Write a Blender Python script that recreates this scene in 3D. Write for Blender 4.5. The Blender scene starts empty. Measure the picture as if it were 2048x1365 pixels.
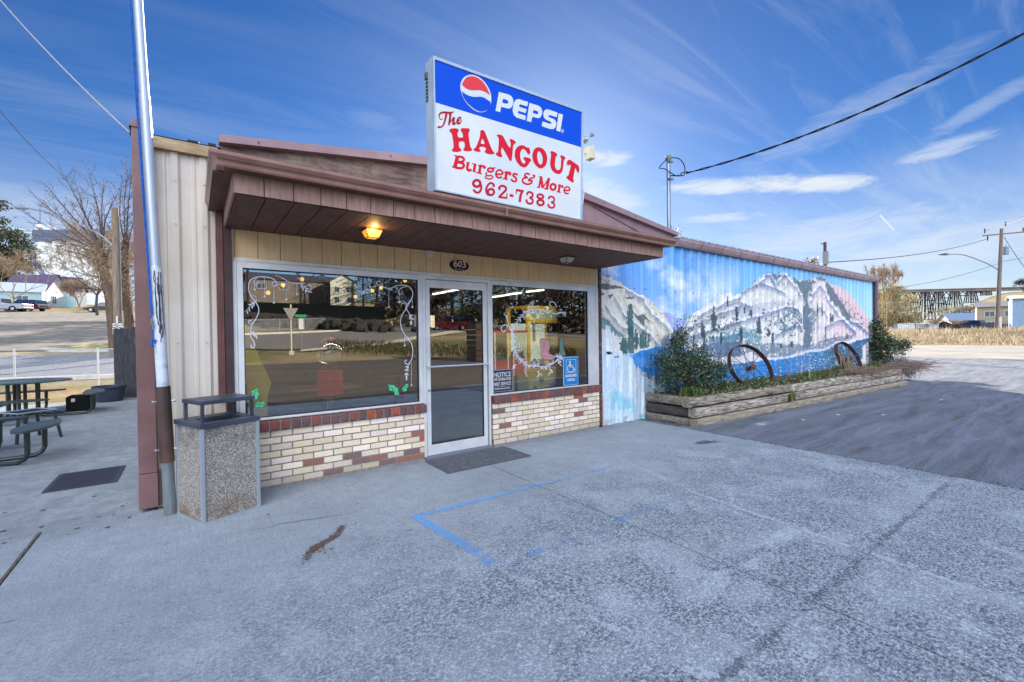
import bpy, bmesh, math, random
import numpy as np
from mathutils import Vector, Matrix
from mathutils.geometry import tessellate_polygon
R=math.radians
random.seed(7)
sc=bpy.context.scene
# ------------------------------------------------------------------ camera
CF=885.0; CH=1.53; YAW=math.atan((1024-388)/CF); PITCH=R(-0.65); ROLL=R(0.72)
def cam_axes():
    s,c=math.sin(YAW),math.cos(YAW);sp,cp=math.sin(PITCH),math.cos(PITCH)
    F=Vector((s*cp,c*cp,sp));Rt=Vector((c,-s,0));U=Vector((-s*sp,-c*sp,cp))
    cr,sr=math.cos(ROLL),math.sin(ROLL)
    return F,Rt*cr-U*sr,U*cr+Rt*sr
FW,RT,UP=cam_axes(); EYE=Vector((0,0,CH))
cd=bpy.data.cameras.new('camera'); cam=bpy.data.objects.new('camera',cd); sc.collection.objects.link(cam)
cd.sensor_width=36; cd.lens=CF/2048*36; cd.clip_end=4000; cd.clip_start=0.05
m=Matrix.Identity(4)
for i in range(3): m[i][0]=RT[i];m[i][1]=UP[i];m[i][2]=-FW[i];m[i][3]=EYE[i]
cam.matrix_world=m; sc.camera=cam
# survey helpers: directions measured from the tripod, intersected with the real planes
def ray(px,py): return FW+RT*((px-1024)/CF)+UP*((682.5-py)/CF)
def onY(px,py,Y): d=ray(px,py); return EYE+d*(Y/d.y)
def onZ(px,py,Z=0): d=ray(px,py); return EYE+d*((Z-CH)/d.z)
def onX(px,py,X): d=ray(px,py); return EYE+d*(X/d.x)
def at(px,py,D): return EYE+ray(px,py)*D
# ------------------------------------------------------------------ sun, sky, exposure
SAZ=R(41.5); SEL=R(21)
sd=Vector((math.sin(SAZ)*math.cos(SEL),math.cos(SAZ)*math.cos(SEL),math.sin(SEL)))
sl=bpy.data.lights.new('sun','SUN'); sl.energy=5.0; sl.angle=R(0.5); sl.color=(1,.90,.76)
so=bpy.data.objects.new('sun',sl); sc.collection.objects.link(so); so.rotation_euler=(-sd).to_track_quat('-Z','Y').to_euler()
sc.view_settings.view_transform='Standard'; sc.view_settings.look='None'; sc.view_settings.exposure=1.5; sc.view_settings.gamma=1
w=bpy.data.worlds.new('World'); sc.world=w; w.use_nodes=True
class NT:
    def __init__(s,nt): s.nt=nt; s.N=nt.nodes; s.L=nt.links
    def n(s,t,**k):
        a=s.N.new(t)
        ins=k.pop('i',{})
        for q,v in k.items(): setattr(a,q,v)
        for q,v in ins.items():
            if hasattr(v,'is_output'): s.L.new(v,a.inputs[q])
            else: a.inputs[q].default_value=v
        return a
    def m(s,op,a,b=0.0,c=None,clamp=False):
        x=s.N.new('ShaderNodeMath'); x.operation=op; x.use_clamp=clamp
        for i,v in enumerate((a,b,c)):
            if v is None: continue
            if hasattr(v,'is_output'): s.L.new(v,x.inputs[i])
            else: x.inputs[i].default_value=v
        return x.outputs[0]
    def mix(s,f,a,b,bt='MIX'):
        x=s.N.new('ShaderNodeMix'); x.data_type='RGBA'; x.blend_type=bt
        for i,v in ((0,f),(6,a),(7,b)):
            if hasattr(v,'is_output'): s.L.new(v,x.inputs[i])
            else: x.inputs[i].default_value=v if i==0 else (tuple(v)+(1,))[:4]
        return x.outputs[2]
    def ramp(s,f,stops,interp='LINEAR'):
        x=s.N.new('ShaderNodeValToRGB'); e=x.color_ramp; e.interpolation=interp
        while len(e.elements)<len(stops): e.elements.new(.5)
        for q,(p,c) in zip(e.elements,stops):
            q.position=p; q.color=(c,c,c,1) if not hasattr(c,'__len__') else (tuple(c)+(1,))[:4]
        s.L.new(f,x.inputs[0]); return x.outputs[0]
    def noise(s,vec,scale,detail=4,rough=.55,dist=0.0):
        x=s.n('ShaderNodeTexNoise',i={'Scale':scale,'Detail':detail,'Roughness':rough,'Distortion':dist})
        if vec is not None: s.L.new(vec,x.inputs['Vector'])
        return x.outputs[0]
def lin(c):
    return tuple(((v/255)/12.92 if v/255<=.04045 else ((v/255+.055)/1.055)**2.4) for v in c)
W=NT(w.node_tree)
for q in list(W.N): W.N.remove(q)
sky=W.n('ShaderNodeTexSky',sky_type='NISHITA',sun_disc=False,sun_elevation=SEL,sun_rotation=SAZ,altitude=400,air_density=1.0,dust_density=.35,ozone_density=2.5)
tc=W.n('ShaderNodeTexCoord').outputs['Generated']
sx=W.n('ShaderNodeSeparateXYZ',i={0:tc}); dx,dy,dz=sx.outputs
az=W.m('MULTIPLY',W.m('ARCTAN2',dx,dy),57.2958); el=W.m('MULTIPLY',W.m('ARCSINE',dz),57.2958)
# thin high cloud in sky-plane coordinates (a real layer: direction divided by height)
zz=W.m('ADD',W.m('MAXIMUM',dz,0.0),0.09)
pl=W.n('ShaderNodeCombineXYZ',i={0:W.m('DIVIDE',dx,zz),1:W.m('DIVIDE',dy,zz),2:0.0}).outputs[0]
mp=W.n('ShaderNodeMapping',i={0:pl,'Rotation':(0,0,R(62)),'Scale':(.55,1.9,1)}).outputs[0]
c1=W.noise(mp,1.15,8,.60,.9); c2=W.noise(mp,.42,3,.5,.3)
wisp=W.m('MULTIPLY',W.ramp(c1,[(.46,0.0),(.78,1.0)]),W.ramp(c2,[(.42,0.0),(.62,1.0)]))
low=W.ramp(W.m('DIVIDE',el,90.0),[(.0,1.0),(.13,.85),(.22,.28),(.32,.08),(.5,.05)])
wisp=W.m('MULTIPLY',wisp,low)
mp2=W.n('ShaderNodeMapping',i={0:pl,'Rotation':(0,0,R(38)),'Scale':(.35,2.6,1),'Location':(3.3,1.1,0)}).outputs[0]
c3=W.noise(mp2,1.7,9,.66,1.3); side=W.n('ShaderNodeMapRange',interpolation_type='SMOOTHSTEP',i={0:az,1:42.0,2:66.0,3:.12,4:.55}).outputs[0]
wisp=W.m('MAXIMUM',wisp,W.m('MULTIPLY',W.m('MULTIPLY',W.ramp(c3,[(.47,0.0),(.80,1.0)]),side),W.ramp(c2,[(.36,.25),(.6,1.0)])))
azel=W.n('ShaderNodeCombineXYZ',i={0:W.m('MULTIPLY',az,.10),1:W.m('MULTIPLY',el,.42),2:3.1}).outputs[0]
edge=W.noise(azel,2.0,9,.68,.8)
SKYC=[]
def lens(a0,e0,wa,we,tilt,amp):
    u=W.m('SUBTRACT',az,a0); v=W.m('SUBTRACT',el,e0)
    v=W.m('SUBTRACT',v,W.m('MULTIPLY',u,tilt))
    r=W.m('ADD',W.m('POWER',W.m('ABSOLUTE',W.m('DIVIDE',u,wa)),2.0),W.m('POWER',W.m('ABSOLUTE',W.m('DIVIDE',v,we)),2.0))
    r=W.m('ADD',r,W.m('MULTIPLY',W.m('SUBTRACT',edge,.5),3.6))
    k=W.n('ShaderNodeMapRange',interpolation_type='SMOOTHSTEP',i={0:r,1:1.5,2:-.35,3:0.0,4:amp}).outputs[0]
    SKYC.append(k)
lens(60.5,16.7,5.2,.95,-.10,.95); lens(68.8,15.6,6.6,1.0,-.16,.97); lens(61.5,13.2,4.6,.62,-.05,.6)
lens(47.2,21.4,3.6,1.0,-.10,.98); lens(79.5,16.3,3.6,.8,.10,.62); lens(82.5,19.0,4.2,.8,.42,.3)
lens(18.5,25,3.4,1.1,-.1,.12); lens(47.5,16.8,5.0,2.2,-.35,.75); lens(70,9.8,11,2.2,.05,.5); lens(79,7.5,10,2.0,.08,.55)
lens(73,21,9,1.6,.30,.25); lens(10,20.5,5,.9,-.1,.12); lens(-8,11,9,3,.05,.30); lens(150,24,30,5,.05,.35); lens(200,26,26,5,-.05,.4)
# vapour trail
u=W.m('SUBTRACT',az,76.0); v=W.m('SUBTRACT',W.m('SUBTRACT',el,10.6),W.m('MULTIPLY',u,-1.5))
tr=W.m('MULTIPLY',W.ramp(W.m('ABSOLUTE',v),[(.10,1.0),(.22,0.0)]),W.ramp(W.m('ABSOLUTE',u),[(.5,1.0),(.6,0.0)])); SKYC.append(W.m('MULTIPLY',tr,.9))
cl=wisp
for k in SKYC: cl=W.m('MAXIMUM',cl,k)
# fill light set into the part of the sky out of view
# bright patch added behind the camera to light the shaded shop front, no observed cloud
bk=Vector((math.sin(R(212))*math.cos(R(42)),math.cos(R(212))*math.cos(R(42)),math.sin(R(42))))
bd=W.n('ShaderNodeVectorMath',operation='DOT_PRODUCT',i={0:tc,1:tuple(bk)}).outputs['Value']
zen=W.n('ShaderNodeMapRange',interpolation_type='SMOOTHSTEP',i={0:bd,1:.76,2:.88,3:0.0,4:1.0}).outputs[0]
zen=W.m('MULTIPLY',zen,W.ramp(c1,[(.3,.65),(.7,1.0)]))
skc=W.n('ShaderNodeHueSaturation',i={'Saturation':1.30,'Value':1.0,'Hue':.505,'Color':sky.outputs[0]}).outputs[0]
# sky colour tuned against the photograph
col=W.mix(1.0,skc,(.76,.95,1.22),'MULTIPLY')
col=W.mix(1.0,col,W.n('ShaderNodeCombineXYZ',i={0:(bb:=W.n('ShaderNodeMapRange',interpolation_type='SMOOTHSTEP',i={0:dy,1:-.9,2:.05,3:3.3,4:1.0}).outputs[0]),1:bb,2:bb}).outputs[0],'MULTIPLY')
gl=W.n('ShaderNodeVectorMath',operation='DOT_PRODUCT',i={0:tc,1:tuple(sd)}).outputs['Value']
ccol=W.mix(W.ramp(W.m('DIVIDE',el,60.0),[(0,0.0),(.35,1.0)]),(8.6,9.0,9.4),(8.2,9.0,9.9))
col=W.mix(cl,col,ccol)
hz=W.m('MULTIPLY',W.ramp(W.m('DIVIDE',el,90.0),[(0,1.0),(.06,.75),(.20,0.0)]),.62)
col=W.mix(hz,col,(8.6,9.2,10.2))
col=W.mix(zen,col,(50.0,52.5,57.0))
col=W.mix(1.0,col,(.70,.70,.70),'MULTIPLY')
bg=W.n('ShaderNodeBackground',i={'Color':col,'Strength':.05})
W.n('ShaderNodeOutputWorld',i={0:bg.outputs[0]})
# ------------------------------------------------------------------ mesh helpers
COL=sc.collection
class MB:
    def __init__(s): s.v=[];s.f=[];s.c=[]
    def add(s,vs,fs,c=None):
        o=len(s.v); s.v+= [tuple(q) for q in vs]; s.f+=[tuple(i+o for i in f) for f in fs]; s.c+=[c]*len(fs); return s
    def box(s,x0,x1,y0,y1,z0,z1,c=None,M=None):
        vs=[Vector(q) for q in ((x0,y0,z0),(x1,y0,z0),(x1,y1,z0),(x0,y1,z0),(x0,y0,z1),(x1,y0,z1),(x1,y1,z1),(x0,y1,z1))]
        if M: vs=[M@q for q in vs]
        return s.add(vs,[(0,3,2,1),(4,5,6,7),(0,1,5,4),(1,2,6,5),(2,3,7,6),(3,0,4,7)],c)
    def tube(s,pts,r,n=8,c=None,cap=True):
        pts=[Vector(p) for p in pts]; rs=r if hasattr(r,'__len__') else [r]*len(pts)
        up=Vector((0,0,1)); o=len(s.v); prev=None
        for i,p in enumerate(pts):
            d=(pts[min(i+1,len(pts)-1)]-pts[max(i-1,0)])
            if d.length<1e-9: d=Vector((0,0,1))
            d.normalize()
            if prev is None:
                a=d.cross(up); 
                if a.length<.05: a=d.cross(Vector((1,0,0)))
            else: a=prev-d*prev.dot(d)
            a.normalize(); b=d.cross(a); prev=a
            for k in range(n):
                t=2*math.pi*k/n; s.v.append(tuple(p+(a*math.cos(t)+b*math.sin(t))*rs[i]))
        for i in range(len(pts)-1):
            for k in range(n):
                s.f.append((o+i*n+k,o+i*n+(k+1)%n,o+(i+1)*n+(k+1)%n,o+(i+1)*n+k)); s.c.append(c)
        if cap:
            s.f.append(tuple(o+k for k in range(n))[::-1]); s.c.append(c)
            e=o+(len(pts)-1)*n; s.f.append(tuple(e+k for k in range(n))); s.c.append(c)
        return s
    def lathe(s,prof,cx=0,cy=0,n=24,c=None,M=None):
        o=len(s.v)
        for r,z in prof:
            for k in range(n):
                t=2*math.pi*k/n; q=Vector((cx+r*math.cos(t),cy+r*math.sin(t),z)); s.v.append(tuple(M@q if M else q))
        for i in range(len(prof)-1):
            for k in range(n): s.f.append((o+i*n+k,o+i*n+(k+1)%n,o+(i+1)*n+(k+1)%n,o+(i+1)*n+k)); s.c.append(c)
        return s
    def poly(s,pts,holes=(),c=None):
        ls=[[Vector(p) for p in pts]]+[[Vector(p) for p in h] for h in holes]
        fl=[p for l in ls for p in l]; t=tessellate_polygon(ls)
        # face the camera side
        fs=[]
        for a in t:
            n=(fl[a[1]]-fl[a[0]]).cross(fl[a[2]]-fl[a[0]])
            fs.append(tuple(a))
        return s.add(fl,fs,c)
    def prism(s,pts,off,c=None,holes=()):
        off=Vector(off); P=[Vector(p) for p in pts]; n=len(P)
        s.poly(P,holes,c); s.poly([p+off for p in P],[[Vector(q)+off for q in h] for h in holes],c)
        for l in [P]+[[Vector(q) for q in h] for h in holes]:
            k=len(l); s.add(l+[p+off for p in l],[(i,(i+1)%k,(i+1)%k+k,i+k) for i in range(k)],c)
        return s
    def build(s,name,mat,parent=None,smooth=False,bevel=0,ang=40):
        me=bpy.data.meshes.new(name); me.from_pydata(s.v,[],s.f)
        if any(x is not None for x in s.c):
            ca=me.color_attributes.new('Col','FLOAT_COLOR','CORNER'); arr=[]
            for f,x in zip(s.f,s.c):
                x=x if x is not None else (1,1,1); arr+= (tuple(x)+(1,))[:4]*len(f)
            ca.data.foreach_set('color',arr)
        me.validate(); me.update()
        if smooth:
            me.shade_smooth()
        o=bpy.data.objects.new(name,me); COL.objects.link(o)
        if mat: me.materials.append(mat)
        if parent is not None:
            o.parent=parent; o.matrix_parent_inverse=Matrix.Translation(parent.location).inverted() if parent.type=='EMPTY' and parent.parent is None else (Matrix.Identity(4) if parent.type!='EMPTY' else Matrix.Identity(4))
        if bevel:
            b=o.modifiers.new('bevel','BEVEL'); b.width=bevel; b.segments=2; b.limit_method='ANGLE'; b.angle_limit=R(ang)
        return o
def thing(name,label,cat,loc=(0,0,0),group=None):
    o=bpy.data.objects.new(name,None); COL.objects.link(o); o.location=loc; o.empty_display_size=.2
    o['label']=label; o['category']=cat
    if group: o['group']=group
    return o
def tag(o,label,cat,group=None):
    o['label']=label; o['category']=cat
    if group: o['group']=group
    return o
def struct(o,kind='structure'): o['kind']=kind; return o
def dup(root,name=None,loc=None,rz=None,label=None,group=None,scale=None):
    # root at its own location; parts carry parent inverse
    r=root.copy(); COL.objects.link(r)
    for ch in root.children:
        c=ch.copy(); COL.objects.link(c); c.parent=r
        for g in ch.children:
            d=g.copy(); COL.objects.link(d); d.parent=c
    if loc is not None: r.location=loc
    if rz is not None: r.rotation_euler=(0,0,rz)
    if scale is not None: r.scale=scale if hasattr(scale,'__len__') else (scale,)*3
    if label: r['label']=label
    if group: r['group']=group
    return r
def smooth_closed(P,it=2):
    P=[Vector(p) for p in P]
    for _ in range(it):
        Q=[]
        for i in range(len(P)):
            a,b=P[i],P[(i+1)%len(P)]; Q+=[a*.75+b*.25,a*.25+b*.75]
        P=Q
    return P
def spline(P,k=6):
    P=[Vector(p) for p in P]; out=[]
    for i in range(len(P)-1):
        p0=P[max(i-1,0)];p1=P[i];p2=P[i+1];p3=P[min(i+2,len(P)-1)]
        for j in range(k):
            t=j/k; out.append(.5*((2*p1)+(p2-p0)*t+(2*p0-5*p1+4*p2-p3)*t*t+(3*p1-p0-3*p2+p3)*t*t*t))
    out.append(P[-1]); return out
def ribbon2(P,w):
    # 2D ribbon outline in trace coordinates; w scalar or list; returns closed polygon
    P=[Vector(p).to_2d() if len(p)>2 else Vector(p) for p in P]; n=len(P); ws=w if hasattr(w,'__len__') else [w]*n
    L=[];Q=[]
    for i in range(n):
        d=(P[min(i+1,n-1)]-P[max(i-1,0)]); d.normalize(); q=Vector((-d.y,d.x))*ws[i]/2
        L.append(P[i]+q); Q.append(P[i]-q)
    return L,Q
# ------------------------------------------------------------------ materials
MATS={}
def mat(name,c,rough=.6,c2=None,scale=8,spec=.4,metal=0.0,bump=0.0,bscale=None,detail=5,lo=.35,hi=.65,vcol=False,stretch=None,dirt=None,coords='Object',emit=None,es=0,trans=0,dscale=1.3):
    m=bpy.data.materials.new(name); m.use_nodes=True; n=NT(m.node_tree); b=n.N['Principled BSDF']
    c=lin(c); co=n.n('ShaderNodeTexCoord').outputs[coords]
    if stretch: co=n.n('ShaderNodeMapping',i={0:co,'Scale':stretch}).outputs[0]
    base=None
    if vcol:
        base=n.n('ShaderNodeAttribute',attribute_name='Col').outputs[0]
        if c2 is not None:
            k=n.ramp(n.noise(co,scale,detail),[(lo,0.0),(hi,1.0)]); base=n.mix(n.m('MULTIPLY',k,.6),base,n.mix(1.0,base,lin(c2),'MULTIPLY'))
    elif c2 is not None:
        k=n.ramp(n.noise(co,scale,detail),[(lo,0.0),(hi,1.0)]); base=n.mix(k,c,lin(c2))
    if dirt is not None:
        cc=n.n('ShaderNodeTexCoord').outputs[coords]
        k=n.ramp(n.noise(cc,dscale,7,.65),[(.5,0.0),(.72,1.0)]); base=n.mix(n.m('MULTIPLY',k,.6),base if base is not None else c,lin(dirt))
    if base is not None: n.L.new(base,b.inputs['Base Color'])
    else: b.inputs['Base Color'].default_value=c+(1,)
    b.inputs['Roughness'].default_value=rough; b.inputs['Specular IOR Level'].default_value=spec; b.inputs['Metallic'].default_value=metal
    if bump:
        bp=n.n('ShaderNodeBump',i={'Strength':bump,'Distance':.01,'Height':n.noise(co,bscale or scale*3,6,.6)}); n.L.new(bp.outputs[0],b.inputs['Normal'])
    if emit: b.inputs['Emission Color'].default_value=lin(emit)+(1,); b.inputs['Emission Strength'].default_value=es
    if trans: b.inputs['Transmission Weight'].default_value=trans
    MATS[name]=m; return m
def glassmat(name,tint=(.8,.83,.82),refl=.165,rough=0.0):
    m=bpy.data.materials.new(name); m.use_nodes=True; n=NT(m.node_tree); n.N.remove(n.N['Principled BSDF'])
    fr=n.n('ShaderNodeFresnel',i={'IOR':1.5}).outputs[0]
    f=n.m('ADD',n.m('MULTIPLY',fr,1.3),refl,clamp=True)
    t=n.n('ShaderNodeBsdfTransparent',i={0:tint+(1,)}); g=n.n('ShaderNodeBsdfGlossy',i={'Color':(.97,.98,1,1),'Roughness':rough})
    x=n.n('ShaderNodeMixShader',i={0:f,1:t.outputs[0],2:g.outputs[0]}); n.L.new(x.outputs[0],n.N['Material Output'].inputs[0]); return m
M_siding=mat('beige_metal',(214,205,192),.45,(202,192,178),3,stretch=(1,1,.3),dirt=(190,176,160))
M_purple=mat('brown_metal_trim',(118,84,80),.4,(104,74,72),4,dirt=(140,106,108),spec=.5)
M_fasciam=mat('mauve_metal_trim',(154,126,128),.42,(140,112,116),5,dirt=(156,130,134))
M_gutter=mat('brown_gutter',(164,126,112),.35,(146,108,98),6,dirt=(166,128,118),spec=.5)
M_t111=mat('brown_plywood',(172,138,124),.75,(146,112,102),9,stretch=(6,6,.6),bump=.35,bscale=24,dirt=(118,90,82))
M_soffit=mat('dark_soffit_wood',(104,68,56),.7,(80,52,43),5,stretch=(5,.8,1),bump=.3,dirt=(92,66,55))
M_groove=mat('groove_black',(22,18,17),.9)
M_beige=mat('tan_plywood',(224,196,150),.7,(212,182,136),8,stretch=(5,5,.5),bump=.18,dirt=(204,172,130))
M_alum=mat('aluminium_frame',(226,226,224),.38,(212,213,214),5,metal=.25,spec=.5,dirt=(176,174,170))
M_white=mat('white_paint',(225,222,216),.5,(210,206,198),6)
M_dark=mat('dark_rubber',(30,32,36),.7)
M_black=mat('black_paint',(18,18,20),.5)
M_brick=mat('brick_faces',(200,180,150),.85,(240,234,228),30,vcol=True,bump=.5,bscale=60,lo=.3,hi=.7)
M_mortar=mat('mortar',(150,144,136),.95,(124,118,112),30,bump=.4)
M_galv=mat('galvanised_steel',(168,176,184),.35,(140,148,158),6,metal=.6,stretch=(1,1,.3))
M_vc=mat('painted_colours',(255,255,255),.6,vcol=True)
M_wood=mat('weathered_grey_timber',(166,154,136),.9,(92,82,72),6,stretch=(.7,9,9),bump=1.0,bscale=14,dirt=(70,62,56),dscale=5,detail=9,lo=.44,hi=.60)
M_rust=mat('rusty_iron',(74,50,44),.75,(46,36,36),12,bump=.3,dirt=(140,62,34),dscale=9)
M_glass=glassmat('window_glass')
M_clear=glassmat('clear_glass',(.86,.89,.89),.07)
# ------------------------------------------------------------------ terrain
def sst(a,b,x):
    t=np.clip((np.asarray(x,float)-a)/(b-a),0,1); return t*t*(3-2*t)
NB=([-400,-300,-190,-100,-82,-45,-31,-20,-13,-6,15.5,21,28,35.5,42.6,57,71,85,107,170,300,500],
    [32,30,18,9.0,5.7,2.7,1.7,.95,.35,0,0,0,.35,.9,1.5,2.9,4.1,5.5,7.1,12,18,22])
def terr(x,y):
    x=np.asarray(x,float); y=np.asarray(y,float)
    z=np.interp(y,*NB)
    zf=z*(1-sst(14,60,x)*np.where(y>0,1,0)*1.0)*(1-sst(60,140,np.abs(x))*np.where(y<0,.6,0))
    a=y/np.maximum(np.abs(x),1e-3)
    hill=21.5*sst(120,400,x)*(1-sst(.10,.23,a))*sst(-2.0,-.2,a)
    bank=1.5*sst(64,84,x)*(1-sst(40,90,y))*sst(-80,-40,y)
    return np.maximum(zf,0)+hill+bank
def T(x,y): return float(terr(x,y))
def put(px,D):
    p=at(px,680,D); return Vector((p.x,p.y,T(p.x,p.y)))
def vput(px,D):   # where something seen mirrored in the shop glass really stands
    p=at(px,680,D); y=10.3-p.y; return Vector((p.x,y,T(p.x,y)))
# ground sheet
def axis(lo,hi,fine,step,coarse):
    a=list(np.arange(-fine,fine+.01,step)); v=fine; s=step
    while v<hi: s*=coarse; v+=s; a.append(v)
    v=-fine; s=step
    while v>lo: s*=coarse; v-=s; a.insert(0,v)
    return np.array(a)
def sheet(name,xs,ys,mat,dz=0.0,clip=None):
    X,Y=np.meshgrid(xs,ys); Z=terr(X,Y)+dz
    v=np.stack([X,Y,Z],-1).reshape(-1,3); nx=len(xs); f=[]
    for j in range(len(ys)-1):
        for i in range(nx-1):
            if clip and not clip((xs[i]+xs[i+1])/2,(ys[j]+ys[j+1])/2): continue
            f.append((j*nx+i,j*nx+i+1,(j+1)*nx+i+1,(j+1)*nx+i))
    me=bpy.data.meshes.new(name); me.from_pydata(v.tolist(),[],f); me.shade_smooth(); me.materials.append(mat)
    o=bpy.data.objects.new(name,me); COL.objects.link(o); struct(o); return o
def shader_only(name):
    m=bpy.data.materials.new(name); m.use_nodes=True; n=NT(m.node_tree); return m,n,n.N['Principled BSDF']
# dry grass / dirt ground
Mg,n,b=shader_only('ground_dry_grass'); co=n.n('ShaderNodeTexCoord').outputs['Object']
g1=n.noise(co,.12,6,.6); g2=n.noise(co,3.5,6,.7)
c=n.mix(n.ramp(g1,[(.42,0.),(.6,1.)]),lin((168,146,112)),lin((112,112,70)))
c=n.mix(n.ramp(g2,[(.35,0.),(.7,1.)]),c,n.mix(1.0,c,(.55,.52,.48),'MULTIPLY'))
n.L.new(c,b.inputs['Base Color']); b.inputs['Roughness'].default_value=1; b.inputs['Specular IOR Level'].default_value=.1
n.L.new(n.n('ShaderNodeBump',i={'Strength':.8,'Distance':.1,'Height':g2}).outputs[0],b.inputs['Normal'])
xs=axis(-900,1500,60,3,1.22); ys=axis(-700,1100,60,3,1.22)
sheet('ground',xs,ys,Mg,-.03)
# asphalt lot (worn, streaky)
Ma,n,b=shader_only('worn_asphalt'); co=n.n('ShaderNodeTexCoord').outputs['Object']
st=n.n('ShaderNodeMapping',i={0:co,'Scale':(.30,2.4,1),'Rotation':(0,0,R(4))}).outputs[0]
s1=n.noise(st,1.4,10,.72,.8); s2=n.noise(co,95,3,.75); s3=n.noise(co,.5,4)
c=n.mix(n.ramp(s1,[(.36,0.),(.70,1.)]),lin((92,97,108)),lin((140,146,160)))
s4=n.noise(co,60,4,.8)
c=n.mix(n.m('MULTIPLY',n.ramp(s4,[(.56,0.),(.63,1.)]),.6),c,lin((178,182,192)))
c=n.mix(n.m('MULTIPLY',n.ramp(s2,[(.40,1.),(.54,0.)]),.85),c,n.mix(1.0,c,(.30,.30,.33),'MULTIPLY'))
ms=n.m('MULTIPLY',n.ramp(n.noise(st,2.2,5,.6,.4),[(.55,0.),(.68,1.)]),n.ramp(s3,[(.46,0.),(.58,1.)]))
c=n.mix(n.m('MULTIPLY',ms,.75),c,lin((70,80,48)))
n.L.new(c,b.inputs['Base Color']); b.inputs['Roughness'].default_value=.9; b.inputs['Specular IOR Level'].default_value=.25
n.L.new(n.n('ShaderNodeBump',i={'Strength':.7,'Distance':.01,'Height':s2}).outputs[0],b.inputs['Normal'])
sheet('asphalt_lot',np.arange(6.4,34.1,1.2),np.arange(-1.9,28.1,2.0),Ma,.002,clip=lambda x,y: not (x<19.5 and 5.3<y<15))
# asphalt road past the lot (sunlit)
Mr,n,b=shader_only('road_asphalt'); co=n.n('ShaderNodeTexCoord').outputs['Object']
s2=n.noise(co,30,4,.7); s1=n.noise(co,.35,5,.6)
c=n.mix(n.ramp(s1,[(.35,0.),(.65,1.)]),lin((126,122,116)),lin((154,150,142)))
c=n.mix(n.m('MULTIPLY',n.ramp(s2,[(.35,1.),(.6,0.)]),.5),c,n.mix(1.0,c,(.5,.5,.5),'MULTIPLY'))
n.L.new(c,b.inputs['Base Color']); b.inputs['Roughness'].default_value=.9
Mrl=mat('sun_tinted_rear_asphalt',(92,80,66),.95,(64,57,50),.9,bump=.4,bscale=30,detail=9,stretch=(.25,1.4,1))  # brown tint stands in for warm sunlight on grey asphalt
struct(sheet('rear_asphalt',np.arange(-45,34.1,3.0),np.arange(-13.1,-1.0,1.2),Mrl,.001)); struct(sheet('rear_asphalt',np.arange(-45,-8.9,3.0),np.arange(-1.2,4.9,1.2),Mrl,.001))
sheet('road',np.arange(34,64.1,1.5),np.arange(-70,160,5.0),Mr,.004)
# concrete apron with joints
Mc,n,b=shader_only('lot_concrete'); co=n.n('ShaderNodeTexCoord').outputs['Object']
xyz=n.n('ShaderNodeSeparateXYZ',i={0:co}).outputs
far=n.n('ShaderNodeMapRange',interpolation_type='SMOOTHSTEP',i={0:n.m('ADD',xyz[1],n.m('MULTIPLY',n.m('SUBTRACT',n.noise(co,.8,5),.5),3.2)),1:4.4,2:2.0,3:0.0,4:1.0}).outputs[0]   # aggregate exposed away from the shop
right=n.n('ShaderNodeMapRange',i={0:xyz[0],1:-.6,2:1.6,3:.25,4:1.0}).outputs[0]
wear=n.m('MULTIPLY',far,right)
big=n.noise(co,.9,5,.6); mid=n.noise(co,6,6,.62); fine=n.noise(co,95,4,.65); spk=n.noise(co,48,5,.75,.3); blot=n.noise(co,17,5,.7,.6)
c=n.mix(n.ramp(big,[(.3,0.),(.7,1.)]),lin((140,150,158)),lin((164,174,182)))
c=n.mix(n.m('MULTIPLY',n.ramp(mid,[(.4,1.),(.62,0.)]),.22),c,lin((116,118,122)))
c=n.mix(n.m('MULTIPLY',n.ramp(fine,[(.40,1.),(.54,0.)]),.5),c,lin((104,108,118)))
grit=n.noise(co,150,3,.7); c=n.mix(n.m('MULTIPLY',n.ramp(grit,[(.60,0.),(.68,1.)]),.5),c,lin((206,210,218)))
c=n.mix(n.m('MULTIPLY',n.ramp(n.noise(co,31,3,.6),[(.68,0.),(.72,1.)]),.55),c,lin((84,88,100)))
brm=n.n('ShaderNodeMapping',i={0:co,'Scale':(90,2.2,1),'Rotation':(0,0,R(3))}).outputs[0]; c=n.mix(n.m('MULTIPLY',n.m('MULTIPLY',n.ramp(n.noise(brm,1.0,3,.5),[(.5,0.),(.62,1.)]),n.m('SUBTRACT',1.0,wear)),.22),c,lin((112,116,126)))
pat=n.n('ShaderNodeMapRange',interpolation_type='SMOOTHSTEP',i={0:n.noise(co,2.1,6,.65,.5),1:.38,2:.56,3:.25,4:1.0}).outputs[0]
agg=n.noise(n.n('ShaderNodeMapping',i={0:co,'Scale':(.75,1.35,1),'Rotation':(0,0,R(12))}).outputs[0],58,6,.74,.35); agg2=n.noise(co,85,4,.8)
pits=n.m('MULTIPLY',n.ramp(agg,[(.47,1.),(.54,0.)]),n.m('MULTIPLY',wear,pat))
c=n.mix(n.m('MULTIPLY',pits,.86),c,lin((62,72,88)))
c=n.mix(n.m('MULTIPLY',n.m('MULTIPLY',n.ramp(agg2,[(.36,1.),(.50,0.)]),n.m('MULTIPLY',wear,pat)),.5),c,lin((58,64,86)))
c=n.mix(n.m('MULTIPLY',n.m('MULTIPLY',n.ramp(n.noise(co,74,5,.78),[(.50,0.),(.62,1.)]),wear),.7),c,lin((212,221,230)))
bl=n.m('MULTIPLY',n.ramp(blot,[(.30,1.),(.42,0.)]),n.m('ADD',n.m('MULTIPLY',wear,.6),.25))
c=n.mix(n.m('MULTIPLY',bl,.6),c,lin((88,94,112)))
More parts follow.
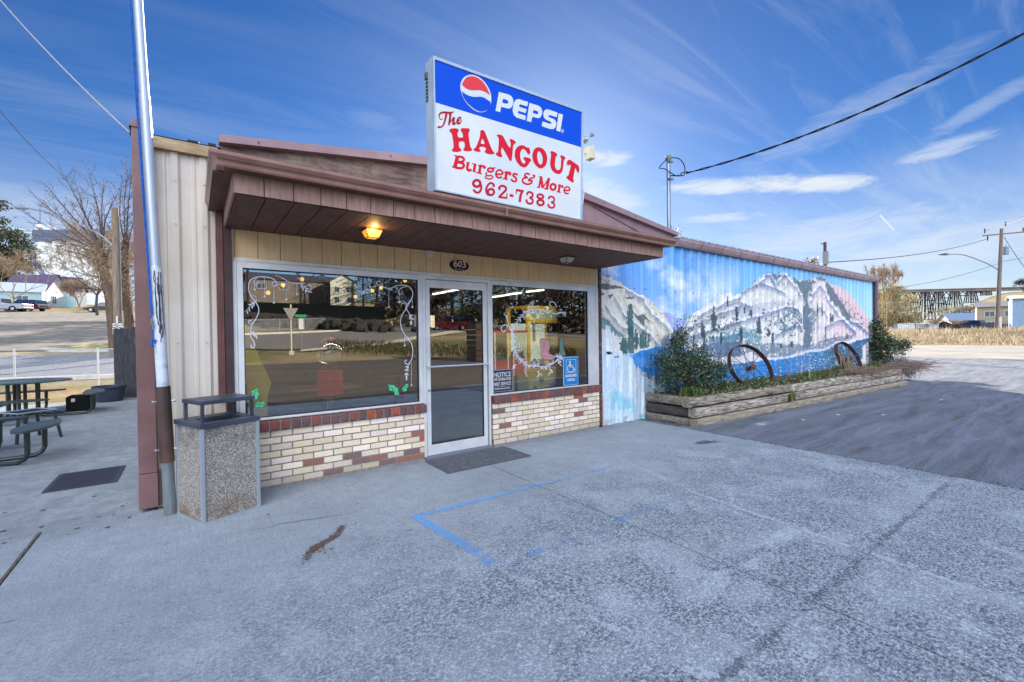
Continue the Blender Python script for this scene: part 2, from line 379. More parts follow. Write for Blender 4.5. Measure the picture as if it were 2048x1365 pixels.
wmap=n.n('ShaderNodeMapping',i={0:co,'Scale':(3.2,9,1),'Rotation':(0,0,R(10))}).outputs[0]
c=n.mix(n.m('MULTIPLY',n.ramp(n.noise(wmap,2.6,4,.6,.5),[(.63,0.),(.70,1.)]),.5),c,lin((80,88,108)))
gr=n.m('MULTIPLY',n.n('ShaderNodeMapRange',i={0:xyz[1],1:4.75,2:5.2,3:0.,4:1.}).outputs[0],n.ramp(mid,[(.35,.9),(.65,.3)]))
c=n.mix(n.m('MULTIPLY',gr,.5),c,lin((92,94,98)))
n.L.new(c,b.inputs['Base Color']); b.inputs['Roughness'].default_value=.88; b.inputs['Specular IOR Level'].default_value=.3
hh=n.m('ADD',n.m('MULTIPLY',fine,.4),n.m('MULTIPLY',n.m('MULTIPLY',n.noise(co,60,5,.7),wear),1.4))
n.L.new(n.n('ShaderNodeBump',i={'Strength':.55,'Distance':.006,'Height':hh}).outputs[0],b.inputs['Normal'])
cb=MB()
def slab(x0,x1,y0,y1):
    g0=.0008 if abs(y0-1.04)<.01 else .004; g1=.0008 if abs(y1-1.04)<.01 else .004
    cb.box(x0+.004,x1-.004,y0+g0,y1-g1,-.1,.006)
for x0,x1 in ((-5.0,-1.035),(-1.015,2.817),(2.823,6.42)):
    for y0,y1 in ((-1.1,1.04),(1.04,5.10)): slab(x0,x1,y0,y1)
slab(-9,-5,-1.1,5.1)
for x0,x1 in ((-9,-4.4),(-4.4,-.30)):
    for y0,y1 in ((5.10,7.9),(7.9,11.6),(11.6,15.6)): slab(x0,x1,y0,y1)
slab(-.30,6.42,5.10,5.6)
o=cb.build('concrete_apron',Mc); struct(o)
# wide eroded saw-joint with exposed dark aggregate, expansion-board joint
Mj=mat('joint_filler',(84,90,112),.95,(130,138,158),34,bump=.5,lo=.4,hi=.6)
jb=MB(); random.seed(3)
top=[];bot=[]
for i in range(260):
    x=.4+i*(6.0/259); top.append((x,1.04+.026+random.uniform(-.022,.014),.010)); bot.append((x,1.04-.026+random.uniform(-.014,.022),.010))
jb.add(top+bot,[(i,i+1,i+261,i+260) for i in range(259)],(.56,.56,.56))
jb_=jb
struct(MB().box(-1.034,-1.016,-1.1,5.06,-.09,.012).build('expansion_joint_board',mat('joint_board',(110,100,92),.95,(70,64,60),14,stretch=(8,1,1))))
rr=random.Random(33); s=MB()
for i in range(260):
    y=rr.uniform(-1,4.2); q=rr.uniform(.004,.016); x=6.405-abs(rr.gauss(0,.018)); t0=rr.uniform(0,6.28); s.add([(x+q*math.cos(t0+k*1.256)*rr.uniform(.6,1.4),y+q*math.sin(t0+k*1.256)*rr.uniform(.8,2.0),.0075+i*1e-5) for k in range(5)],[(0,1,2,3,4)])
struct(s.build('crumbled_asphalt_edge',mat('asphalt_crumbs',(84,88,98),.95,(60,64,72),40)))
# faded paint on the concrete
def faded(name,c,cut=0,sc=60,soft=.16,op=.8):
    # paint or dirt that survives in flakes: coverage from the Col attribute, broken up by the grain of the slab
    m,n,b=shader_only(name); co=n.n('ShaderNodeTexCoord').outputs['Object']
    tr=n.n('ShaderNodeBsdfTransparent'); a=n.n('ShaderNodeAttribute',attribute_name='Col').outputs[2]
    q=n.m('ADD',n.m('ADD',n.m('MULTIPLY',n.m('SUBTRACT',n.noise(co,sc,5,.72),.5),2.4),n.m('MULTIPLY',n.m('SUBTRACT',n.noise(co,5,4,.6),.5),1.4)),a)
    k=n.m('MULTIPLY',n.ramp(q,[(.5,0.),(.5+soft,1.)]),n.ramp(a,[(.02,0.),(.35,1.)]))
    b.inputs['Base Color'].default_value=lin(c)+(1,); b.inputs['Roughness'].default_value=.85
    x=n.n('ShaderNodeMixShader',i={0:n.m('MULTIPLY',k,op),1:tr.outputs[0],2:b.outputs[0]}); n.L.new(x.outputs[0],n.N['Material Output'].inputs[0]); return m
def patch(cx,cy,L_,W_,rot,z,nx_,ny_,fn):
    s=MB(); V=[]; F_=[]
    for j in range(ny_+1):
        for i in range(nx_+1):
            u=(i/nx_-.5);v=(j/ny_-.5); x=u*L_;y=v*W_; V.append((cx+x*math.cos(rot)-y*math.sin(rot),cy+x*math.sin(rot)+y*math.cos(rot),z))
    for j in range(ny_):
        for i in range(nx_):
            a=max(0,min(1,fn((i+.5)/nx_*2-1,(j+.5)/ny_*2-1))); s.add([V[j*(nx_+1)+i],V[j*(nx_+1)+i+1],V[(j+1)*(nx_+1)+i+1],V[(j+1)*(nx_+1)+i]],[(0,1,2,3)],(a,a,a))
    return s
MJ2=faded('joint_grit',(88,97,112),sc=80,op=.55); struct(jb_.build('eroded_joint',MJ2))
Mblue=faded('faded_blue_paint',(112,168,224),sc=70,op=.72); Mwh=faded('faded_white_paint',(208,218,228),sc=60,op=.5)
def stripe(mb,a,b_,w,fa,fb,k=14):
    a=Vector(a+(.0,));b_=Vector(b_+(.0,)); d=(b_-a).normalized(); q=Vector((-d.y,d.x,0))*w/2
    for i in range(k):
        p=a.lerp(b_,i/k);r=a.lerp(b_,(i+1)/k); f=.28+.52*(fa+(fb-fa)*(i+.5)/k)
        mb.add([p-q+Vector((0,0,.010)),r-q+Vector((0,0,.010)),r+q+Vector((0,0,.010)),p+q+Vector((0,0,.010))],[(0,1,2,3)],(f,f,f))
s=MB(); stripe(s,(1.55,3.52),(2.9,3.50),.06,1.0,.75); stripe(s,(2.9,3.50),(4.15,3.46),.055,.7,.18)
stripe(s,(1.50,3.56),(1.58,2.82),.08,1.0,.9); stripe(s,(1.58,2.82),(1.60,2.45),.09,.7,.2); stripe(s,(1.62,2.42),(3.75,2.44),.08,.28,.08)
stripe(s,(3.05,2.46),(3.4,2.47),.07,.25,.15)
struct(s.build('blue_parking_lines',Mblue))
s=MB(); stripe(s,(4.16,3.44),(3.86,2.38),.07,.45,.6); stripe(s,(3.86,2.38),(3.62,-.3),.055,.75,.6,30)
stripe(s,(3.80,1.50),(3.25,1.49),.11,.8,.6); stripe(s,(3.2,1.42),(2.85,1.42),.11,.6,.5); stripe(s,(2.7,1.47),(2.2,1.46),.12,.5,.5); stripe(s,(2.6,.9),(2.2,.9),.1,.4,.3)
stripe(s,(3.2,.52),(3.0,.1),.09,.5,.5);stripe(s,(4.6,.62),(4.4,.3),.10,.6,.4);stripe(s,(4.9,1.6),(4.3,1.2),.06,.2,.3);stripe(s,(1.7,.95),(1.2,1.3),.14,.3,.35)
stripe(s,(1.62,2.42),(1.78,1.35),.09,.45,.4); stripe(s,(1.78,1.35),(1.9,.6),.09,.4,.2)
struct(s.build('white_parking_lines',Mwh))
# stains, dirt and droppings scattered on the ground
def blob(mb,x,y,r,z=.012,k=11,asp=1,rot=0,seed=0):
    rr=random.Random(seed); P=[]
    for i in range(k):
        t=2*math.pi*i/k; q=r*rr.uniform(.55,1.15); a=q*math.cos(t)*asp; c_=q*math.sin(t)
        P.append((x+a*math.cos(rot)-c_*math.sin(rot),y+a*math.sin(rot)+c_*math.cos(rot),z))
    mb.poly(smooth_closed(P,1))
s=MB(); rr=random.Random(5)
for i in range(46):
    x=-.35-rr.random()*2.3; y=4.85+abs(rr.gauss(0,.75)); blob(s,x,y,rr.uniform(.008,.026),.0075+i*1e-5,seed=i)
for i in range(22): blob(s,rr.uniform(-.6,6),rr.uniform(1,5),rr.uniform(.005,.012),.0115+i*1e-5,seed=i+90)
for px,py in ((410,1015),): pass
struct(s.build('dark_spots',mat('dark_spots',(52,54,62),.8)))
s=patch(.76,3.49,.78,.42,.82,.0118,60,34,lambda u,v: .80*math.exp(-((v+.10*math.sin(u*5))/.20)**2)*max(0,1-abs(u)**3)+.50*math.exp(-((u+.25)/.30)**2-((v+.42)/.28)**2))
tag(s.build('dirt_smear',faded('dirt_brown',(96,74,66),sc=60,soft=.12)),'smear of reddish brown dirt lying on the grey concrete','dirt')['kind']='stuff'
s=patch(5.75,3.45,1.1,.5,-.35,.0095,50,24,lambda u,v: .78*math.exp(-(u/.45)**2-(v/.35)**2)+.3*math.exp(-((u-.3)/.5)**2-((v-.2)/.5)**2)); struct(s.build('oil_stain',faded('oil_stain',(62,68,86),sc=30,soft=.3,op=.6)))
s=patch(7.7,3.60,1.5,.5,.05,.006,60,24,lambda u,v: .62*math.exp(-(u/.5)**2-(v/.45)**2)); struct(s.build('spilled_gravel_dust',faded('pale_dust',(206,208,212),sc=60,soft=.12,op=.7)))
s=MB()
for (x,y) in ((9.6,3.1),(10.2,2.6),(8.6,3.3),(13.4,2.4)): blob(s,x,y,.035,.007,seed=int(x*10),asp=1.4)
tag(s.build('litter',mat('pale_litter',(222,220,212),.9)),'scraps of pale litter on the asphalt near the timber planter','litter')['kind']='stuff'
s=MB(); rr=random.Random(15)
for (x,y,a0,n_) in ((4.9,4.6,-.9,14),(.3,4.1,-.4,12),(3.2,3.6,-1.9,12)):
    P_=[]
    for i in range(n_): P_.append((x,y)); a0+=rr.gauss(0,.35); x+=.09*math.cos(a0); y+=.09*math.sin(a0)
    V=[]; 
    for i,(px_,py_) in enumerate(P_): w_=.0035*math.sin(math.pi*(i+.5)/n_); V+=[(px_,py_+w_,.0085),(px_,py_-w_,.0085)]
    s.add(V,[(2*i,2*i+2,2*i+3,2*i+1) for i in range(n_-1)])
struct(s.build('hairline_cracks',mat('crack_dark',(70,74,84),.95)))
# ------------------------------------------------------------------ the shop building
F0=5.15; EAVE=3.36
B=thing('restaurant_building','beige and mural painted metal restaurant with brick storefront under a brown canopy','restaurant',(3,10,0))
def ribz(x,p=.305,o=.0):
    t=((x-o)%p)/p; d=abs(t-.5)*2
    major=np.clip((.20-(1-d))/.10,0,1) if False else 0
    return t
def ribprofile(x0,x1,off=.0,p=.305,dep=.03):
    pts=[]; k=math.floor((x0-off)/p)-1
    while off+k*p<x1+p:
        c=off+k*p
        for dx_,d in ((-.045,0),(-.022,dep),(.022,dep),(.045,0),(.120,0),(.128,.006),(.150,.006),(.158,0),(.200,0),(.208,.006),(.230,.006),(.238,0)): pts.append((c+dx_,d))
        k+=1
    return [p_ for p_ in pts if x0<=p_[0]<=x1]
# left metal siding
pf=[(-.30,0)]+ribprofile(-.30,.30,off=-.118,p=.22,dep=.022)+[(.30,0)]
s=MB()
for (xa,da),(xb,db) in zip(pf,pf[1:]):
    s.add([(xa,F0-da-.012,.02),(xb,F0-db-.012,.02),(xb,F0-db-.012,3.26),(xa,F0-da-.012,3.26)],[(0,1,2,3)])
s.build('metal_siding',M_siding,B)
s=MB()
for z in (.35,1.5,2.6,3.0):
    for x in (-.118,.102): s.lathe([(0,.0),(.008,.0),(.008,.006),(0,.006)],n=6,M=Matrix.Translation((x,F0-.036,z))@Matrix.Rotation(R(90),4,'X'))
s.build('siding_screws',M_galv,B)
# body shell
s=MB(); s.box(-.40,-.36,5.2,15.2,0,3.3); s.box(-.40,19.12,15.2,15.24,0,3.3); s.box(19.08,19.12,5.2,15.2,0,3.3); s.box(-.30,.30,5.17,5.20,0,3.3)
s.box(.30,5.46,5.17,5.20,2.70,3.34); s.build('shell_walls',M_siding,B)
s=MB(); 
s.add([(-.43,5.09,3.36),(19.3,5.09,3.36),(19.3,10.2,3.92),(-.43,10.2,3.92),(-.43,15.3,3.36),(19.3,15.3,3.36)],[(0,1,2,3),(3,2,5,4)])
s.add([(-.43,5.09,3.345),(19.3,5.09,3.345),(19.3,10.2,3.86),(-.43,10.2,3.86),(-.43,15.3,3.30),(19.3,15.3,3.30)],[(0,1,2,3),(3,2,5,4)])
s.add([(-.43,5.09,3.345),(19.3,5.09,3.345),(19.3,5.09,3.36),(-.43,5.09,3.36)],[(0,1,2,3)])
s.build('roof',mat('dark_roof_metal',(92,88,92),.5,(70,68,72),3),B)
# rolled ribs showing along the mural eave and a few patches of tar paper at the left
s=MB()
x=7.7
while x<19.2: s.tube([(x,4.99,3.385),(x,5.3,3.415),(x,10.1,3.95)],.022,6); s.box(x+.05,x+.16,4.99,5.1,3.375,3.40); x+=.305
s.build('roof_ribs',mat('roof_rib_metal',(176,180,196),.3,metal=.4),B)
s=MB()
for x,l,h in ((-.02,.09,.016),(.14,.06,.024)): s.box(x,x+l,5.07,5.15,3.366,3.370+h)
s.box(-.42,.24,5.07,5.12,3.361,3.369); s.build('roofing_edge',M_black,B,bevel=.008)
s=MB(); s.box(-.285,.215,5.075,5.125,3.262,3.36); s.build('eave_board',mat('bare_wood_fascia',(196,176,140),.8,(168,140,104),6,stretch=(1,6,6),dirt=(112,80,60)),B)
# left corner trim (brown), slightly flared dented foot
s=MB(); s.box(-.415,-.285,5.07,5.20,.35,3.40); s.box(-.418,-.282,5.066,5.2,.04,.345); s.box(-.285,-.262,5.10,5.15,.04,.36)
s.add([(-.43,5.06,3.40),(-.27,5.06,3.40),(-.27,5.06,3.46),(-.36,5.06,3.50),(-.43,5.06,3.42),(-.43,5.2,3.40),(-.27,5.2,3.40),(-.27,5.2,3.46),(-.36,5.2,3.50),(-.43,5.2,3.42)],[(0,1,2,3,4),(9,8,7,6,5),(0,4,9,5),(4,3,8,9),(3,2,7,8),(2,1,6,7)])
s.build('corner_trim',M_purple,B,bevel=.004)
# brown trim post + downspout left of shopfront
s=MB(); s.box(.245,.312,5.06,5.15,.02,2.62); s.build('door_trim_post',mat('dark_brown_paint',(78,52,50),.5,(60,42,42),5),B,bevel=.003)
def spout(x,y,z0,z1,w=.058,nm='downspout',par=B,mt=M_purple):
    s=MB(); k=10; P=[]
    for i in range(k+1):
        P.append((x+w*i/k, y-(.006 if i%2 else 0)))
    for i in range(k+1): P.append((x+w-w*i/k, y+.05+(.006 if i%2 else 0)))
    n_=len(P); s.add([(a,b_,z0) for a,b_ in P]+[(a,b_,z1) for a,b_ in P],[(i,(i+1)%n_,(i+1)%n_+n_,i+n_) for i in range(n_)])
    return s.build(nm,mt,par)
spout(.182,5.055,.95,2.80)
# right trim post with peeling paint, mural corner trim and spout
s=MB(); s.box(5.425,5.475,5.07,5.16,.0,2.64); s.build('trim_post',mat('peeling_brown',(92,62,58),.7,(70,46,44),6,dirt=(176,166,156),dscale=14),B,bevel=.002)
spout(18.98,5.0,.3,3.25,.09,mt=mat('mauve_spout',(112,92,106),.45))
s=MB(); s.box(19.07,19.16,5.02,5.2,0,3.3); s.build('mural_corner_trim',M_purple,B)
# gable: raked fascia and infill above the canopy
GX0,GX1,GP=.226,7.56,3.89
def gz(x): return 3.475+ (x-GX0)*.128 if x<GP else 3.475+(GX1-x)*.128
s=MB()
for a,b_ in ((GX0,GP),(GP,GX1)):
    s.prism([(a,5.02,gz(a)-(.07 if a!=GP else .12)),(b_,5.02,gz(b_)-(.07 if b_!=GP else .12)),(b_,5.02,gz(b_)),(a,5.02,gz(a))],(0,.14,0))
s.build('gable_fascia',M_fasciam,B)
s=MB(); s.prism([(GX0,5.10,3.33),(3.93,5.10,3.33),(3.93,5.10,gz(3.93)-.10),(GX0,5.10,gz(GX0)-.05)],(0,.04,0))
Mw=mat('worn_shingle_infill',(128,104,100),.95,(92,74,72),5,stretch=(.8,4,5),bump=1.0,bscale=9,dirt=(172,158,140),dscale=2.5,lo=.42,hi=.58)
s.build('gable_infill_shingle',Mw,B)
s=MB(); s.prism([(3.93,5.095,3.33),(7.5,5.095,3.33),(7.5,5.095,gz(7.5)-.03),(3.93,5.095,gz(3.93)-.10)],(0,.04,0)); s.build('gable_infill_panel',M_fasciam,B)
s=MB(); s.prism([(5.3,5.085,3.62),(5.33,5.085,3.63),(6.6,5.085,3.34),(6.5,5.085,3.34)],(0,.008,0)); s.build('valley_flashing',M_purple,B)
s=MB()
for x in (.55,1.9,5.5,6.3,7.1): s.lathe([(0,0),(.011,0),(.011,.008),(0,.008)],n=6,M=Matrix.Translation((x,5.018,gz(x)-.04))@Matrix.Rotation(R(90),4,'X'))
s.build('gable_screws',M_purple,B)
s=MB(); s.add([(.15,3.72,2.84),(5.56,3.72,2.84),(5.56,5.12,3.335),(.15,5.12,3.335)],[(0,1,2,3)]); s.add([(.15,3.72,2.81),(5.56,3.72,2.81),(5.56,5.12,3.30),(.15,5.12,3.30)],[(0,3,2,1)]); s.build('canopy_roof',Mw,B)
s=MB(); s.prism([(5.42,3.86,2.80),(5.42,5.12,2.80),(5.42,5.12,3.30),(5.42,3.86,2.83)],(.03,0,0)); s.prism([(.20,3.86,2.80),(.20,5.12,2.80),(.20,5.12,3.30),(.20,3.86,2.83)],(.03,0,0)); s.build('canopy_end_wall',M_t111,B)
# canopy gutter (ogee) with return on the left
gp=[(0,0),(-.075,.0),(-.082,.012),(-.086,.03),(-.10,.055),(-.118,.072),(-.122,.095),(-.110,.095),(-.104,.078),(-.02,.02),(0,.02)]
s=MB(); gy=3.83; gzz=2.765
A=[(.225+a[0],gy+a[0],gzz+a[1]) for a in gp]; Bp=[(5.55,gy+a[0],gzz+a[1]) for a in gp]; Cp=[(.225+a[0],5.12,gzz+a[1]) for a in gp]
k=len(gp)
s.add(A+Bp+Cp,[(i,i+1,k+i+1,k+i) for i in range(k-1)]+[(2*k+i,2*k+i+1,i+1,i) for i in range(k-1)]+[tuple(range(k,2*k))])
s.box(.22,5.55,3.825,3.84,2.765,2.86); s.box(.21,.225,3.83,5.12,2.765,2.86)
s.box(2.62,2.63,3.705,3.83,2.76,2.863)
s.build('canopy_gutter',M_gutter,B)
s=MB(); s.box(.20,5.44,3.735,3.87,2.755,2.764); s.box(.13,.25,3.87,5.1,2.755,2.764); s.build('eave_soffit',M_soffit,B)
# fascia panelling, grooves 8 in apart
def boards(x0,x1,y,z0,z1,t,mt,nm,par,p=.2035,gap=.007,jit=0):
    s=MB(); x=x0
    while x<x1-.01:
        e=min(x+p,x1); s.box(x+gap/2,e-gap/2,y,y+t,z0+random.uniform(0,jit),z1); x=e
    return s.build(nm,mt,par)
boards(.25,5.415,3.84,2.612,2.757,.016,M_t111,'fascia_panel',B,jit=.004)
MB().box(.251,5.414,3.853,3.875,2.615,2.757).build('fascia_backing',M_groove,B)
s=MB(); s.box(.25,.266,3.858,5.08,2.612,2.757); s.build('fascia_return',M_t111,B); s=MB(); s.box(5.40,5.416,3.858,5.08,2.612,2.757); s.build('fascia_return',M_t111,B)
# soffit boards run back to the wall
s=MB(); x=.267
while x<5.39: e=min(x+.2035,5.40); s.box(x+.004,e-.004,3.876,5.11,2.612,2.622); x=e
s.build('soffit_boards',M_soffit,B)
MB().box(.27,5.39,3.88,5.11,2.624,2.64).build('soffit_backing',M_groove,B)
# tan panel above the windows
boards(.335,5.41,5.12,2.335,2.612,.03,M_beige,'wall_panel',B,gap=.006)
MB().box(.316,5.42,5.14,5.16,2.33,2.62).build('panel_backing',mat('panel_groove',(120,92,60),.9),B)
s=MB(); s.box(.312,2.70,5.105,5.16,2.300,2.338); s.box(2.703,5.42,5.106,5.16,2.300,2.336); s.box(.312,.332,5.10,5.16,2.338,2.61); s.box(5.385,5.42,5.10,5.16,2.30,2.612); s.build('head_trim',M_white,B,bevel=.002)
# brick base
def brickwall(x0,x1,nm,endl=False):
    g=MB(); g.box(x0+.004,x1-.004,5.098,5.2,0,.60); g.box(x0+.01,x1-.01,5.06,5.2,.60,.695); g.build('mortar',M_mortar,o_)
    s=MB(); H=.0712; L=.2035; rr=random.Random(int(x0*100)+4)
    for r in range(8):
        z0=.028+r*H; x=x0-(L/2 if r%2 else 0)-rr.uniform(0,.01)
        while x<x1:
            a=max(x+.007,x0); e=min(x+L-.007,x1)
            if e-a>.015:
                q=rr.random()
                if q<.075: c=(128,100,98)
                elif q<.115: c=(150,104,90)
                elif q<.13: c=(176,88,58)
                else:
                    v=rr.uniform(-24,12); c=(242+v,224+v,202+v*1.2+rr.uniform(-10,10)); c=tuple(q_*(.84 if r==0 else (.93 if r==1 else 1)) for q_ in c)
                c=lin([min(250,max(0,t)) for t in c])
                s.box(a,e,5.09+rr.uniform(-.0015,.0015),5.13,z0+.006,z0+H-.008,c)
            x+=L
    s.build(nm,M_brick,o_,bevel=.003)
    s=MB(); x=x0
    while x<x1-.02:
        e=min(x+.098,x1); q=rr.random(); c=(128,78,68) if q<.5 else ((112,80,80) if q<.85 else (164,88,62)); 
        s.box(x+.005,e-.006,5.045+rr.uniform(-.004,.004),5.14,.603+rr.uniform(-.003,.003),.703+rr.uniform(-.004,.002),lin(c)); x=e
    s.build('brick_cap',M_brickcap,o_,bevel=.014)
M_brickcap=mat('cap_bricks',(120,70,60),.8,(190,196,214),9,vcol=True,bump=.6,bscale=40,lo=.45,hi=.6)
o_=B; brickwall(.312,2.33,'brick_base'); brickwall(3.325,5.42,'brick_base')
# ---------------- shopfront frames and glass
def frame(mb,x0,x1,z0,z1,w,y0=5.085,y1=5.15,wb=None,wt=None):
    wb=wb or w; wt=wt or w
    mb.box(x0,x0+w,y0,y1,z0,z1); mb.box(x1-w,x1,y0,y1,z0,z1); mb.box(x0+w,x1-w,y0+.0015,y1,z0,z0+wb); mb.box(x0+w,x1-w,y0+.0015,y1,z1-wt,z1)
GY=5.128
def window(x0,x1,z0,z1,nm,w=.05,wl=None):
    s=MB(); frame(s,x0,x1,z0,z1,w,wb=.022,wt=.06); o=s.build(nm,M_alum,B,bevel=.003)
    g=MB(); g.box(x0+w,x1-w,GY,GY+.006,z0+.022,z1-.06); g.build('pane',M_glass,o)
    q=MB(); a=.008; frame(q,x0+w,x1-w,z0+.022,z1-.06,a,5.110,5.135); q.build('gasket',M_dark,o)
    return o
WIN1=window(.352,2.300,.712,2.296,'shop_window')
WIN2=window(3.292,5.225,.712,2.296,'shop_window',.04)
MB().box(.314,.349,5.088,5.16,.705,2.300).build('mullion',M_alum,B,bevel=.002); MB().box(2.302,2.338,5.083,5.16,.03,2.298).build('mullion',M_alum,B,bevel=.002); MB().box(3.262,3.290,5.086,5.16,.03,2.298).build('mullion',M_alum,B,bevel=.002)
MB().box(2.338,3.262,5.087,5.16,2.255,2.298).build('door_head',M_alum,B,bevel=.002)
for a_,b_,y_ in ((5.227,5.30,5.10),(5.303,5.36,5.104),(5.362,5.42,5.09)): MB().box(a_,b_,y_,5.16,.705,2.30).build('mullion',M_alum,B,bevel=.002)
# door
s=MB(); frame(s,2.346,3.238,.045,2.248,.055,y0=5.092,y1=5.135,wb=.13,wt=.10)
D=s.build('entrance_door',M_alum,B,bevel=.003)
MB().box(2.40,3.184,5.112,5.118,.17,2.155).build('door_pane',M_glass,D)
s=MB(); frame(s,2.40,3.184,.174,2.15,.007,5.100,5.125); s.build('door_gasket',M_dark,D)
s=MB(); s.tube([(2.35,5.035,1.160),(3.225,5.035,1.160)],.011,8); s.box(2.345,2.38,5.035,5.095,1.15,1.17); s.box(3.2,3.23,5.035,5.095,1.15,1.17); s.build('push_bar',mat('bar_metal',(206,210,216),.3,metal=.4),D)
s=MB(); s.lathe([(0,0),(.016,0),(.016,.012),(.010,.016),(0,.016)],n=16,M=Matrix.Translation((2.372,5.093,.865))@Matrix.Rotation(R(90),4,'X')); s.build('lock_cylinder',M_galv,D)
s=MB(); s.box(2.30,3.30,5.02,5.17,.006,.042); s.build('door_sill',mat('sill_metal',(120,124,132),.5,metal=.3),B,bevel=.004)
# ---------------- interior shell
Min=mat('interior_dark_wall',(96,88,78),.9,(80,72,64),2); 
s=MB(); s.box(.30,8.5,5.165,13,.0,.012); s.build('interior_floor',mat('interior_floor',(30,30,32),.5,(22,22,24),3),B)
s=MB(); s.box(.0,8.5,5.2,13,2.64,2.66); s.build('interior_ceiling',mat('interior_ceiling',(120,116,108),.9),B)
s=MB(); s.box(.3,8.5,13,13.05,0,2.64); s.box(8.5,8.55,5.2,13,0,2.64); s.box(.24,.30,5.2,13,0,2.64); s.box(5.36,8.5,5.17,5.2,0,2.64); s.build('interior_wall',Min,B)
# ------------------------------------------------------------------ flat lettering traced from the surfaces
def TR(crop,Y,off=0.0):
    x0,y0,k=crop
    def f(p): q=onY(x0+p[0]/k,y0+p[1]/k,Y); q.y-=off; return q
    return f
DZ=[0]
def fillp(mb,f,P,holes=(),it=1,c=None):
    P=smooth_closed(P,it) if it else [Vector(p) for p in P]
    H=[(smooth_closed(h,it) if it else [Vector(q) for q in h]) for h in holes]
    DZ[0]=(DZ[0]+1)%12; e=Vector((0,-DZ[0]*6e-5,0))
    mb.poly([f(p)+e for p in P],[[f(q)+e for q in h] for h in H],c)
def stroke(mb,f,P,w,k=5,c=None,taper=False):
    P=spline([Vector(p) for p in P],k) if len(P)>2 else [Vector(p) for p in P]; n=len(P)
    if taper: ws=[w*(.25+.75*math.sin(math.pi*min(1,(i/(n-1))*.9+.1))) for i in range(n)]
    elif hasattr(w,'__len__'): ws=[w[0]+(w[1]-w[0])*i/(n-1) for i in range(n)]
    else: ws=[w]*n
    L,Q=ribbon2(P,ws); DZ[0]=(DZ[0]+1)%12; e=Vector((0,-DZ[0]*6e-5,0))
    mb.add([f(p)+e for p in L]+[f(p)+e for p in Q],[(i,i+1,n+i+1,n+i) for i in range(n-1)],c)
def ell(cx,cy,rx,ry,n=20,rot=0): return [(cx+rx*math.cos(t)*math.cos(rot)-ry*math.sin(t)*math.sin(rot),cy+rx*math.cos(t)*math.sin(rot)+ry*math.sin(t)*math.cos(rot)) for t in [2*math.pi*i/n for i in range(n)]]
def ring(mb,f,cx,cy,rx,ry,w,n=22,rot=0): fillp(mb,f,ell(cx,cy,rx+w/2,ry+w/2,n,rot),[ell(cx,cy,rx-w/2,ry-w/2,n,rot)],0)
SY=3.90
S=thing('roof_sign','large lightbox sign with blue top band and red lettering standing above the canopy gutter','sign',(2.9,3.97,2.95))
q=[Vector((1.905,SY,2.945)),Vector((3.874,SY,2.93)),Vector((3.918,SY,4.278)),Vector((1.905,SY,4.228))]
M_cab=mat('sign_cabinet',(186,200,212),.4,(166,182,198),4,metal=.1,dirt=(150,160,170))
s=MB(); 
def ins(P,d):
    c=sum(P,Vector())/4; return [p+ (c-p)*d for p in P]
qi=[q[0]+Vector((.018,0,.014)),q[1]+Vector((-.03,0,.014)),q[2]+Vector((-.03,0,-.03)),q[3]+Vector((.018,0,-.03))]
s.prism(q,(0,.155,0),holes=[]); 
fr=[]; 
s2=MB(); s2.poly([p+Vector((0,-.012,0)) for p in q],[[p+Vector((0,-.012,0)) for p in qi]])
for A_ in (q,qi): s2.add([p+Vector((0,-.012,0)) for p in A_]+[p+Vector((0,.002,0)) for p in A_],[(i,(i+1)%4,(i+1)%4+4,i+4) for i in range(4)])
s.build('cabinet',M_cab,S); s2.build('retainer_frame',M_cab,S)
M_sw=mat('sign_face_white',(206,210,208),.35,(192,200,206),2.2,emit=(235,236,220),es=.04)
M_sb=mat('sign_face_blue',(8,72,196),.3,emit=(0,70,210),es=.03)
M_sr=mat('sign_red',(206,18,34),.35,emit=(210,10,20),es=.02)
M_sdr=mat('sign_script_red',(168,20,40),.35)
f6=TR((830,90,3.688),SY)
off=Vector((0,-.003,0))
bl,br_=onY(867,204.5,SY),onY(1161,295,SY); bl.x=qi[0].x; br_.x=qi[1].x
MB().add([p+off for p in (qi[0],qi[1],Vector((qi[2].x,SY,br_.z)),Vector((qi[3].x,SY,bl.z)))],[(0,1,2,3)]).build('white_face_panel',M_sw,S)
MB().add([p+off for p in (Vector((qi[3].x,SY,bl.z+.001)),Vector((qi[2].x,SY,br_.z+.001)),qi[2],qi[3])],[(0,1,2,3)]).build('blue_face_panel',M_sb,S)
f5=TR((900,140,8.533),SY,.0045)
G=[(168,310),(180,210),(230,130),(310,90),(400,90),(500,130),(590,210),(660,320),(700,430),(703,540),(680,640),(620,710),(530,735),(440,715),(340,640),(260,550),(200,440)]
s=MB(); s.poly([f5(p) for p in smooth_closed(G,2)]); emb=s.build('globe_emblem',M_sw,S)
f5b=TR((900,140,8.533),SY,.0065)
s=MB(); fillp(s,f5b,[(200,258),(205,235),(235,178),(290,125),(370,110),(450,130),(540,190),(610,280),(655,375),(682,442),(640,410),(600,383),(520,352),(430,350),(350,356),(260,318),(225,285)],it=1); s.build('emblem_red_field',mat('emblem_red',(222,60,62),.4),emb)
s=MB(); fillp(s,f5b,[(185,358),(215,390),(280,432),(380,467),(440,468),(520,460),(600,490),(650,530),(687,552),(688,600),(665,660),(620,700),(530,722),(450,700),(370,645),(280,560),(215,460)],it=1); s.build('emblem_blue_field',M_sb,emb)
s=MB()
fillp(s,f5,[(830,380),(990,425),(1040,450),(1075,510),(1075,580),(1050,640),(1010,668),(960,658),(870,635),(852,725),(772,705)],[[(900,500),(955,512),(990,540),(988,580),(950,582),(885,564)]],0)
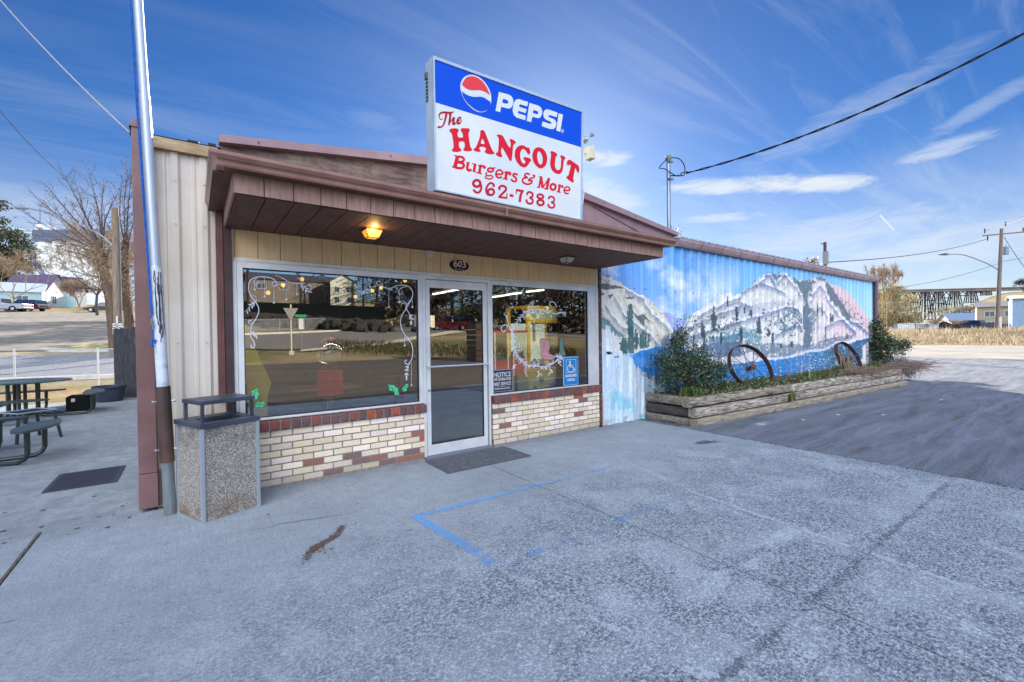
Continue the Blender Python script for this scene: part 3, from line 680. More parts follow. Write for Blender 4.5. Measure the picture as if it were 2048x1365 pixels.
fillp(s,f5,[(1327,553),(1313,628),(1190,593),(1168,622),(1195,643),(1302,675),(1290,742),(1165,706),(1148,728),(1170,752),(1290,787),(1278,864),(1130,818),(1085,775),(1064,700),(1072,610),(1088,560),(1120,515),(1165,502)],it=0)
fillp(s,f5,[(1350,568),(1505,615),(1550,650),(1572,710),(1565,765),(1540,812),(1505,832),(1400,806),(1382,898),(1303,876)],[[(1420,690),(1478,705),(1505,730),(1492,766),(1410,744)]],0)
fillp(s,f5,[(1830,735),(1818,812),(1695,775),(1668,795),(1700,820),(1765,842),(1800,875),(1812,930),(1795,985),(1760,1015),(1700,1014),(1560,964),(1573,886),(1700,926),(1735,915),(1712,888),(1630,855),(1595,815),(1587,750),(1605,700),(1645,675),(1700,688)],it=0)
fillp(s,f5,[(1850,745),(1922,768),(1878,1062),(1808,1040)],it=0)
ring(s,f5,1917,1048,20,32,5); stroke(s,f5,[(1908,1065),(1912,1032),(1925,1038),(1915,1050),(1926,1066)],6)
s.build('brand_lettering',M_sw,S)
A1=(860,210,11.375); A2=(1010,280,11.375); A3=(890,300,11.375); A4=(1010,330,11.375)
a1=TR(A1,SY,.0045);a2=TR(A2,SY,.0045);a3=TR(A3,SY,.0045);a4=TR(A4,SY,.0045)
s=MB()
fillp(s,a1,[(185,250),(200,200),(240,165),(310,152),(400,160),(470,165),(520,158),(552,146),(525,182),(480,208),(400,212),(300,196),(245,208),(215,250),(212,300),(238,332),(300,310),(270,342),(230,348),(200,312)])
fillp(s,a1,[(340,190),(395,205),(372,310),(335,430),(290,510),(240,532),(180,536),(158,515),(178,490),(228,488),(255,498),(290,440),(315,350),(335,260)])
fillp(s,a1,[(428,182),(488,202),(478,280),(464,395),(440,492),(405,462),(415,370),(432,270)])
fillp(s,a1,[(452,400),(490,330),(520,278),(562,285),(565,330),(548,415),(585,395),(592,425),(555,468),(510,468),(493,430),(508,345),(470,415)])
fillp(s,a1,[(590,400),(600,330),(640,282),(695,270),(712,300),(690,352),(640,388),(650,412),(690,382),(732,320),(715,385),(680,445),(640,460),(600,440)],[[(640,345),(662,305),(680,310),(664,345)]])
s.build('script_lettering',M_sdr,S)
s=MB()
fillp(s,a1,[(436,600),(436,570),(470,545),(560,536),(625,545),(650,570),(645,610),(618,640),(622,690),(638,745),(700,752),(748,745),(745,700),(732,640),(700,605),(690,570),(705,540),(780,533),(870,538),(900,560),(898,600),(870,640),(875,720),(890,820),(905,920),(920,980),(957,1008),(952,1042),(900,1058),(810,1062),(760,1042),(750,1012),(775,985),(788,940),(780,870),(765,838),(720,838),(672,840),(652,862),(652,930),(665,985),(712,1018),(710,1052),(660,1072),(580,1080),(505,1066),(493,1040),(503,1005),(530,985),(530,900),(515,790),(500,700),(485,650),(448,620)])
fillp(s,a1,[(1138,640),(1138,600),(1158,580),(1195,573),(1228,593),(1257,650),(1292,740),(1327,830),(1362,920),(1402,1010),(1422,1055),(1458,1083),(1458,1118),(1410,1134),(1340,1127),(1270,1107),(1238,1082),(1238,1052),(1272,1028),(1262,985),(1230,963),(1170,955),(1120,970),(1115,1010),(1152,1045),(1142,1068),(1100,1077),(1040,1064),(998,1047),(985,1020),(998,998),(1035,980),(1070,900),(1110,790),(1135,700)],[[(1185,770),(1208,800),(1243,893),(1200,895),(1145,887),(1160,830)]])
fillp(s,a1,[(1513,705),(1515,683),(1560,678),(1620,688),(1657,720),(1692,780),(1742,880),(1800,975),(1815,975),(1831,926),(1826,856),(1808,811),(1806,780),(1860,784),(1930,828),(1948,852),(1940,882),(1900,902),(1886,946),(1871,1096),(1858,1236),(1848,1280),(1820,1284),(1800,1262),(1756,1178),(1706,1088),(1660,1010),(1640,975),(1620,990),(1610,1060),(1613,1110),(1642,1150),(1637,1187),(1600,1197),(1540,1177),(1498,1142),(1488,1110),(1508,1095),(1540,1080),(1550,1000),(1558,880),(1560,790),(1545,740)])
fillp(s,a2,[(217,300),(228,230),(265,175),(320,137),(380,123),(440,138),(490,180),(535,178),(555,205),(572,300),(562,328),(535,342),(508,322),(480,270),(440,220),(410,206),(375,223),(350,270),(338,340),(345,420),(365,490),(400,540),(430,550),(455,530),(455,490),(433,452),(408,435),(410,408),(440,396),(500,403),(550,418),(594,455),(588,492),(560,500),(540,545),(510,592),(460,628),(420,633),(360,612),(300,562),(253,490),(225,420),(214,360)])
fillp(s,a2,[(612,380),(622,300),(658,220),(710,178),(760,170),(832,188),(893,240),(938,320),(958,420),(948,520),(918,592),(865,642),(800,660),(740,632),(680,572),(633,490)],[[(727,340),(737,280),(765,260),(800,287),(833,350),(853,430),(848,510),(828,558),(800,570),(767,540),(737,470),(724,400)]])
fillp(s,a2,[(1022,290),(1035,262),(1060,260),(1110,273),(1165,308),(1188,345),(1175,368),(1150,382),(1140,450),(1130,540),(1130,600),(1150,665),(1190,695),(1230,690),(1255,660),(1265,580),(1270,480),(1275,425),(1253,395),(1250,358),(1285,354),(1332,375),(1369,408),(1368,438),(1337,452),(1327,540),(1312,650),(1292,732),(1245,780),(1190,783),(1120,753),(1058,692),(1023,600),(1020,500),(1038,400),(1043,330)])
fillp(s,a2,[(1402,500),(1428,468),(1465,452),(1520,488),(1592,538),(1655,578),(1679,620),(1688,690),(1673,748),(1648,754),(1623,712),(1610,660),(1595,640),(1580,700),(1560,800),(1545,880),(1562,940),(1557,970),(1525,974),(1460,932),(1398,882),(1387,850),(1403,828),(1435,820),(1455,740),(1480,640),(1490,590),(1475,560),(1450,580),(1415,588),(1400,550)])
s.build('name_lettering',M_sr,S)
s=MB()
def disc(f,x,y,r): fillp(s,f,ell(x,y,r,r,12),it=0)
st=lambda f,P,w,**k: stroke(s,f,P,w,**k)
# second line of lettering
st(a3,[(282,150),(215,410)],88); st(a3,[(300,155),(390,175),(428,225),(385,272),(290,278)],52); st(a3,[(290,285),(395,310),(425,368),(375,420),(230,408)],56); st(a3,[(205,132),(330,160)],26); st(a3,[(148,388),(300,432)],26)
st(a3,[(525,290),(500,420),(535,472),(600,452)],58); st(a3,[(680,325),(650,505)],62); st(a3,[(478,288),(560,300)],22); st(a3,[(610,316),(705,330)],22); st(a3,[(640,495),(695,508)],22)
st(a3,[(802,360),(775,530)],62); st(a3,[(742,362),(830,350)],26); st(a3,[(705,518),(832,548)],28); st(a3,[(815,405),(850,368),(900,385)],38); disc(a3,892,402,36)
ring(s,a3,1030,462,62,42,46); st(a3,[(1075,420),(1145,412)],30); st(a3,[(955,515),(925,555),(965,592),(1060,585)],34); st(a3,[(925,595),(915,635),(1000,668),(1075,640),(1080,590)],32)
st(a3,[(1165,560),(1300,552),(1288,490),(1232,460),(1172,495),(1152,570),(1185,625),(1240,640),(1290,612)],40)
st(a3,[(1390,510),(1375,670)],62); st(a3,[(1335,512),(1425,500)],26); st(a3,[(1308,655),(1422,682)],28); st(a3,[(1405,555),(1445,515),(1485,520)],36); disc(a3,1472,552,36)
st(a3,[(1645,580),(1600,548),(1550,560),(1545,592),(1592,630),(1618,680),(1588,722),(1530,708),(1500,665)],44)
st(a2,[(558,795),(500,768),(450,792),(452,832),(500,862),(430,872),(392,920),(418,980),(510,1015),(592,985),(602,925),(520,938)],42); st(a2,[(520,930),(570,880),(650,860),(668,820),(620,808)],34)
st(a2,[(812,850),(768,1085)],44); st(a2,[(815,850),(850,1098)],58); st(a2,[(985,890),(850,1098)],32); st(a2,[(992,890),(945,1122)],60); st(a2,[(770,842),(842,850)],26); st(a2,[(960,880),(1025,892)],26); st(a2,[(718,1078),(792,1090)],24); st(a2,[(878,1108),(972,1132)],26)
ring(s,a2,1088,1074,58,66,52)
st(a2,[(1236,1035),(1215,1190)],52); st(a2,[(1196,1030),(1262,1028)],24); st(a2,[(1168,1178),(1262,1202)],26); st(a2,[(1245,1080),(1275,1048),(1312,1050)],30); disc(a2,1306,1076,28)
st(a2,[(1352,1152),(1460,1150),(1452,1092),(1405,1072),(1355,1108),(1342,1170),(1378,1222),(1445,1222)],36)
s.build('subtitle_lettering',M_sr,S)
s=MB()
ring(s,a3,718,768,80,74,62); st(a3,[(815,790),(815,900),(770,968),(695,968),(640,905)],50)
st(a3,[(1115,825),(1080,772),(1015,765),(950,840),(932,930),(960,1010),(1050,1040)],48); ring(s,a3,1040,962,70,68,52); disc(a3,1102,826,28)
st(a3,[(1240,915),(1228,862),(1290,822),(1368,850),(1378,915),(1310,990),(1230,1070)],50); st(a3,[(1205,1075),(1412,1100)],42); st(a3,[(1392,1100),(1410,995)],24)
st(a3,[(1465,1032),(1552,1058)],58)
st(a4,[(245,578),(420,602)],52); st(a4,[(392,600),(350,700),(330,850)],58); st(a4,[(250,570),(248,665)],22)
st(a4,[(500,690),(510,638),(560,622),(618,660),(618,722),(550,752)],46); st(a4,[(550,748),(618,790),(618,862),(560,888),(495,855),(480,790)],46)
ring(s,a4,798,722,68,46,48,rot=.2); ring(s,a4,802,862,72,60,52,rot=.2)
st(a4,[(992,785),(1000,738),(1050,724),(1108,765),(1106,830),(1045,857)],42); st(a4,[(1045,853),(1110,890),(1112,955),(1060,982),(992,950),(975,890)],42)
s.build('phone_number',mat('sign_number_red',(190,24,46),.35),S)
s=MB()
for i in range(6): s.box(1.893,1.906,4.0,4.04,4.02-i*.035,4.035-i*.035)
s.box(1.885,1.906,4.0,4.045,4.06,4.12)
s.build('side_vents',mat('vent_dark',(92,94,92),.5),S)
MB().box(1.95,2.0,3.95,4.0,2.8,2.96).build('mounting_bracket',M_galv,S)
s=MB(); s.box(3.89,3.93,3.92,4.0,2.85,3.15); s.tube([(3.93,3.93,3.6),(3.95,3.93,3.3),(3.92,3.93,3.12)],.006,5); s.build('mounting_bracket',M_galv,S)
# floodlight and sensor on the sign edge
FL=thing('security_floodlight','twin headed grey and cream security floodlight clamped to the right edge of the big sign','floodlight',(3.95,3.95,3.75))
p1=onY(1173,281,3.95); p2=onY(1181,272,3.93); p3=onY(1168,306,3.95); p4=onY(1178,307,3.93)
s=MB(); s.tube([onY(1165,279,3.96),p1],[.028,.045],12); s.build('junction_box',M_galv,FL)
s=MB(); s.tube([p1,p2],.012,6); s.tube([p2,onY(1186,268,3.9)],[.022,.032],10); s.build('lamp_head',mat('lamp_grey',(150,150,142),.5),FL)
s=MB(); M_=Matrix.Translation(p4)@Matrix.Rotation(R(-8),4,'Y'); s.tube([p3,p4],.01,6); s.box(-.035,.035,-.05,.05,-.075,.075,M=M_); s.box(.035,.045,-.06,.06,-.085,.085,M=M_); s.build('lamp_head',mat('lamp_cream',(214,206,180),.5),FL,bevel=.006)
# ---------------- soffit lamps
def ceiling_lamp(x,y,lit):
    lb='lit amber glass ceiling lamp under the canopy, left of the door' if lit else 'unlit frosted glass ceiling lamp under the right end of the canopy'
    t=thing('ceiling_lamp',lb,'lamp',(x,y,2.61),'square glass lamps on the canopy soffit')
    s=MB(); s.box(x-.085,x+.085,y-.085,y+.085,2.596,2.611); 
    A_=[(-.085,-.085),(.085,-.085),(.085,.085),(-.085,.085)]
    for (ax,ay) in A_: s.tube([(x+ax*.95,y+ay*.95,2.598),(x+ax*.60,y+ay*.60,2.527)],.005,5)
    for z,k in ((2.527,.60),): s.tube([(x+a*k,y+b*k,z) for a,b in A_+A_[:1]],.005,5)
    s.build('frame',mat('lamp_bronze',(70,56,42),.5),t)
    s=MB(); k0,k1=.92,.58
    for i in range(4):
        a,b=A_[i],A_[(i+1)%4]; s.add([(x+a[0]*k0,y+a[1]*k0,2.598),(x+b[0]*k0,y+b[1]*k0,2.598),(x+b[0]*k1,y+b[1]*k1,2.528),(x+a[0]*k1,y+a[1]*k1,2.528)],[(0,1,2,3)])
    s.add([(x+a[0]*k1,y+a[1]*k1,2.528) for a in A_],[(0,1,2,3)])
    s.build('glass_shade',mat('amber_glass',(236,178,84),.3,emit=(255,176,66),es=.30) if lit else mat('frosted_glass',(190,186,172),.25),t)
    if lit:
        l=bpy.data.lights.new('lamp_light','POINT'); l.energy=1.5; l.color=(1,.62,.22); l.shadow_soft_size=.02
        o=bpy.data.objects.new('lamp_light',l); COL.objects.link(o); o.location=(x,y,2.56); o.parent=t; o.matrix_parent_inverse=Matrix.Translation(t.location).inverted()
        l2=bpy.data.lights.new('lamp_light','POINT'); l2.energy=1.2; l2.color=(1,.6,.2); l2.shadow_soft_size=.015  # extra light outside the shade, makes the lamp's glow on the soffit
        o=bpy.data.objects.new('lamp_light',l2); COL.objects.link(o); o.location=(x-.01,y-.12,2.575); o.parent=t; o.matrix_parent_inverse=Matrix.Translation(t.location).inverted()
ceiling_lamp(1.465,4.42,True); ceiling_lamp(4.20,4.52,False)
s=MB(); s.box(2.37,2.45,5.07,5.12,2.55,2.605); s.box(2.385,2.435,5.05,5.1,2.53,2.552); s.tube([(2.41,5.07,2.59),(2.2,5.10,2.60)],.005,5)
tag(s.build('motion_sensor',M_white,bevel=.006),'small white motion sensor box tucked under the soffit above the door','sensor')
# ---------------- text helper (built-in font, turned to mesh)
def text(body,h,mt,par,M_,name='lettering',sx=1,ext=.0006,align='CENTER',bold=0):
    c=bpy.data.curves.new(name,'FONT'); c.body=body; c.size=h; c.align_x=align; c.align_y='CENTER'; c.extrude=ext; c.offset=bold
    o=bpy.data.objects.new(name,c); COL.objects.link(o); dg=bpy.context.evaluated_depsgraph_get(); dg.update()
    me=bpy.data.meshes.new_from_object(o.evaluated_get(dg)); bpy.data.objects.remove(o); me.transform(Matrix.Diagonal((sx,1,1,1))); me.transform(M_)
    me.materials.clear(); me.materials.append(mt); ob=bpy.data.objects.new(name,me); COL.objects.link(ob); ob.parent=par
    if par.type=='EMPTY': ob.matrix_parent_inverse=Matrix.Translation(par.location).inverted()
    return ob
def facing(x,y,z): return Matrix.Translation((x,y,z))@Matrix.Rotation(R(90),4,'X')
P=thing('address_plaque','oval maroon house number plaque reading 603 on the tan panel over the door','plaque',(2.835,5.11,2.46))
s=MB(); s.prism([(2.837+.155*math.cos(t),5.118,2.462+.083*math.sin(t)) for t in [2*math.pi*i/40 for i in range(40)]],(0,-.008,0)); s.build('rim',mat('plaque_rim',(232,214,204),.4),P)
s=MB(); s.prism([(2.837+.147*math.cos(t),5.111,2.462+.076*math.sin(t)) for t in [2*math.pi*i/40 for i in range(40)]],(0,-.003,0)); s.build('plaque_face',mat('plaque_maroon',(52,10,18),.3),P)
M_pl=mat('plaque_letter',(246,226,214),.5)
f7=TR((880,510,15.167),5.15,.046)
s=MB()
stroke(s,f7,[(455,215),(400,215),(378,290),(385,350),(425,375),(470,345),(468,295),(425,280),(385,310)],[26,26]); ring(s,f7,552,295,42,82,26)
stroke(s,f7,[(630,250),(660,228),(705,240),(700,285),(655,298)],24); stroke(s,f7,[(655,298),(710,320),(712,375),(670,395),(625,380)],26)
s.build('house_number',M_pl,P)
text('First Street',.032,mat('plaque_small_letter',(196,176,206),.5),P,facing(2.838,5.1055,2.408),'street_lettering',.95)
# notice sign and parking sign leaning inside the right window glass edge
NS=thing('notice_sign','dark blue printed notice promising fast service in the lower left corner of the right window','sign',(3.5,5.1,.8))
s=MB(); s.box(3.322,3.672,5.112,5.118,.755,1.062); s.build('sign_board',mat('notice_edge',(150,156,176),.4),NS)
s=MB(); s.box(3.330,3.664,5.108,5.113,.763,1.054); s.build('sign_face',mat('notice_blue',(46,52,82),.35,(38,44,70),6),NS)
for tx,z,h,sx_ in (('NOTICE',.992,.088,.92),('WE GUARANTEE',.925,.048,.80),('FAST SERVICE',.862,.066,.72),('~ No Matter How Long It Takes ~',.797,.028,.72)):
    text(tx,h,M_white,NS,facing(3.497,5.1068,z),'lettering',sx_,bold=.0008)
s=MB(); s.box(3.36,3.634,5.1065,5.108,.953,.956); s.box(3.36,3.634,5.1065,5.108,.822,.825); s.build('rule_lines',M_white,NS)
HS=thing('parking_sign','small blue wheelchair symbol parking sign standing in the right window','sign',(4.8,5.1,.75))
def rrect(x0,x1,z0,z1,r,n=5):
    P_=[]
    for cx,cz,a0 in ((x1-r,z1-r,0),(x0+r,z1-r,90),(x0+r,z0+r,180),(x1-r,z0+r,270)):
        for i in range(n+1): t=R(a0+90*i/n); P_.append((cx+r*math.cos(t),cz+r*math.sin(t)))
    return P_
M_hb=mat('sign_blue',(24,124,188),.35)
s=MB(); s.prism([(a,5.116,b) for a,b in rrect(4.648,4.966,.745,1.192,.02)],(0,-.005,0)); s.build('sign_edge',mat('sign_edge_pale',(190,214,228),.4),HS)
s=MB(); s.prism([(a,5.110,b) for a,b in rrect(4.656,4.958,.753,1.184,.018)],(0,-.003,0)); s.build('sign_face',M_hb,HS)
f8=TR((970,580,6.5),5.15,.045)
s=MB()
o1=[(a,5.1060,b) for a,b in rrect(4.700,4.914,.945,1.150,.015)]; o2=[(a,5.1060,b) for a,b in rrect(4.706,4.908,.951,1.144,.012)]; s.poly(o1,[o2])
disc2=lambda x,y,r: fillp(s,f8,ell(x,y,r,r*1.1,14),it=0)
disc2(1078,935,12); stroke(s,f8,[(1078,950),(1082,1002)],15); stroke(s,f8,[(1080,975),(1118,976)],9); stroke(s,f8,[(1082,1002),(1122,1002),(1135,1042),(1150,1036)],12,k=1); stroke(s,f8,[(1070,975),(1050,1002),(1052,1045),(1080,1068),(1112,1060),(1124,1036)],9)
s.build('wheelchair_symbol',M_white,HS)
text('HANDICAPPED',.058,M_white,HS,facing(4.807,5.1062,.893),'lettering',.62,bold=.0014); text('PARKING',.058,M_white,HS,facing(4.807,5.1062,.828),'lettering',.66,bold=.0014)
# ---------------- holiday painting on the glass
M_vine=mat('window_paint_white',(214,220,232),.7); M_holly=mat('window_paint_green',(84,196,140),.6); M_ink=mat('window_paint_dark',(14,44,26),.6)
v1=TR((470,530,8.029),GY,.0022); v2=TR((690,540,8.53),GY,.0022); v3=TR((690,680,8.53),GY,.0022); v4=TR((470,660,7.186),GY,.0022)
s=MB()
def leaf(f,x,y,a,l=60,w_=24): 
    ca,sa=math.cos(R(a)),math.sin(R(a)); fillp(s,f,[(x+ca*u-sa*v*w_/2,y+sa*u+ca*v*w_/2) for u,v in ((0,0),(l*.3,.9),(l*.7,.7),(l,0),(l*.7,-.7),(l*.3,-.9))],it=1)
def star(f,x,y,r=24,n=6):
    fillp(s,f,[(x+(r if i%2==0 else r*.4)*math.cos(math.pi*i/n+.4),y+(r if i%2==0 else r*.4)*math.sin(math.pi*i/n+.4)) for i in range(2*n)],it=0)
stroke(s,v1,[(630,345),(668,320),(655,270),(600,225),(520,200),(420,192),(330,205),(250,245),(218,330),(225,430),(270,520),(330,600),(375,680),(380,760),(340,860),(280,950),(250,1050),(252,1150),(300,1230),(315,1300),(280,1335),(250,1310),(270,1285)],13)
stroke(s,v1,[(630,345),(600,330),(600,290),(625,270)],9); stroke(s,v1,[(360,215),(320,240),(305,285),(340,315),(368,285),(350,255)],8)
stroke(s,v1,[(640,170),(700,185),(780,225),(850,265),(930,295),(1020,300),(1070,275),(1060,225),(1015,210),(1005,235)],8)
stroke(s,v1,[(1020,300),(1070,320),(1120,370),(1160,430),(1240,440)],8)
for x,y,a in ((1065,315,-30),(1060,315,80),(1100,345,10),(1095,355,95),(1140,400,-30),(1135,400,95),(1170,430,5)): leaf(v1,x,y,a)
stroke(s,v1,[(320,600),(270,640),(220,690),(150,760)],8)
for x,y,a in ((310,605,170),(310,610,100),(270,640,180),(275,645,90),(225,690,80),(190,730,75)): leaf(v1,x,y,a,70,22)
stroke(s,v1,[(300,940),(240,950),(212,915),(245,890),(265,915)],8); stroke(s,v1,[(260,1080),(300,1110),(350,1180)],7)
stroke(s,v1,[(270,480),(320,510),(340,550),(335,585)],7)
for x,y,a in ((270,1075,20),(300,1110,80),(320,1130,30),(340,1150,70)): leaf(v1,x,y,a,50,20)
for x,y0,y1 in ((475,205,500),(625,345,600),(822,245,550),(992,310,470),(318,315,390)):
    stroke(s,v1,[(x,y0),(x-2,y1)],5); star(v1,x,y1+8)
stroke(s,v2,[(600,250),(565,262),(540,240),(548,205),(590,200),(625,240),(650,290),(720,315),(800,310),(870,275),(980,262),(1060,275),(1130,330),(1155,410),(1130,510),(1060,590),(1040,650),(1090,740),(1130,820),(1140,930)],12)
stroke(s,v2,[(550,285),(490,285),(440,330),(390,380),(280,385)],8); 
for x,y,a in ((440,320,-120),(430,330,110),(400,355,-150),(395,370,120),(350,385,-150),(345,385,140),(320,390,-170),(300,395,120)): leaf(v2,x,y,a,60,26)
stroke(s,v2,[(1060,285),(980,300),(925,340),(918,395),(960,420),(985,385),(955,370)],8)
stroke(s,v2,[(1130,510),(1050,650),(970,780),(945,880),(960,990),(1020,1110),(1090,1190),(1140,1280),(1155,1365)],12)
for x,y,a in ((1100,765,80),(1110,775,0),(1120,800,110),(1130,830,20),(1130,870,120),(1135,900,110)): leaf(v2,x,y,a,60,22)
for x,y0,y1 in ((582,290,430),(748,320,630),(925,400,545),(1148,510,630),(1018,1120,1285)): stroke(s,v2,[(x,y0),(x,y1)],5); star(v2,x,y1+6)
stroke(s,v3,[(1080,0),(1130,60),(1155,180),(1140,320),(1085,410),(1035,405),(1022,360),(1060,345)],11); stroke(s,v3,[(1100,400),(1060,500),(1045,600)],7)
for x,y,a in ((1070,450,160),(1060,450,60),(1055,500,150),(1055,500,50),(1048,570,140),(1048,570,45),(1045,600,85)): leaf(v3,x,y,a,50,22)
leaf(v3,1045,590,87,115,30); stroke(s,v3,[(1130,380),(1132,770)],4); star(v3,1133,775,18)
s.build('painted_vine',M_vine,WIN1)
HL=[((v4,[(340,825),(325,880),(352,925),(330,950),(322,1000),(290,1000),(258,1020),(240,1000),(205,975),(235,940),(240,900),(225,880),(270,865),(300,845)]),[(320,850),(230,985)]),
 ((v4,[(265,1068),(300,1060),(325,1022),(360,1045),(405,1022),(425,1050),(455,1072),(420,1090),(385,1120),(350,1105),(300,1125),(285,1090)]),[(290,1070),(440,1070)]),
 ((v3,[(725,750),(770,770),(838,768),(850,800),(905,828),(905,880),(928,935),(890,938),(850,952),(840,900),(815,870),(755,870),(750,820)]),[(745,775),(900,920)]),
 ((v3,[(1078,742),(1075,800),(1055,840),(1048,878),(1010,880),(985,885),(975,850),(975,820),(1005,800),(1025,755)]),[(1060,770),(995,870)])]
for (f,P_),ax in HL:
    s=MB(); s2=MB(); fillp(s,f,P_,it=0); f2=lambda p,f=f: f(p)+Vector((0,-.0012,0))
    stroke(s2,f2,P_+[P_[0]],5,k=1); stroke(s2,f2,ax,6)
    m_=Vector(ax[0]).lerp(Vector(ax[1]),.5); d_=(Vector(ax[1])-Vector(ax[0])).normalized(); pq=Vector((-d_.y,d_.x))
    for t in (-24,12): stroke(s2,f2,[m_+d_*t,m_+d_*(t-16)+pq*26],4); stroke(s2,f2,[m_+d_*t,m_+d_*(t-16)-pq*26],4)
    s.build('painted_holly',M_holly,WIN1); s2.build('holly_outline',M_ink,WIN1)
s=MB()
for x,y in ((975,940),(995,965),(970,980)): fillp(s,v3,ell(x,y,10,10,10),it=0)
s.build('painted_berries',mat('berry_red',(150,30,34),.6),WIN1)
# right window wreath and boots
b8=TR((970,580,6.5),GY,.0022)
s=MB(); rr=random.Random(2)
stroke(s,b8,[(830,300),(760,262),(660,250),(560,275),(480,340),(410,430),(370,520),(355,600),(370,720),(410,840),(480,930),(570,985),(680,995),(780,1000),(880,960),(960,900)],[7,10])
stroke(s,b8,[(360,575),(330,500),(280,460),(225,470),(210,515),(240,548),(268,520)],11); stroke(s,b8,[(355,600),(300,440),(285,330)],8); stroke(s,b8,[(540,290),(500,280),(490,245)],8)
stroke(s,b8,[(560,260),(570,200),(640,140)],8); stroke(s,b8,[(930,225),(900,165),(850,160),(838,195),(860,210)],10); stroke(s,b8,[(700,1000),(690,930),(650,880)],7); stroke(s,b8,[(540,990),(515,1060),(550,1130)],7); stroke(s,b8,[(880,960),(830,960),(810,930)],7); stroke(s,b8,[(440,760),(450,700),(420,715)],6)
W8=[(830,300),(660,250),(560,275),(480,340),(410,430),(370,520),(355,600),(370,720),(410,840),(480,930),(570,985),(680,995),(780,1000),(880,960)]
for i in range(105):
    t=rr.random()*(len(W8)-1.001); i0=int(t); a_=Vector(W8[i0]).lerp(Vector(W8[i0+1]),t-i0); d_=Vector(W8[i0+1])-Vector(W8[i0]); an=math.degrees(math.atan2(d_.y,d_.x))+rr.choice((-1,1))*rr.uniform(25,80)
    leaf(b8,a_.x,a_.y,an,rr.uniform(30,70),rr.uniform(6,11))
for (bx,by,an) in ((285,330,-80),(600,180,-50),(400,960,170),(850,1020,95),(700,1050,95),(960,900,20)):
    for k_ in range(5): leaf(b8,bx+rr.uniform(-15,15),by+k_*14,an+rr.uniform(-55,55),rr.uniform(35,60),13)
for i in range(22): leaf(b8,965+rr.uniform(-12,12),890+rr.uniform(-12,12),rr.uniform(0,360),rr.uniform(50,95),7)
for k_ in range(14): leaf(b8,600+k_*30,300+rr.uniform(-14,26),rr.uniform(-40,40),60,16)
s.build('painted_wreath',M_vine,WIN2)
s=MB(); s2=MB(); BT=[[(712,655),(745,632),(790,640),(835,665),(840,760),(830,820),(880,850),(915,865),(905,885),(870,912),(800,905),(735,880),(722,850),(735,790),(722,720)],[(962,632),(1000,620),(1022,660),(1018,740),(1030,800),(1052,850),(1020,862),(985,840),(968,780)]]
for P_,c_ in zip(BT,(1,0)):
    q_=MB(); fillp(q_,b8,P_,it=1); q_.build('painted_boot',mat('boot_paint',(196,142,146),.7) if c_ else mat('boot_green_paint',(96,124,112),.7),WIN2)
    b9=lambda p: b8(p)+Vector((0,-.0012,0)); stroke(s2,b9,P_+[P_[0]],5,k=2)
for L_ in ([(790,640),(770,700),(790,780),(830,840)],[(745,640),(760,740),(745,830)],[(735,850),(800,870),(890,875)],[(800,660),(820,740),(810,800)]): stroke(s2,b9,L_,4)
s2.build('boot_outline',mat('boot_ink',(60,40,50),.7),WIN2)
# ------------------------------------------------------------------ mural wall: real ribbed sheet, colours painted per vertex
def vnoise(x,y,seed=0):
    xi=np.floor(x).astype(np.int64); yi=np.floor(y).astype(np.int64); fx=x-xi; fy=y-yi; fx=fx*fx*(3-2*fx); fy=fy*fy*(3-2*fy)
    def h(a,b):
        n=(a*374761393+b*668265263+seed*974634777)&0xffffffff; n=((n^(n>>13))*1274126177)&0xffffffff; return ((n^(n>>16))&0xffff)/65535.
    return (h(xi,yi)*(1-fx)+h(xi+1,yi)*fx)*(1-fy)+(h(xi,yi+1)*(1-fx)+h(xi+1,yi+1)*fx)*fy
def fbm(x,y,o=5,seed=0,g=.55):
    s=0;a=1;t=0
    for i in range(o): s=s+a*vnoise(x*2**i,y*2**i,seed+i); t+=a; a*=g
    return s/t
def inpoly(px,py,P):
    P=np.array(P,float); ins=np.zeros(px.shape,bool)
    m=(px>=P[:,0].min())&(px<=P[:,0].max())&(py>=P[:,1].min())&(py<=P[:,1].max())
    if not m.any(): return ins
    a=px[m];b=py[m];r=np.zeros(a.shape,bool); n=len(P)
    for i in range(n):
        x1,y1=P[i];x2,y2=P[(i+1)%n]
        if y1==y2: continue
        c=((y1>b)!=(y2>b))&(a<(x2-x1)*(b-y1)/(y2-y1)+x1); r^=c
    ins[m]=r; return ins
MX0,MX1=5.476,19.07; MZ0,MZ1=-.01,3.30
nx,nz=1250,300
gx=np.unique(np.concatenate([np.linspace(MX0,MX1,700), MX0+(MX1-MX0)*np.linspace(0,1,550)**1.8])); nx=len(gx)
gz_=np.linspace(MZ0,MZ1,nz); GXm,GZm=np.meshgrid(gx,gz_)
P3=np.stack([GXm,np.full_like(GXm,F0),GZm-CH],-1)
zf=P3@np.array(FW); U_=1024+CF*(P3@np.array(RT))/zf; V_=682.5-CF*(P3@np.array(UP))/zf
def sc_(P,crop): return [(crop[0]+x/crop[2],crop[1]+y/crop[2]) for x,y in P]
C1=(1190,470,3.5); C2=(1440,490,4.875)
wx=(fbm(GXm*5,GZm*5,4,3)-.5); wy=(fbm(GXm*5,GZm*5,4,17)-.5)
sc_k=1.0/np.maximum(1,(U_-1190)/260)
Uw=U_+wx*9*sc_k; Vw=V_+wy*9*sc_k
Cc=np.zeros(GXm.shape+(3,))
def L3(*c): return np.array(lin(c))
def put_c(mask,c,a=1.0):
    a=(a*mask)[...,None]; Cc[:]=Cc*(1-a)+c*a
t=np.clip((U_-1195)/560,0,1)[...,None]; v=np.clip((V_-470)/200,0,1)[...,None]
streak=fbm(GXm*14,GZm*.35,4,5)[...,None]
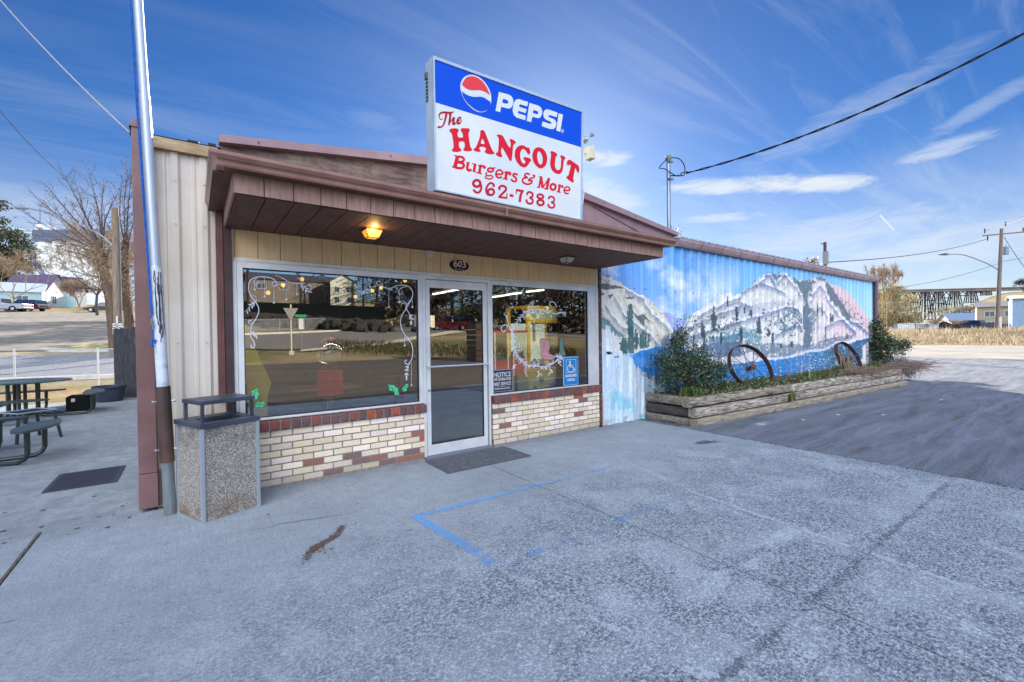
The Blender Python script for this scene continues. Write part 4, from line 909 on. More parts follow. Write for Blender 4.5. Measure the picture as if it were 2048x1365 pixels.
sky_=(L3(70,140,222)*(1-t)+L3(96,190,236)*t)*(1-v)+ (L3(140,180,232)*(1-t)+L3(190,224,244)*t)*v
sky_=sky_*(.80+.42*streak); Cc[:]=sky_
cn=fbm(GXm*1.1,GZm*1.7,6,9)
base=np.exp(-((V_-(560+ (U_-1200)*.25))/60)**2)*(U_<1480)
put_c(1,L3(222,230,240),np.clip((cn-.42)*5,0,1)*np.clip(1.25*base+ .6*np.exp(-((V_-575)/50)**2)*(U_<1400),0,1)*.92)
put_c(inpoly(Uw,Vw,sc_([(455,545),(520,552),(560,575),(620,600),(640,690),(480,700)],C1)),L3(150,160,215),.8)
LH=sc_([(20,285),(60,287),(100,300),(170,330),(240,385),(300,420),(370,450),(420,510),(480,570),(530,640),(550,690),(480,730),(440,775),(380,785),(250,835),(20,840)],C1)
mL=inpoly(Uw,Vw,LH); cr=fbm(GXm*6+GZm*5,GZm*3,5,21)
put_c(mL,L3(222,217,200)*(.78+.38*cr[...,None]))
cre=np.abs(fbm(GXm*3.2+GZm*2.4,GZm*1.5,5,31)-.5); put_c(mL&(cre<.012),L3(110,110,108),.6); put_c(mL&(cre>.09),L3(236,234,226),.5)
for P_ in ([(25,335),(60,337),(110,350),(190,360),(200,372),(150,372),(110,378),(70,388),(25,378)],[(75,425),(130,425),(118,440),(98,460),(85,445)],[(195,432),(265,437),(262,455),(215,450)],[(25,400),(60,425),(30,432)],[(60,285),(95,292),(75,295)],[(250,540),(300,570),(345,560),(380,600),(345,590),(330,640),(300,600)]):
    put_c(inpoly(Uw,Vw,sc_(P_,C1)),L3(66,78,84),.85)
for P_ in ([(25,570),(60,585),(110,625),(170,675),(200,705),(150,708),(95,680),(50,650),(25,630)],):
    mm=inpoly(Uw,Vw,sc_(P_,C1)); put_c(mm,L3(84,136,142)*(.6+.8*cr[...,None]),.85)
# right hand mountains
RM=sc_([(560,760),(600,690),(620,640),(640,580),(700,540),(750,500),(850,450),(920,412),(960,400)],C1)+sc_([(130,500),(190,478),(250,428),(305,408),(330,362),(375,325),(420,298),(450,280),(490,285),(520,300),(560,290),(610,262),(650,292),(700,325),(760,352),(800,340),(850,350),(900,325),(990,312),(1030,355),(1080,385),(1180,415),(1250,465),(1310,540),(1370,620),(1420,690),(1455,760),(1462,905),(1350,912),(1240,962),(1120,965),(1000,1042),(850,1052),(700,1102),(400,1132),(0,1165)],C2)+sc_([(840,910),(760,850),(640,800)],C1)
mR=inpoly(Uw,Vw,RM); tR=np.clip((U_-1560)/150,0,1)[...,None]; n2=fbm(GXm*3.5,GZm*5,6,41)[...,None]
put_c(mR,(L3(222,221,214)*(1-tR)+L3(232,204,206)*tR)*(.80+.36*n2)); cre=np.abs(fbm(GXm*2.2-GZm*1.6,GZm*2.6,5,51)-.5); put_c(mR&(cre>.10),L3(236,234,232),.45); put_c(mR&(cre<.010),L3(140,146,160),.5)
pk=inpoly(Uw,Vw,sc_([(1000,330),(1080,385),(1180,415),(1250,465),(1310,540),(1420,690),(1455,860),(1400,800),(1290,720),(1220,640),(1130,500)],C2)); put_c(pk,L3(226,198,202)*(.82+.34*n2)); put_c(inpoly(Uw,Vw,sc_([(1150,880),(1180,800),(1250,800),(1310,850),(1300,900)],C2)),L3(226,200,198),.7)
Uj=U_+(fbm(GXm*22,GZm*9,3,61)-.5)*16*sc_k; Vj=V_+(fbm(GXm*26,GZm*4,3,71)-.5)*30*sc_k
dk=L3(80,108,124)
put_c(mR&inpoly(Uw,Vw,sc_([(180,600),(300,580),(450,560),(560,540),(640,560),(600,620),(400,680),(180,740)],C2)),L3(178,180,200),.45)
for P_ in ([(300,415),(325,360),(378,318),(450,276),(420,312),(372,355),(345,395)],[(470,278),(520,288),(560,298),(610,260),(650,290),(600,315),(545,375),(510,405),(500,345)],
  [(635,285),(700,322),(760,350),(805,338),(850,346),(862,400),(850,500),(864,600),(905,640),(870,760),(884,900),(880,1010),(800,1010),(812,850),(788,760),(800,650),(820,560),(790,480),(740,390),(690,335)],
  [(990,312),(1035,365),(1085,425),(1135,500),(1185,560),(1225,640),(1295,720),(1360,760),(1440,860),(1380,835),(1290,760),(1255,735),(1315,855),(1285,830),(1240,745),(1180,690),(1150,605),(1075,560),(1030,440)],
  [(860,350),(990,312),(1020,340),(930,352),(870,400),(900,420),(860,450),(872,480),(910,470),(860,520)],
  [(1010,800),(1060,760),(1000,900),(1020,940)],[(560,600),(700,590),(790,660),(740,650),(640,620)]):
    mm=inpoly(Uj,Vj,sc_(P_,C2)); put_c(mm,dk*(.55+.9*fbm(GXm*20,GZm*6,3,81)[...,None]),.9)
def relief(P_,crop,w_,c,a=.6):
    Q=sc_(P_,crop)
    for (x1,y1),(x2,y2) in zip(Q,Q[1:]):
        if x2<x1: x1,y1,x2,y2=x2,y2,x1,y1
        L_=y1+(y2-y1)*(Uw-x1)/max(x2-x1,1e-3); d=Vw-L_; in_=(Uw>=x1)&(Uw<x2)&mRL; m_=in_&(d>0)&(d<w_)
        put_c(in_&(d<=0)&(d>-w_*.55),L3(240,240,236),.75*(1-np.clip(-d/w_/.55,0,1)**3))
        put_c(m_,c,(1-np.clip(d/w_,0,1)**1.5)*a*(.55+.7*fbm(GXm*7,GZm*2,3,141)))
mRL=mR|mL
for P_ in ([(190,480),(250,432),(380,375),(450,388),(520,420),(600,450),(640,470)],[(380,375),(420,330),(450,285),(490,300),(515,350),(530,410)],[(530,410),(570,350),(620,290),(680,350),(740,430),(790,500)],[(0,640),(80,590),(180,560),(300,600)],[(0,780),(180,748),(300,712),(400,690),(540,630)],[(520,645),(600,612),(700,600),(790,670)],[(530,890),(620,832),(700,782),(800,790)],[(860,560),(920,460),(980,390),(1020,480),(1060,560),(1180,720),(1320,850)],[(860,720),(930,640),(980,600),(1040,700)],[(1010,800),(1130,742),(1200,730),(1260,790),(1320,860)],[(1260,740),(1340,770),(1440,860)],[(0,900),(120,860),(260,850),(380,900)]): relief(P_,C2,13*1.0,L3(112,126,166),.92)
for P_ in ([(200,370),(330,460),(400,560),(520,660)],[(130,430),(200,560),(380,700),(440,760)],[(60,480),(110,560),(200,650),(330,740)],[(600,700),(700,620),(850,560),(1015,500)],[(640,720),(760,680),(900,640),(1015,590)],[(700,790),(800,730),(1015,690)],[(720,560),(820,520),(930,470),(1015,440)]): relief(P_,C1,16,L3(118,128,150),.85)
# scrub bands
def scrub(P_,crop,c,th,a=.85,s=18,seed=0):
    mm=inpoly(Uw,Vw,sc_(P_,crop)); q_=fbm(GXm*s,GZm*s,4,seed,.7); put_c(mm&(q_>th),c*(.6+.7*fbm(GXm*s*1.6,GZm*s*1.6,2,seed+5)[...,None]),a)
scrub([(0,850),(230,800),(400,830),(390,960),(0,980)],C2,L3(96,146,160),.44,seed=101); scrub([(520,700),(700,590),(790,700),(790,800),(600,860),(520,800)],C2,L3(86,130,146),.52,seed=102)
scrub([(560,720),(640,640),(700,650),(740,690),(760,830),(640,860),(560,860)],C1,L3(120,136,156),.52,seed=103); scrub([(780,720),(1015,690),(1015,850),(800,860)],C1,L3(96,142,160),.46,seed=104)
scrub([(0,950),(200,960),(500,960),(850,980),(1100,900),(1300,880),(1240,965),(1000,1045),(700,1105),(400,1135),(0,1165)],C2,L3(104,124,152),.38,seed=105)
scrub([(760,770),(1015,740),(1015,850),(900,880),(760,850)],C1,L3(92,112,144),.36,seed=106); scrub([(870,600),(960,640),(950,860),(880,860)],C2,L3(116,142,160),.46,seed=107); scrub([(600,560),(1015,560),(1015,720),(640,760)],C1,L3(70,100,110),.70,seed=108); scrub([(180,560),(790,560),(790,900),(180,900)],C2,L3(64,96,108),.70,seed=109)
# little poplars and pines
rr=random.Random(11)
NS1=fbm(GXm*30,GZm*24,2,3)-.5; NS2=.6+.8*fbm(GXm*26,GZm*20,2,7)[...,None]
def spike(x,y0,y1,w_,crop,c=(30,72,80)):
    x=crop[0]+x/crop[2]; y0=crop[1]+y0/crop[2]; y1=crop[1]+y1/crop[2]; w_=w_/crop[2]
    bb_=(V_>y0)&(V_<y1)&(np.abs(U_-x)<w_*2)
    if not bb_.any(): return
    vv=V_[bb_]; tt=np.clip((vv-y0)/(y1-y0),0,1); hw=w_/2*np.minimum(1,np.sqrt(tt)*1.3)*(1-.35*tt**4)
    sel=np.abs(U_[bb_]-x+NS1[bb_]*w_*.8)<hw; q_=Cc[bb_]; q_[sel]=q_[sel]*.08+.92*(L3(*c)*NS2[bb_][sel]); Cc[bb_]=q_
for a in ((825,495,675,28),(745,590,720,22),(760,620,785,20),(735,600,730,12),(688,690,790,16),(925,445,500,8),(998,435,505,9),(985,500,605,18),(880,680,755,16),(865,620,660,18),(825,700,725,14),(657,565,590,6),(625,570,600,9),(1010,650,705,14),(700,595,612,24)): spike(*a,C1)
for a in ((70,500,600,14),(172,505,600,12),(150,600,745,22),(228,600,670,14),(292,630,690,32),(292,680,715,8),(382,695,870,28),(358,710,860,18),(205,790,960,28),(5,850,960,22),(466,810,895,28),(510,850,975,24),(545,580,680,14),(600,510,610,10),(707,540,605,12),(658,555,590,16),(490,730,760,20),(585,960,1010,14),(690,940,1000,26),(268,925,990,12),(945,540,690,14),(990,560,700,12),(978,430,520,12),(1075,660,770,16),(1088,680,760,12),(1020,740,960,20),(1232,860,920,10),(1105,850,920,14),(640,365,425,8),(605,355,390,6),(620,370,395,5)): spike(*a,C2)
for i in range(150):
    x=rr.uniform(600,1000);y=rr.uniform(560,760); spike(x,y,y+rr.uniform(8,16),rr.uniform(5,9),C1,(70,88,96))
for i in range(110):
    x=rr.uniform(400,790);y=rr.uniform(600,900); spike(x,y,y+rr.uniform(10,26),rr.uniform(8,14),C2,(66,92,104))
for i in range(120):
    x=rr.uniform(1040,1420);y=400+(x-1040)*.9+rr.uniform(-30,130); spike(x,y,y+rr.uniform(10,26),rr.uniform(5,9),C2,(120,100,124))
# river
WT=sc_([(240,840),(330,800),(400,780),(540,795),(640,815),(760,860),(820,905),(1015,905)],C1)+sc_([(80,1165),(400,1130),(600,1118),(700,1100),(850,1050),(950,1038),(1000,1040),(1060,1010),(1130,962),(1240,962),(1340,932),(1456,905),(1430,980),(1370,1110),(1330,1200),(1300,1400),(400,1500),(0,1500)],C2)+sc_([(900,1300),(500,1300)],C1)
mW=inpoly(Uw,Vw,WT); tW=np.clip((U_-1590)/80,0,1)[...,None]; dW=np.clip((V_-690)/80,0,1)[...,None]
wc=(L3(52,134,206)*(1-tW)+L3(58,104,140)*tW)*(.75+.5*streak); wc=wc*(1-dW*.12)
put_c(mW,wc); put_c(mW&(U_>1420)&(U_<1660),L3(30,120,150),np.clip((fbm(GXm*9,GZm*1.2,4,88)-.5)*5,0,1)*(V_<735)*.8)
put_c(mW&(U_<1400)&(V_<735),L3(104,168,232),np.clip((fbm(GXm*3,GZm*6,4,91)-.48)*5,0,1)*.7)
fo=fbm(GXm*16,GZm*40,4,93,.7); put_c(mW&(U_>1600)&(U_<1690)&(fo>.60)&(V_>690),L3(200,220,236),.8); put_c(mW&(U_>1460)&(fo>.66),L3(190,216,240),.7)
ed=inpoly(U_,V_+3.0,WT)|inpoly(U_,V_+5.0,WT); put_c(ed&~mW&mR,L3(222,226,234),.85)
for P_ in ([(815,912),(830,890),(870,865),(930,850),(1015,855),(1015,895),(900,905)],[(240,830),(300,800),(380,780),(400,785),(330,812),(250,840)]): put_c(inpoly(Uw,Vw,sc_(P_,C1)),L3(228,228,222),.92)
for P_ in ([(0,1110),(90,1090),(200,1075),(290,1050),(350,1070),(400,1132),(200,1150),(0,1166)],[(1370,1005),(1460,930),(1466,1000),(1380,1070),(1385,1030)],[(1385,1060),(1466,990),(1470,1200),(1340,1200)],[(1140,960),(1240,935),(1350,905),(1440,895),(1450,905),(1340,930),(1240,968)]): put_c(inpoly(Uw,Vw,sc_(P_,C2)),L3(226,220,224),.92)
for a in ((185,690,835,44),(285,655,805,32),(322,662,800,26),(350,648,792,24),(372,690,782,18),(240,482,700,40),(243,640,830,42),(210,720,838,30)): spike(*a,C1,(44,92,96))
put_c(inpoly(Uw,Vw,sc_([(440,790),(445,740),(480,700),(540,680),(600,650),(590,760),(640,812),(540,795)],C1))&(fbm(GXm*14,GZm*3,3,97)>.5),L3(96,104,132),.8)
# snowy foreground bank with vertical brushwork
FB=sc_([(20,640),(90,660),(160,710),(175,745),(90,770),(130,800),(240,850),(255,900),(300,950),(330,965),(400,1000),(450,1050),(500,1085),(520,1400),(20,1400)],C1)
Vs=V_+(fbm(GXm*24,GZm*1.2,3,111)-.5)*26; mF=inpoly(Uw,Vs,FB)
put_c(mF,(L3(196,214,226)*(.78+.5*fbm(GXm*20,GZm*.9,4,113)[...,None]))); put_c(mF&(V_<700),L3(222,222,220),.6)
put_c(mF&(fbm(GXm*30,GZm*1.6,3,117)>.62),L3(240,246,248),.75); put_c(mF&(V_>770),L3(120,196,214),np.clip((fbm(GXm*5,GZm*3,4,119)-.52)*6,0,1)*.7)
bk=inpoly(Uw,Vw,sc_([(310,950),(430,1000),(470,1060),(420,1040),(340,985)],C1)); put_c(bk,L3(110,112,150),.55)
put_c(inpoly(U_,V_,sc_([(25,1080),(60,1130),(66,1330),(30,1345)],C1)),L3(216,188,172),.8)
cow=[(74,820),(84,818),(104,819),(112,826),(116,822),(118,830),(110,836),(108,842),(105,836),(88,835),(84,843),(80,836),(76,832)]; put_c(inpoly(U_,V_,sc_(cow,C1)),L3(34,40,50))
for x,y in ((140,853),(156,853)): put_c(inpoly(U_,V_,sc_([(x-6,y),(x+6,y-4),(x+8,y+5),(x-6,y+6)],C1)),L3(60,70,90))
# dark panel laps, nail heads and grime
ph=((GXm-5.55)/.305)%1.0; d_=np.abs(ph-.5)*2; tri=np.clip((1-d_-.0)*0,0,1)
rib=np.clip((np.abs(ph-.5)<.075)*1.0,0,1); ribe=((np.abs(ph-.5)>.075)&(np.abs(ph-.5)<.15))
dep=np.where(np.abs(ph-.5)<.07,.030,np.where(np.abs(ph-.5)<.15,.030*(1-(np.abs(ph-.5)-.07)/.08),0))
mn=np.minimum(np.abs(((ph+.0)%1)-.17),np.abs(ph-.83)); dep=dep+np.where(mn<.03,.005,0)
put_c((np.abs(GXm-6.98)<.006)|(np.abs(GXm-7.98)<.006)|(np.abs(GXm-9.1)<.006),L3(40,60,90),.8)
for i in range(26):
    x=MX0+.6+.305*(i%14)+.02; z=(3.05,2.35,1.9)[i%3]; put_c(((GXm-x)**2+(GZm-z)**2)<.0002,L3(44,48,60),.9)
put_c(GZm<.10,L3(150,150,146),np.clip((fbm(GXm*8,GZm*8,3,131)-.4)*4,0,1)*.6)
v_=np.stack([GXm,F0-.010-dep,GZm],-1).reshape(-1,3)
ii=np.arange((nz-1)*(nx-1)); j_=ii//(nx-1); i_=ii%(nx-1); q0=j_*nx+i_
me=bpy.data.meshes.new('mural_wall'); me.vertices.add(len(v_)); me.vertices.foreach_set('co',v_.ravel())
me.loops.add(len(ii)*4); me.polygons.add(len(ii)); me.loops.foreach_set('vertex_index',np.stack([q0,q0+1,q0+nx+1,q0+nx],-1).ravel()); me.polygons.foreach_set('loop_start',ii*4); me.polygons.foreach_set('loop_total',np.full(len(ii),4)); me.update()
ca=me.color_attributes.new('Col','FLOAT_COLOR','POINT'); ca.data.foreach_set('color',np.concatenate([np.clip(Cc,0,.9).reshape(-1,3),np.ones((nx*nz,1))],1).ravel())
Mm=mat('mural_paint',(255,255,255),.55,c2=(226,228,232),scale=20,vcol=True,bump=.05); me.materials.append(Mm)
o=bpy.data.objects.new('mural_wall',me); COL.objects.link(o); o.parent=B; o.matrix_parent_inverse=Matrix.Translation(B.location).inverted()
o['label']='ribbed metal wall painted with a snowy mountain river landscape'
# eave gutter over the mural with section joints
gp2=[(0,0),(-.05,0),(-.075,.035),(-.105,.10),(-.105,.135),(-.012,.14),(0,.135)]
s=MB(); k=len(gp2); A_=[(7.57,5.11+a,3.222+b) for a,b in gp2]; Bq=[(19.22,5.11+a,3.222+b) for a,b in gp2]
s.add(A_+Bq,[(i,i+1,k+i+1,k+i) for i in range(k-1)]+[tuple(range(k)),tuple(range(k,2*k))]); s.build('eave_gutter',mat('mauve_gutter',(176,150,152),.4,(156,130,134),6,dirt=(128,104,104),spec=.6),B)
s=MB(); x=8.35
while x<19.2:
    for (a0,b0),(a1,b1) in zip(gp2[:4],gp2[1:5]): s.add([(x,5.11+a0-.003,3.222+b0-.003),(x+.03,5.11+a0-.003,3.222+b0-.003),(x+.03,5.11+a1-.003,3.222+b1),(x,5.11+a1-.003,3.222+b1)],[(0,1,2,3)])
    x+=.78
s.build('gutter_joint',M_purple,B)
# service mast with weatherhead at the canopy end
mb=onY(1338,465,5.35); MAST=thing('service_mast','grey electrical service mast with curled cables rising from the roof beside the mural','electrical mast',(mb.x,5.35,3.35))
mt_=onY(1338,318,5.35)
s=MB(); s.tube([(mb.x,5.35,3.36),(mb.x,5.35,mt_.z)],.038,10); s.build('pipe',M_galv,MAST)
s=MB(); s.lathe([(.04,mt_.z-.06),(.055,mt_.z-.03),(.062,mt_.z+.02),(.045,mt_.z+.06),(0,mt_.z+.07)],mb.x,5.35,14); s.lathe([(.04,3.37),(.085,3.38),(.09,3.33)],mb.x,5.35,12); s.build('weatherhead',mat('weatherhead_grey',(120,120,112),.6),MAST)
M_cable=mat('black_cable',(24,24,30),.5)
def mp_(px,py): return onY(px,py,5.30)
s=MB(); s.tube(spline([mp_(1335,318),mp_(1322,331),mp_(1319,337),mp_(1329,338),mp_(1340,345),mp_(1352,352),mp_(1362,352)],4),.009,5)
s.tube(spline([mp_(1343,316),mp_(1358,318),mp_(1368,330),mp_(1370,345),mp_(1366,352),mp_(1362,347),mp_(1375,344)],4),.011,5); s.tube([mp_(1342,352),mp_(1362,352)],.014,5)
s.build('cable_loops',M_cable,MAST)
s=MB()
for z_ in (mp_(1338,322).z,mp_(1338,357).z): s.box(mb.x-.06,mb.x+.07,5.28,5.33,z_-.015,z_+.015)
s.build('clamp',M_galv,MAST)
def wire(name,a,b,sag,r,mt,label,cat='cable',tw=0,group=None):
    s=MB(); n_=28; 
    for k_ in range(2 if tw else 1):
        pts=[]
        for i in range(n_+1):
            t=i/n_; p=a.lerp(b,t); p=p+Vector((0,0,-4*sag*t*(1-t)))
            if tw: p=p+Vector((math.sin(t*40+k_*3.1)*r*1.2,0,math.cos(t*40+k_*3.1)*r*1.2))
            pts.append(p)
        s.tube(pts,r,5)
    return tag(s.build(name,mt),label,cat,group)
wire('power_cable',mp_(1372,347),at(2090,45,6.2),.22,.011,M_cable,'thick twisted black service cable sweeping from the roof mast to the upper right',tw=1)
M_wsun=mat('bright_cable',(176,170,160),.5)
wire('overhead_wire',onY(262,268,5.3),at(-30,-35,5.2),.05,.006,M_wsun,'pale overhead wire running from the brown corner trim to the upper left')
wire('overhead_wire',at(-20,198,14),at(152,368,26),.3,.014,M_cable,'thin dark wire sloping down to the bare tree on the left')
# ------------------------------------------------------------------ flag pole
PX,PY=-.192,4.90
FP=thing('flag_pole','leaning galvanised flag pole with rusty clamp sleeve and blue rope beside the trash can','flag pole',(PX,PY,0))
def pp(z): return Vector((PX-.0*z-.030*z*(1 if z<3 else 1)-.004*max(0,z-2)**1.3,PY,z))
M_polep=mat('pole_peeling_white',(206,214,222),.5,(190,198,208),8,dirt=(90,94,100),dscale=9); M_polet=mat('pole_galvanised',(200,208,220),.35,(178,188,204),4,metal=.25,stretch=(1,1,.2))
M_sleeve=mat('rusty_sleeve',(76,58,52),.7,(52,42,42),7,stretch=(2,2,.5),dirt=(110,74,56)); M_poleb=mat('pole_base_scratched',(142,152,156),.45,(108,116,120),6,metal=.4,stretch=(3,3,.4),dirt=(84,88,84))
s=MB(); s.tube([pp(0)+Vector((0,0,.0)),pp(.5)],.046,20); s.build('pole_base',M_poleb,FP,smooth=False)
s=MB(); s.tube([pp(.47),pp(1.13)],.0535,22); s.build('clamp_sleeve',M_sleeve,FP)
s=MB(); s.tube([pp(1.12),pp(2.16)],.044,20); 
s.build('lower_pole',M_polep,FP)
s=MB(); s.tube([pp(2.15),pp(2.17),pp(3.62)],[.044,.040,.0385],20); s.tube([pp(3.60),pp(6.4)],.034,20); s.build('upper_pole',M_polet,FP)
s=MB()
for z_ in (1.0,.58):
    for sg in (-1,1): s.tube([pp(z_)+Vector((sg*.05,-.012,0)),pp(z_)+Vector((sg*.082,-.02,0))],.008,6); s.tube([pp(z_)+Vector((sg*.070,-.018,0)),pp(z_)+Vector((sg*.080,-.02,0))],.014,6)
s.build('sleeve_bolts',M_galv,FP)
M_rope=mat('blue_rope',(24,104,190),.7,(16,70,150),30)
s=MB(); s.tube([pp(6.3)+Vector((-.05,-.03,0)),pp(3.5)+Vector((-.055,-.03,0)),pp(2.2)+Vector((-.050,-.03,0)),pp(1.52)+Vector((-.045,-.03,0))],.0062,6); s.tube([pp(6.3)+Vector((-.04,-.045,0)),pp(3.5)+Vector((-.043,-.05,0)),pp(1.75)+Vector((-.040,-.04,0))],.005,6)
for k_ in range(10): s.tube([pp(1.53)+Vector((-.045+random.uniform(-.015,.02),-.04,random.uniform(-.03,.03))),pp(1.53)+Vector((-.045+random.uniform(-.02,.025),-.045,random.uniform(-.06,.03)))],.006,5)
s.build('rope',M_rope,FP)
s=MB(); s.tube([pp(1.72)+Vector((-.045,-.045,0)),pp(1.66)+Vector((-.055,-.045,0)),pp(1.62)+Vector((-.045,-.045,0)),pp(1.70)+Vector((-.038,-.045,0))],.004,5); s.build('rope_snap',M_galv,FP)
# paint runs on the lower pole
s=MB(); rr=random.Random(8)
for k_ in range(10):
    z_=2.13-rr.random()*.12; x_=rr.uniform(-.03,.032); pts=[]
    for j in range(7): pts.append(pp(z_-j*rr.uniform(.05,.085))+Vector((x_+rr.uniform(-.005,.005),-math.sqrt(max(0,.0452**2-x_*x_)),0)))
    s.tube(pts,.0028,4)
for k_ in range(4):
    z_=1.72-rr.random()*.12; x_=rr.uniform(-.01,.02); s.tube([pp(z_)+Vector((x_,-.0445,0)),pp(z_-.05)+Vector((x_+.006,-.0445,0)),pp(z_-.1)+Vector((x_,-.0445,0))],.003,4)
s.build('paint_runs',mat('paint_run_dark',(62,66,74),.6),FP)
# ------------------------------------------------------------------ trash can
TC=thing('trash_can','tall pebble panelled trash can with dark raised lid beside the flag pole','trash can',(.031,4.43,0))
MM=Matrix.Translation((.031,4.43,0))@Matrix.Rotation(R(21.3),4,'Z')
Mp,n,b=shader_only('exposed_pebbles'); co=n.n('ShaderNodeTexCoord').outputs['Object']
vo=n.n('ShaderNodeTexVoronoi',feature='F1',i={'Vector':co,'Scale':125.0,'Randomness':1.0}); v2_=n.n('ShaderNodeTexVoronoi',feature='DISTANCE_TO_EDGE',i={'Vector':co,'Scale':125.0,'Randomness':1.0})
hs=n.n('ShaderNodeSeparateColor',i={0:vo.outputs['Color']}).outputs[0]
c=n.ramp(hs,[(0,lin((136,124,114))),(.12,lin((168,156,144))),(.34,lin((196,188,176))),(.6,lin((220,212,202))),(.85,lin((240,236,228)))],'CONSTANT')
c=n.mix(n.ramp(v2_.outputs[0],[(.03,1.),(.13,0.)]),c,lin((120,110,100)))
zc=n.n('ShaderNodeSeparateXYZ',i={0:co}).outputs[2]
st_=n.m('MULTIPLY',n.n('ShaderNodeMapRange',i={0:zc,1:.22,2:.04,3:0.,4:.7}).outputs[0],n.ramp(n.noise(co,6,4),[(.4,0.),(.6,1.)])); c=n.mix(st_,c,n.mix(1.0,c,lin((190,150,104)),'MULTIPLY'))
st2=n.m('MULTIPLY',n.n('ShaderNodeMapRange',i={0:zc,1:.55,2:.8,3:0.,4:.6}).outputs[0],n.ramp(n.noise(co,5,4),[(.46,0.),(.6,1.)])); c=n.mix(st2,c,n.mix(1.0,c,lin((130,130,140)),'MULTIPLY'))
n.L.new(c,b.inputs['Base Color']); b.inputs['Roughness'].default_value=.8
n.L.new(n.n('ShaderNodeBump',i={'Strength':.9,'Distance':.006,'Height':n.ramp(v2_.outputs[0],[(0,0.),(.3,1.)])}).outputs[0],b.inputs['Normal'])
Wc,Dc,Hc=.471,.497,.80
s=MB(); s.box(.012,Wc-.012,.012,.03,.02,Hc,M=MM); s.box(.012,.03,.03,Dc-.03,.02,Hc,M=MM); s.box(Wc-.03,Wc-.012,.03,Dc-.03,.02,Hc,M=MM); s.box(.012,Wc-.012,Dc-.03,Dc-.012,.02,Hc,M=MM)
s.build('pebble_panels',Mp,TC)
s=MB()
for (x,y) in ((0,0),(Wc,0),(Wc,Dc),(0,Dc)):
    sx_=1 if x==0 else -1; sy_=1 if y==0 else -1
    s.box(min(x,x+sx_*.028),max(x,x+sx_*.028),min(y,y+sy_*.014),max(y,y+sy_*.014),.012,Hc,M=MM); s.box(min(x,x+sx_*.014),max(x,x+sx_*.014),min(y+sy_*.014,y+sy_*.028),max(y+sy_*.014,y+sy_*.028),.012,Hc,M=MM)
s.box(-.002,Wc+.002,-.003,.010,.0,.02,M=MM); s.box(-.003,.010,.010,Dc,.0,.02,M=MM); s.box(Wc-.01,Wc+.003,.01,Dc,.0,.02,M=MM)
s.build('corner_trim',mat('can_aluminium',(176,184,190),.35,metal=.5),TC,bevel=.0015)
M_lid=mat('lid_slate',(66,72,86),.45,(52,58,72),5,dirt=(100,104,112))
s=MB(); a,bq,cq,dq=-.008,Wc+.008,-.008,Dc+.008; h=.09; hb=.17
for (x0,x1,y0,y1) in ((a,bq,cq,h),(a,bq,dq-hb,dq),(a,h,h,dq-hb),(bq-h,bq,h,dq-hb)): s.box(x0,x1,y0,y1,Hc-.004,Hc+.036,M=MM)
s.build('lid_rim',M_lid,TC,bevel=.006)
s=MB(); s.box(.03,Wc-.03,.03,Dc-.03,.30,.62,M=MM); s.box(h,h+.003,h,dq-hb,.6,Hc,M=MM); s.box(bq-h-.003,bq-h,h,dq-hb,.6,Hc,M=MM); s.build('liner',M_black,TC)
for (x,y) in ((.03,.05),(Wc-.045,.05),(.03,Dc-.13),(Wc-.045,Dc-.13)): MB().box(x,x+.022,y,y+.022,Hc+.036,1.01,M=MM).build('lid_post',M_lid,TC)
s=MB(); s.box(.022,Wc-.016,.04,Dc-.10,1.008,1.018,M=MM); s.box(.022,Wc-.016,.037,.041,.985,1.016,M=MM); s.box(.019,.023,.04,Dc-.1,.985,1.016,M=MM); s.box(Wc-.017,Wc-.013,.04,Dc-.1,.985,1.016,M=MM); s.build('raised_cover',M_lid,TC,bevel=.002)
# ------------------------------------------------------------------ door mats
def mat_thing(x0,x1,y0,y1,label,col,dust):
    t=thing('door_mat',label,'mat',(x0,y0,0)); s=MB(); z=.0075
    s.box(x0,x1,y0,y1,z,z+.004); s.build('backing',mat('mat_rubber',col,.85),t)
    s=MB(); w_=.045
    s.box(x0,x1,y0,y0+.02,z+.004,z+.011);s.box(x0,x1,y1-.02,y1,z+.004,z+.011);s.box(x0,x0+w_,y0+.02,y1-.02,z+.004,z+.011);s.box(x1-w_,x1,y0+.02,y1-.02,z+.004,z+.011)
    s.build('border',mat('mat_border',tuple(int(v*1.15) for v in col),.8),t,bevel=.002)
    s=MB(); x=x0+w_+.006
    while x<x1-w_-.006: s.box(x,x+.009,y0+.024,y1-.024,z+.004,z+.011); x+=.0165
    s.build('ribs',mat('mat_ribs',tuple(int(v*1.25) for v in col),.8,dust,26,lo=.46,hi=.66),t)
mat_thing(2.265,3.44,4.40,5.0,'long ribbed grey door mat dusted with grit outside the glass door',(72,76,86),(124,122,120))
mat_thing(-1.27,-.70,6.36,7.12,'small black ribbed mat lying on the patio left of the brown corner post',(48,52,66),(64,66,78))
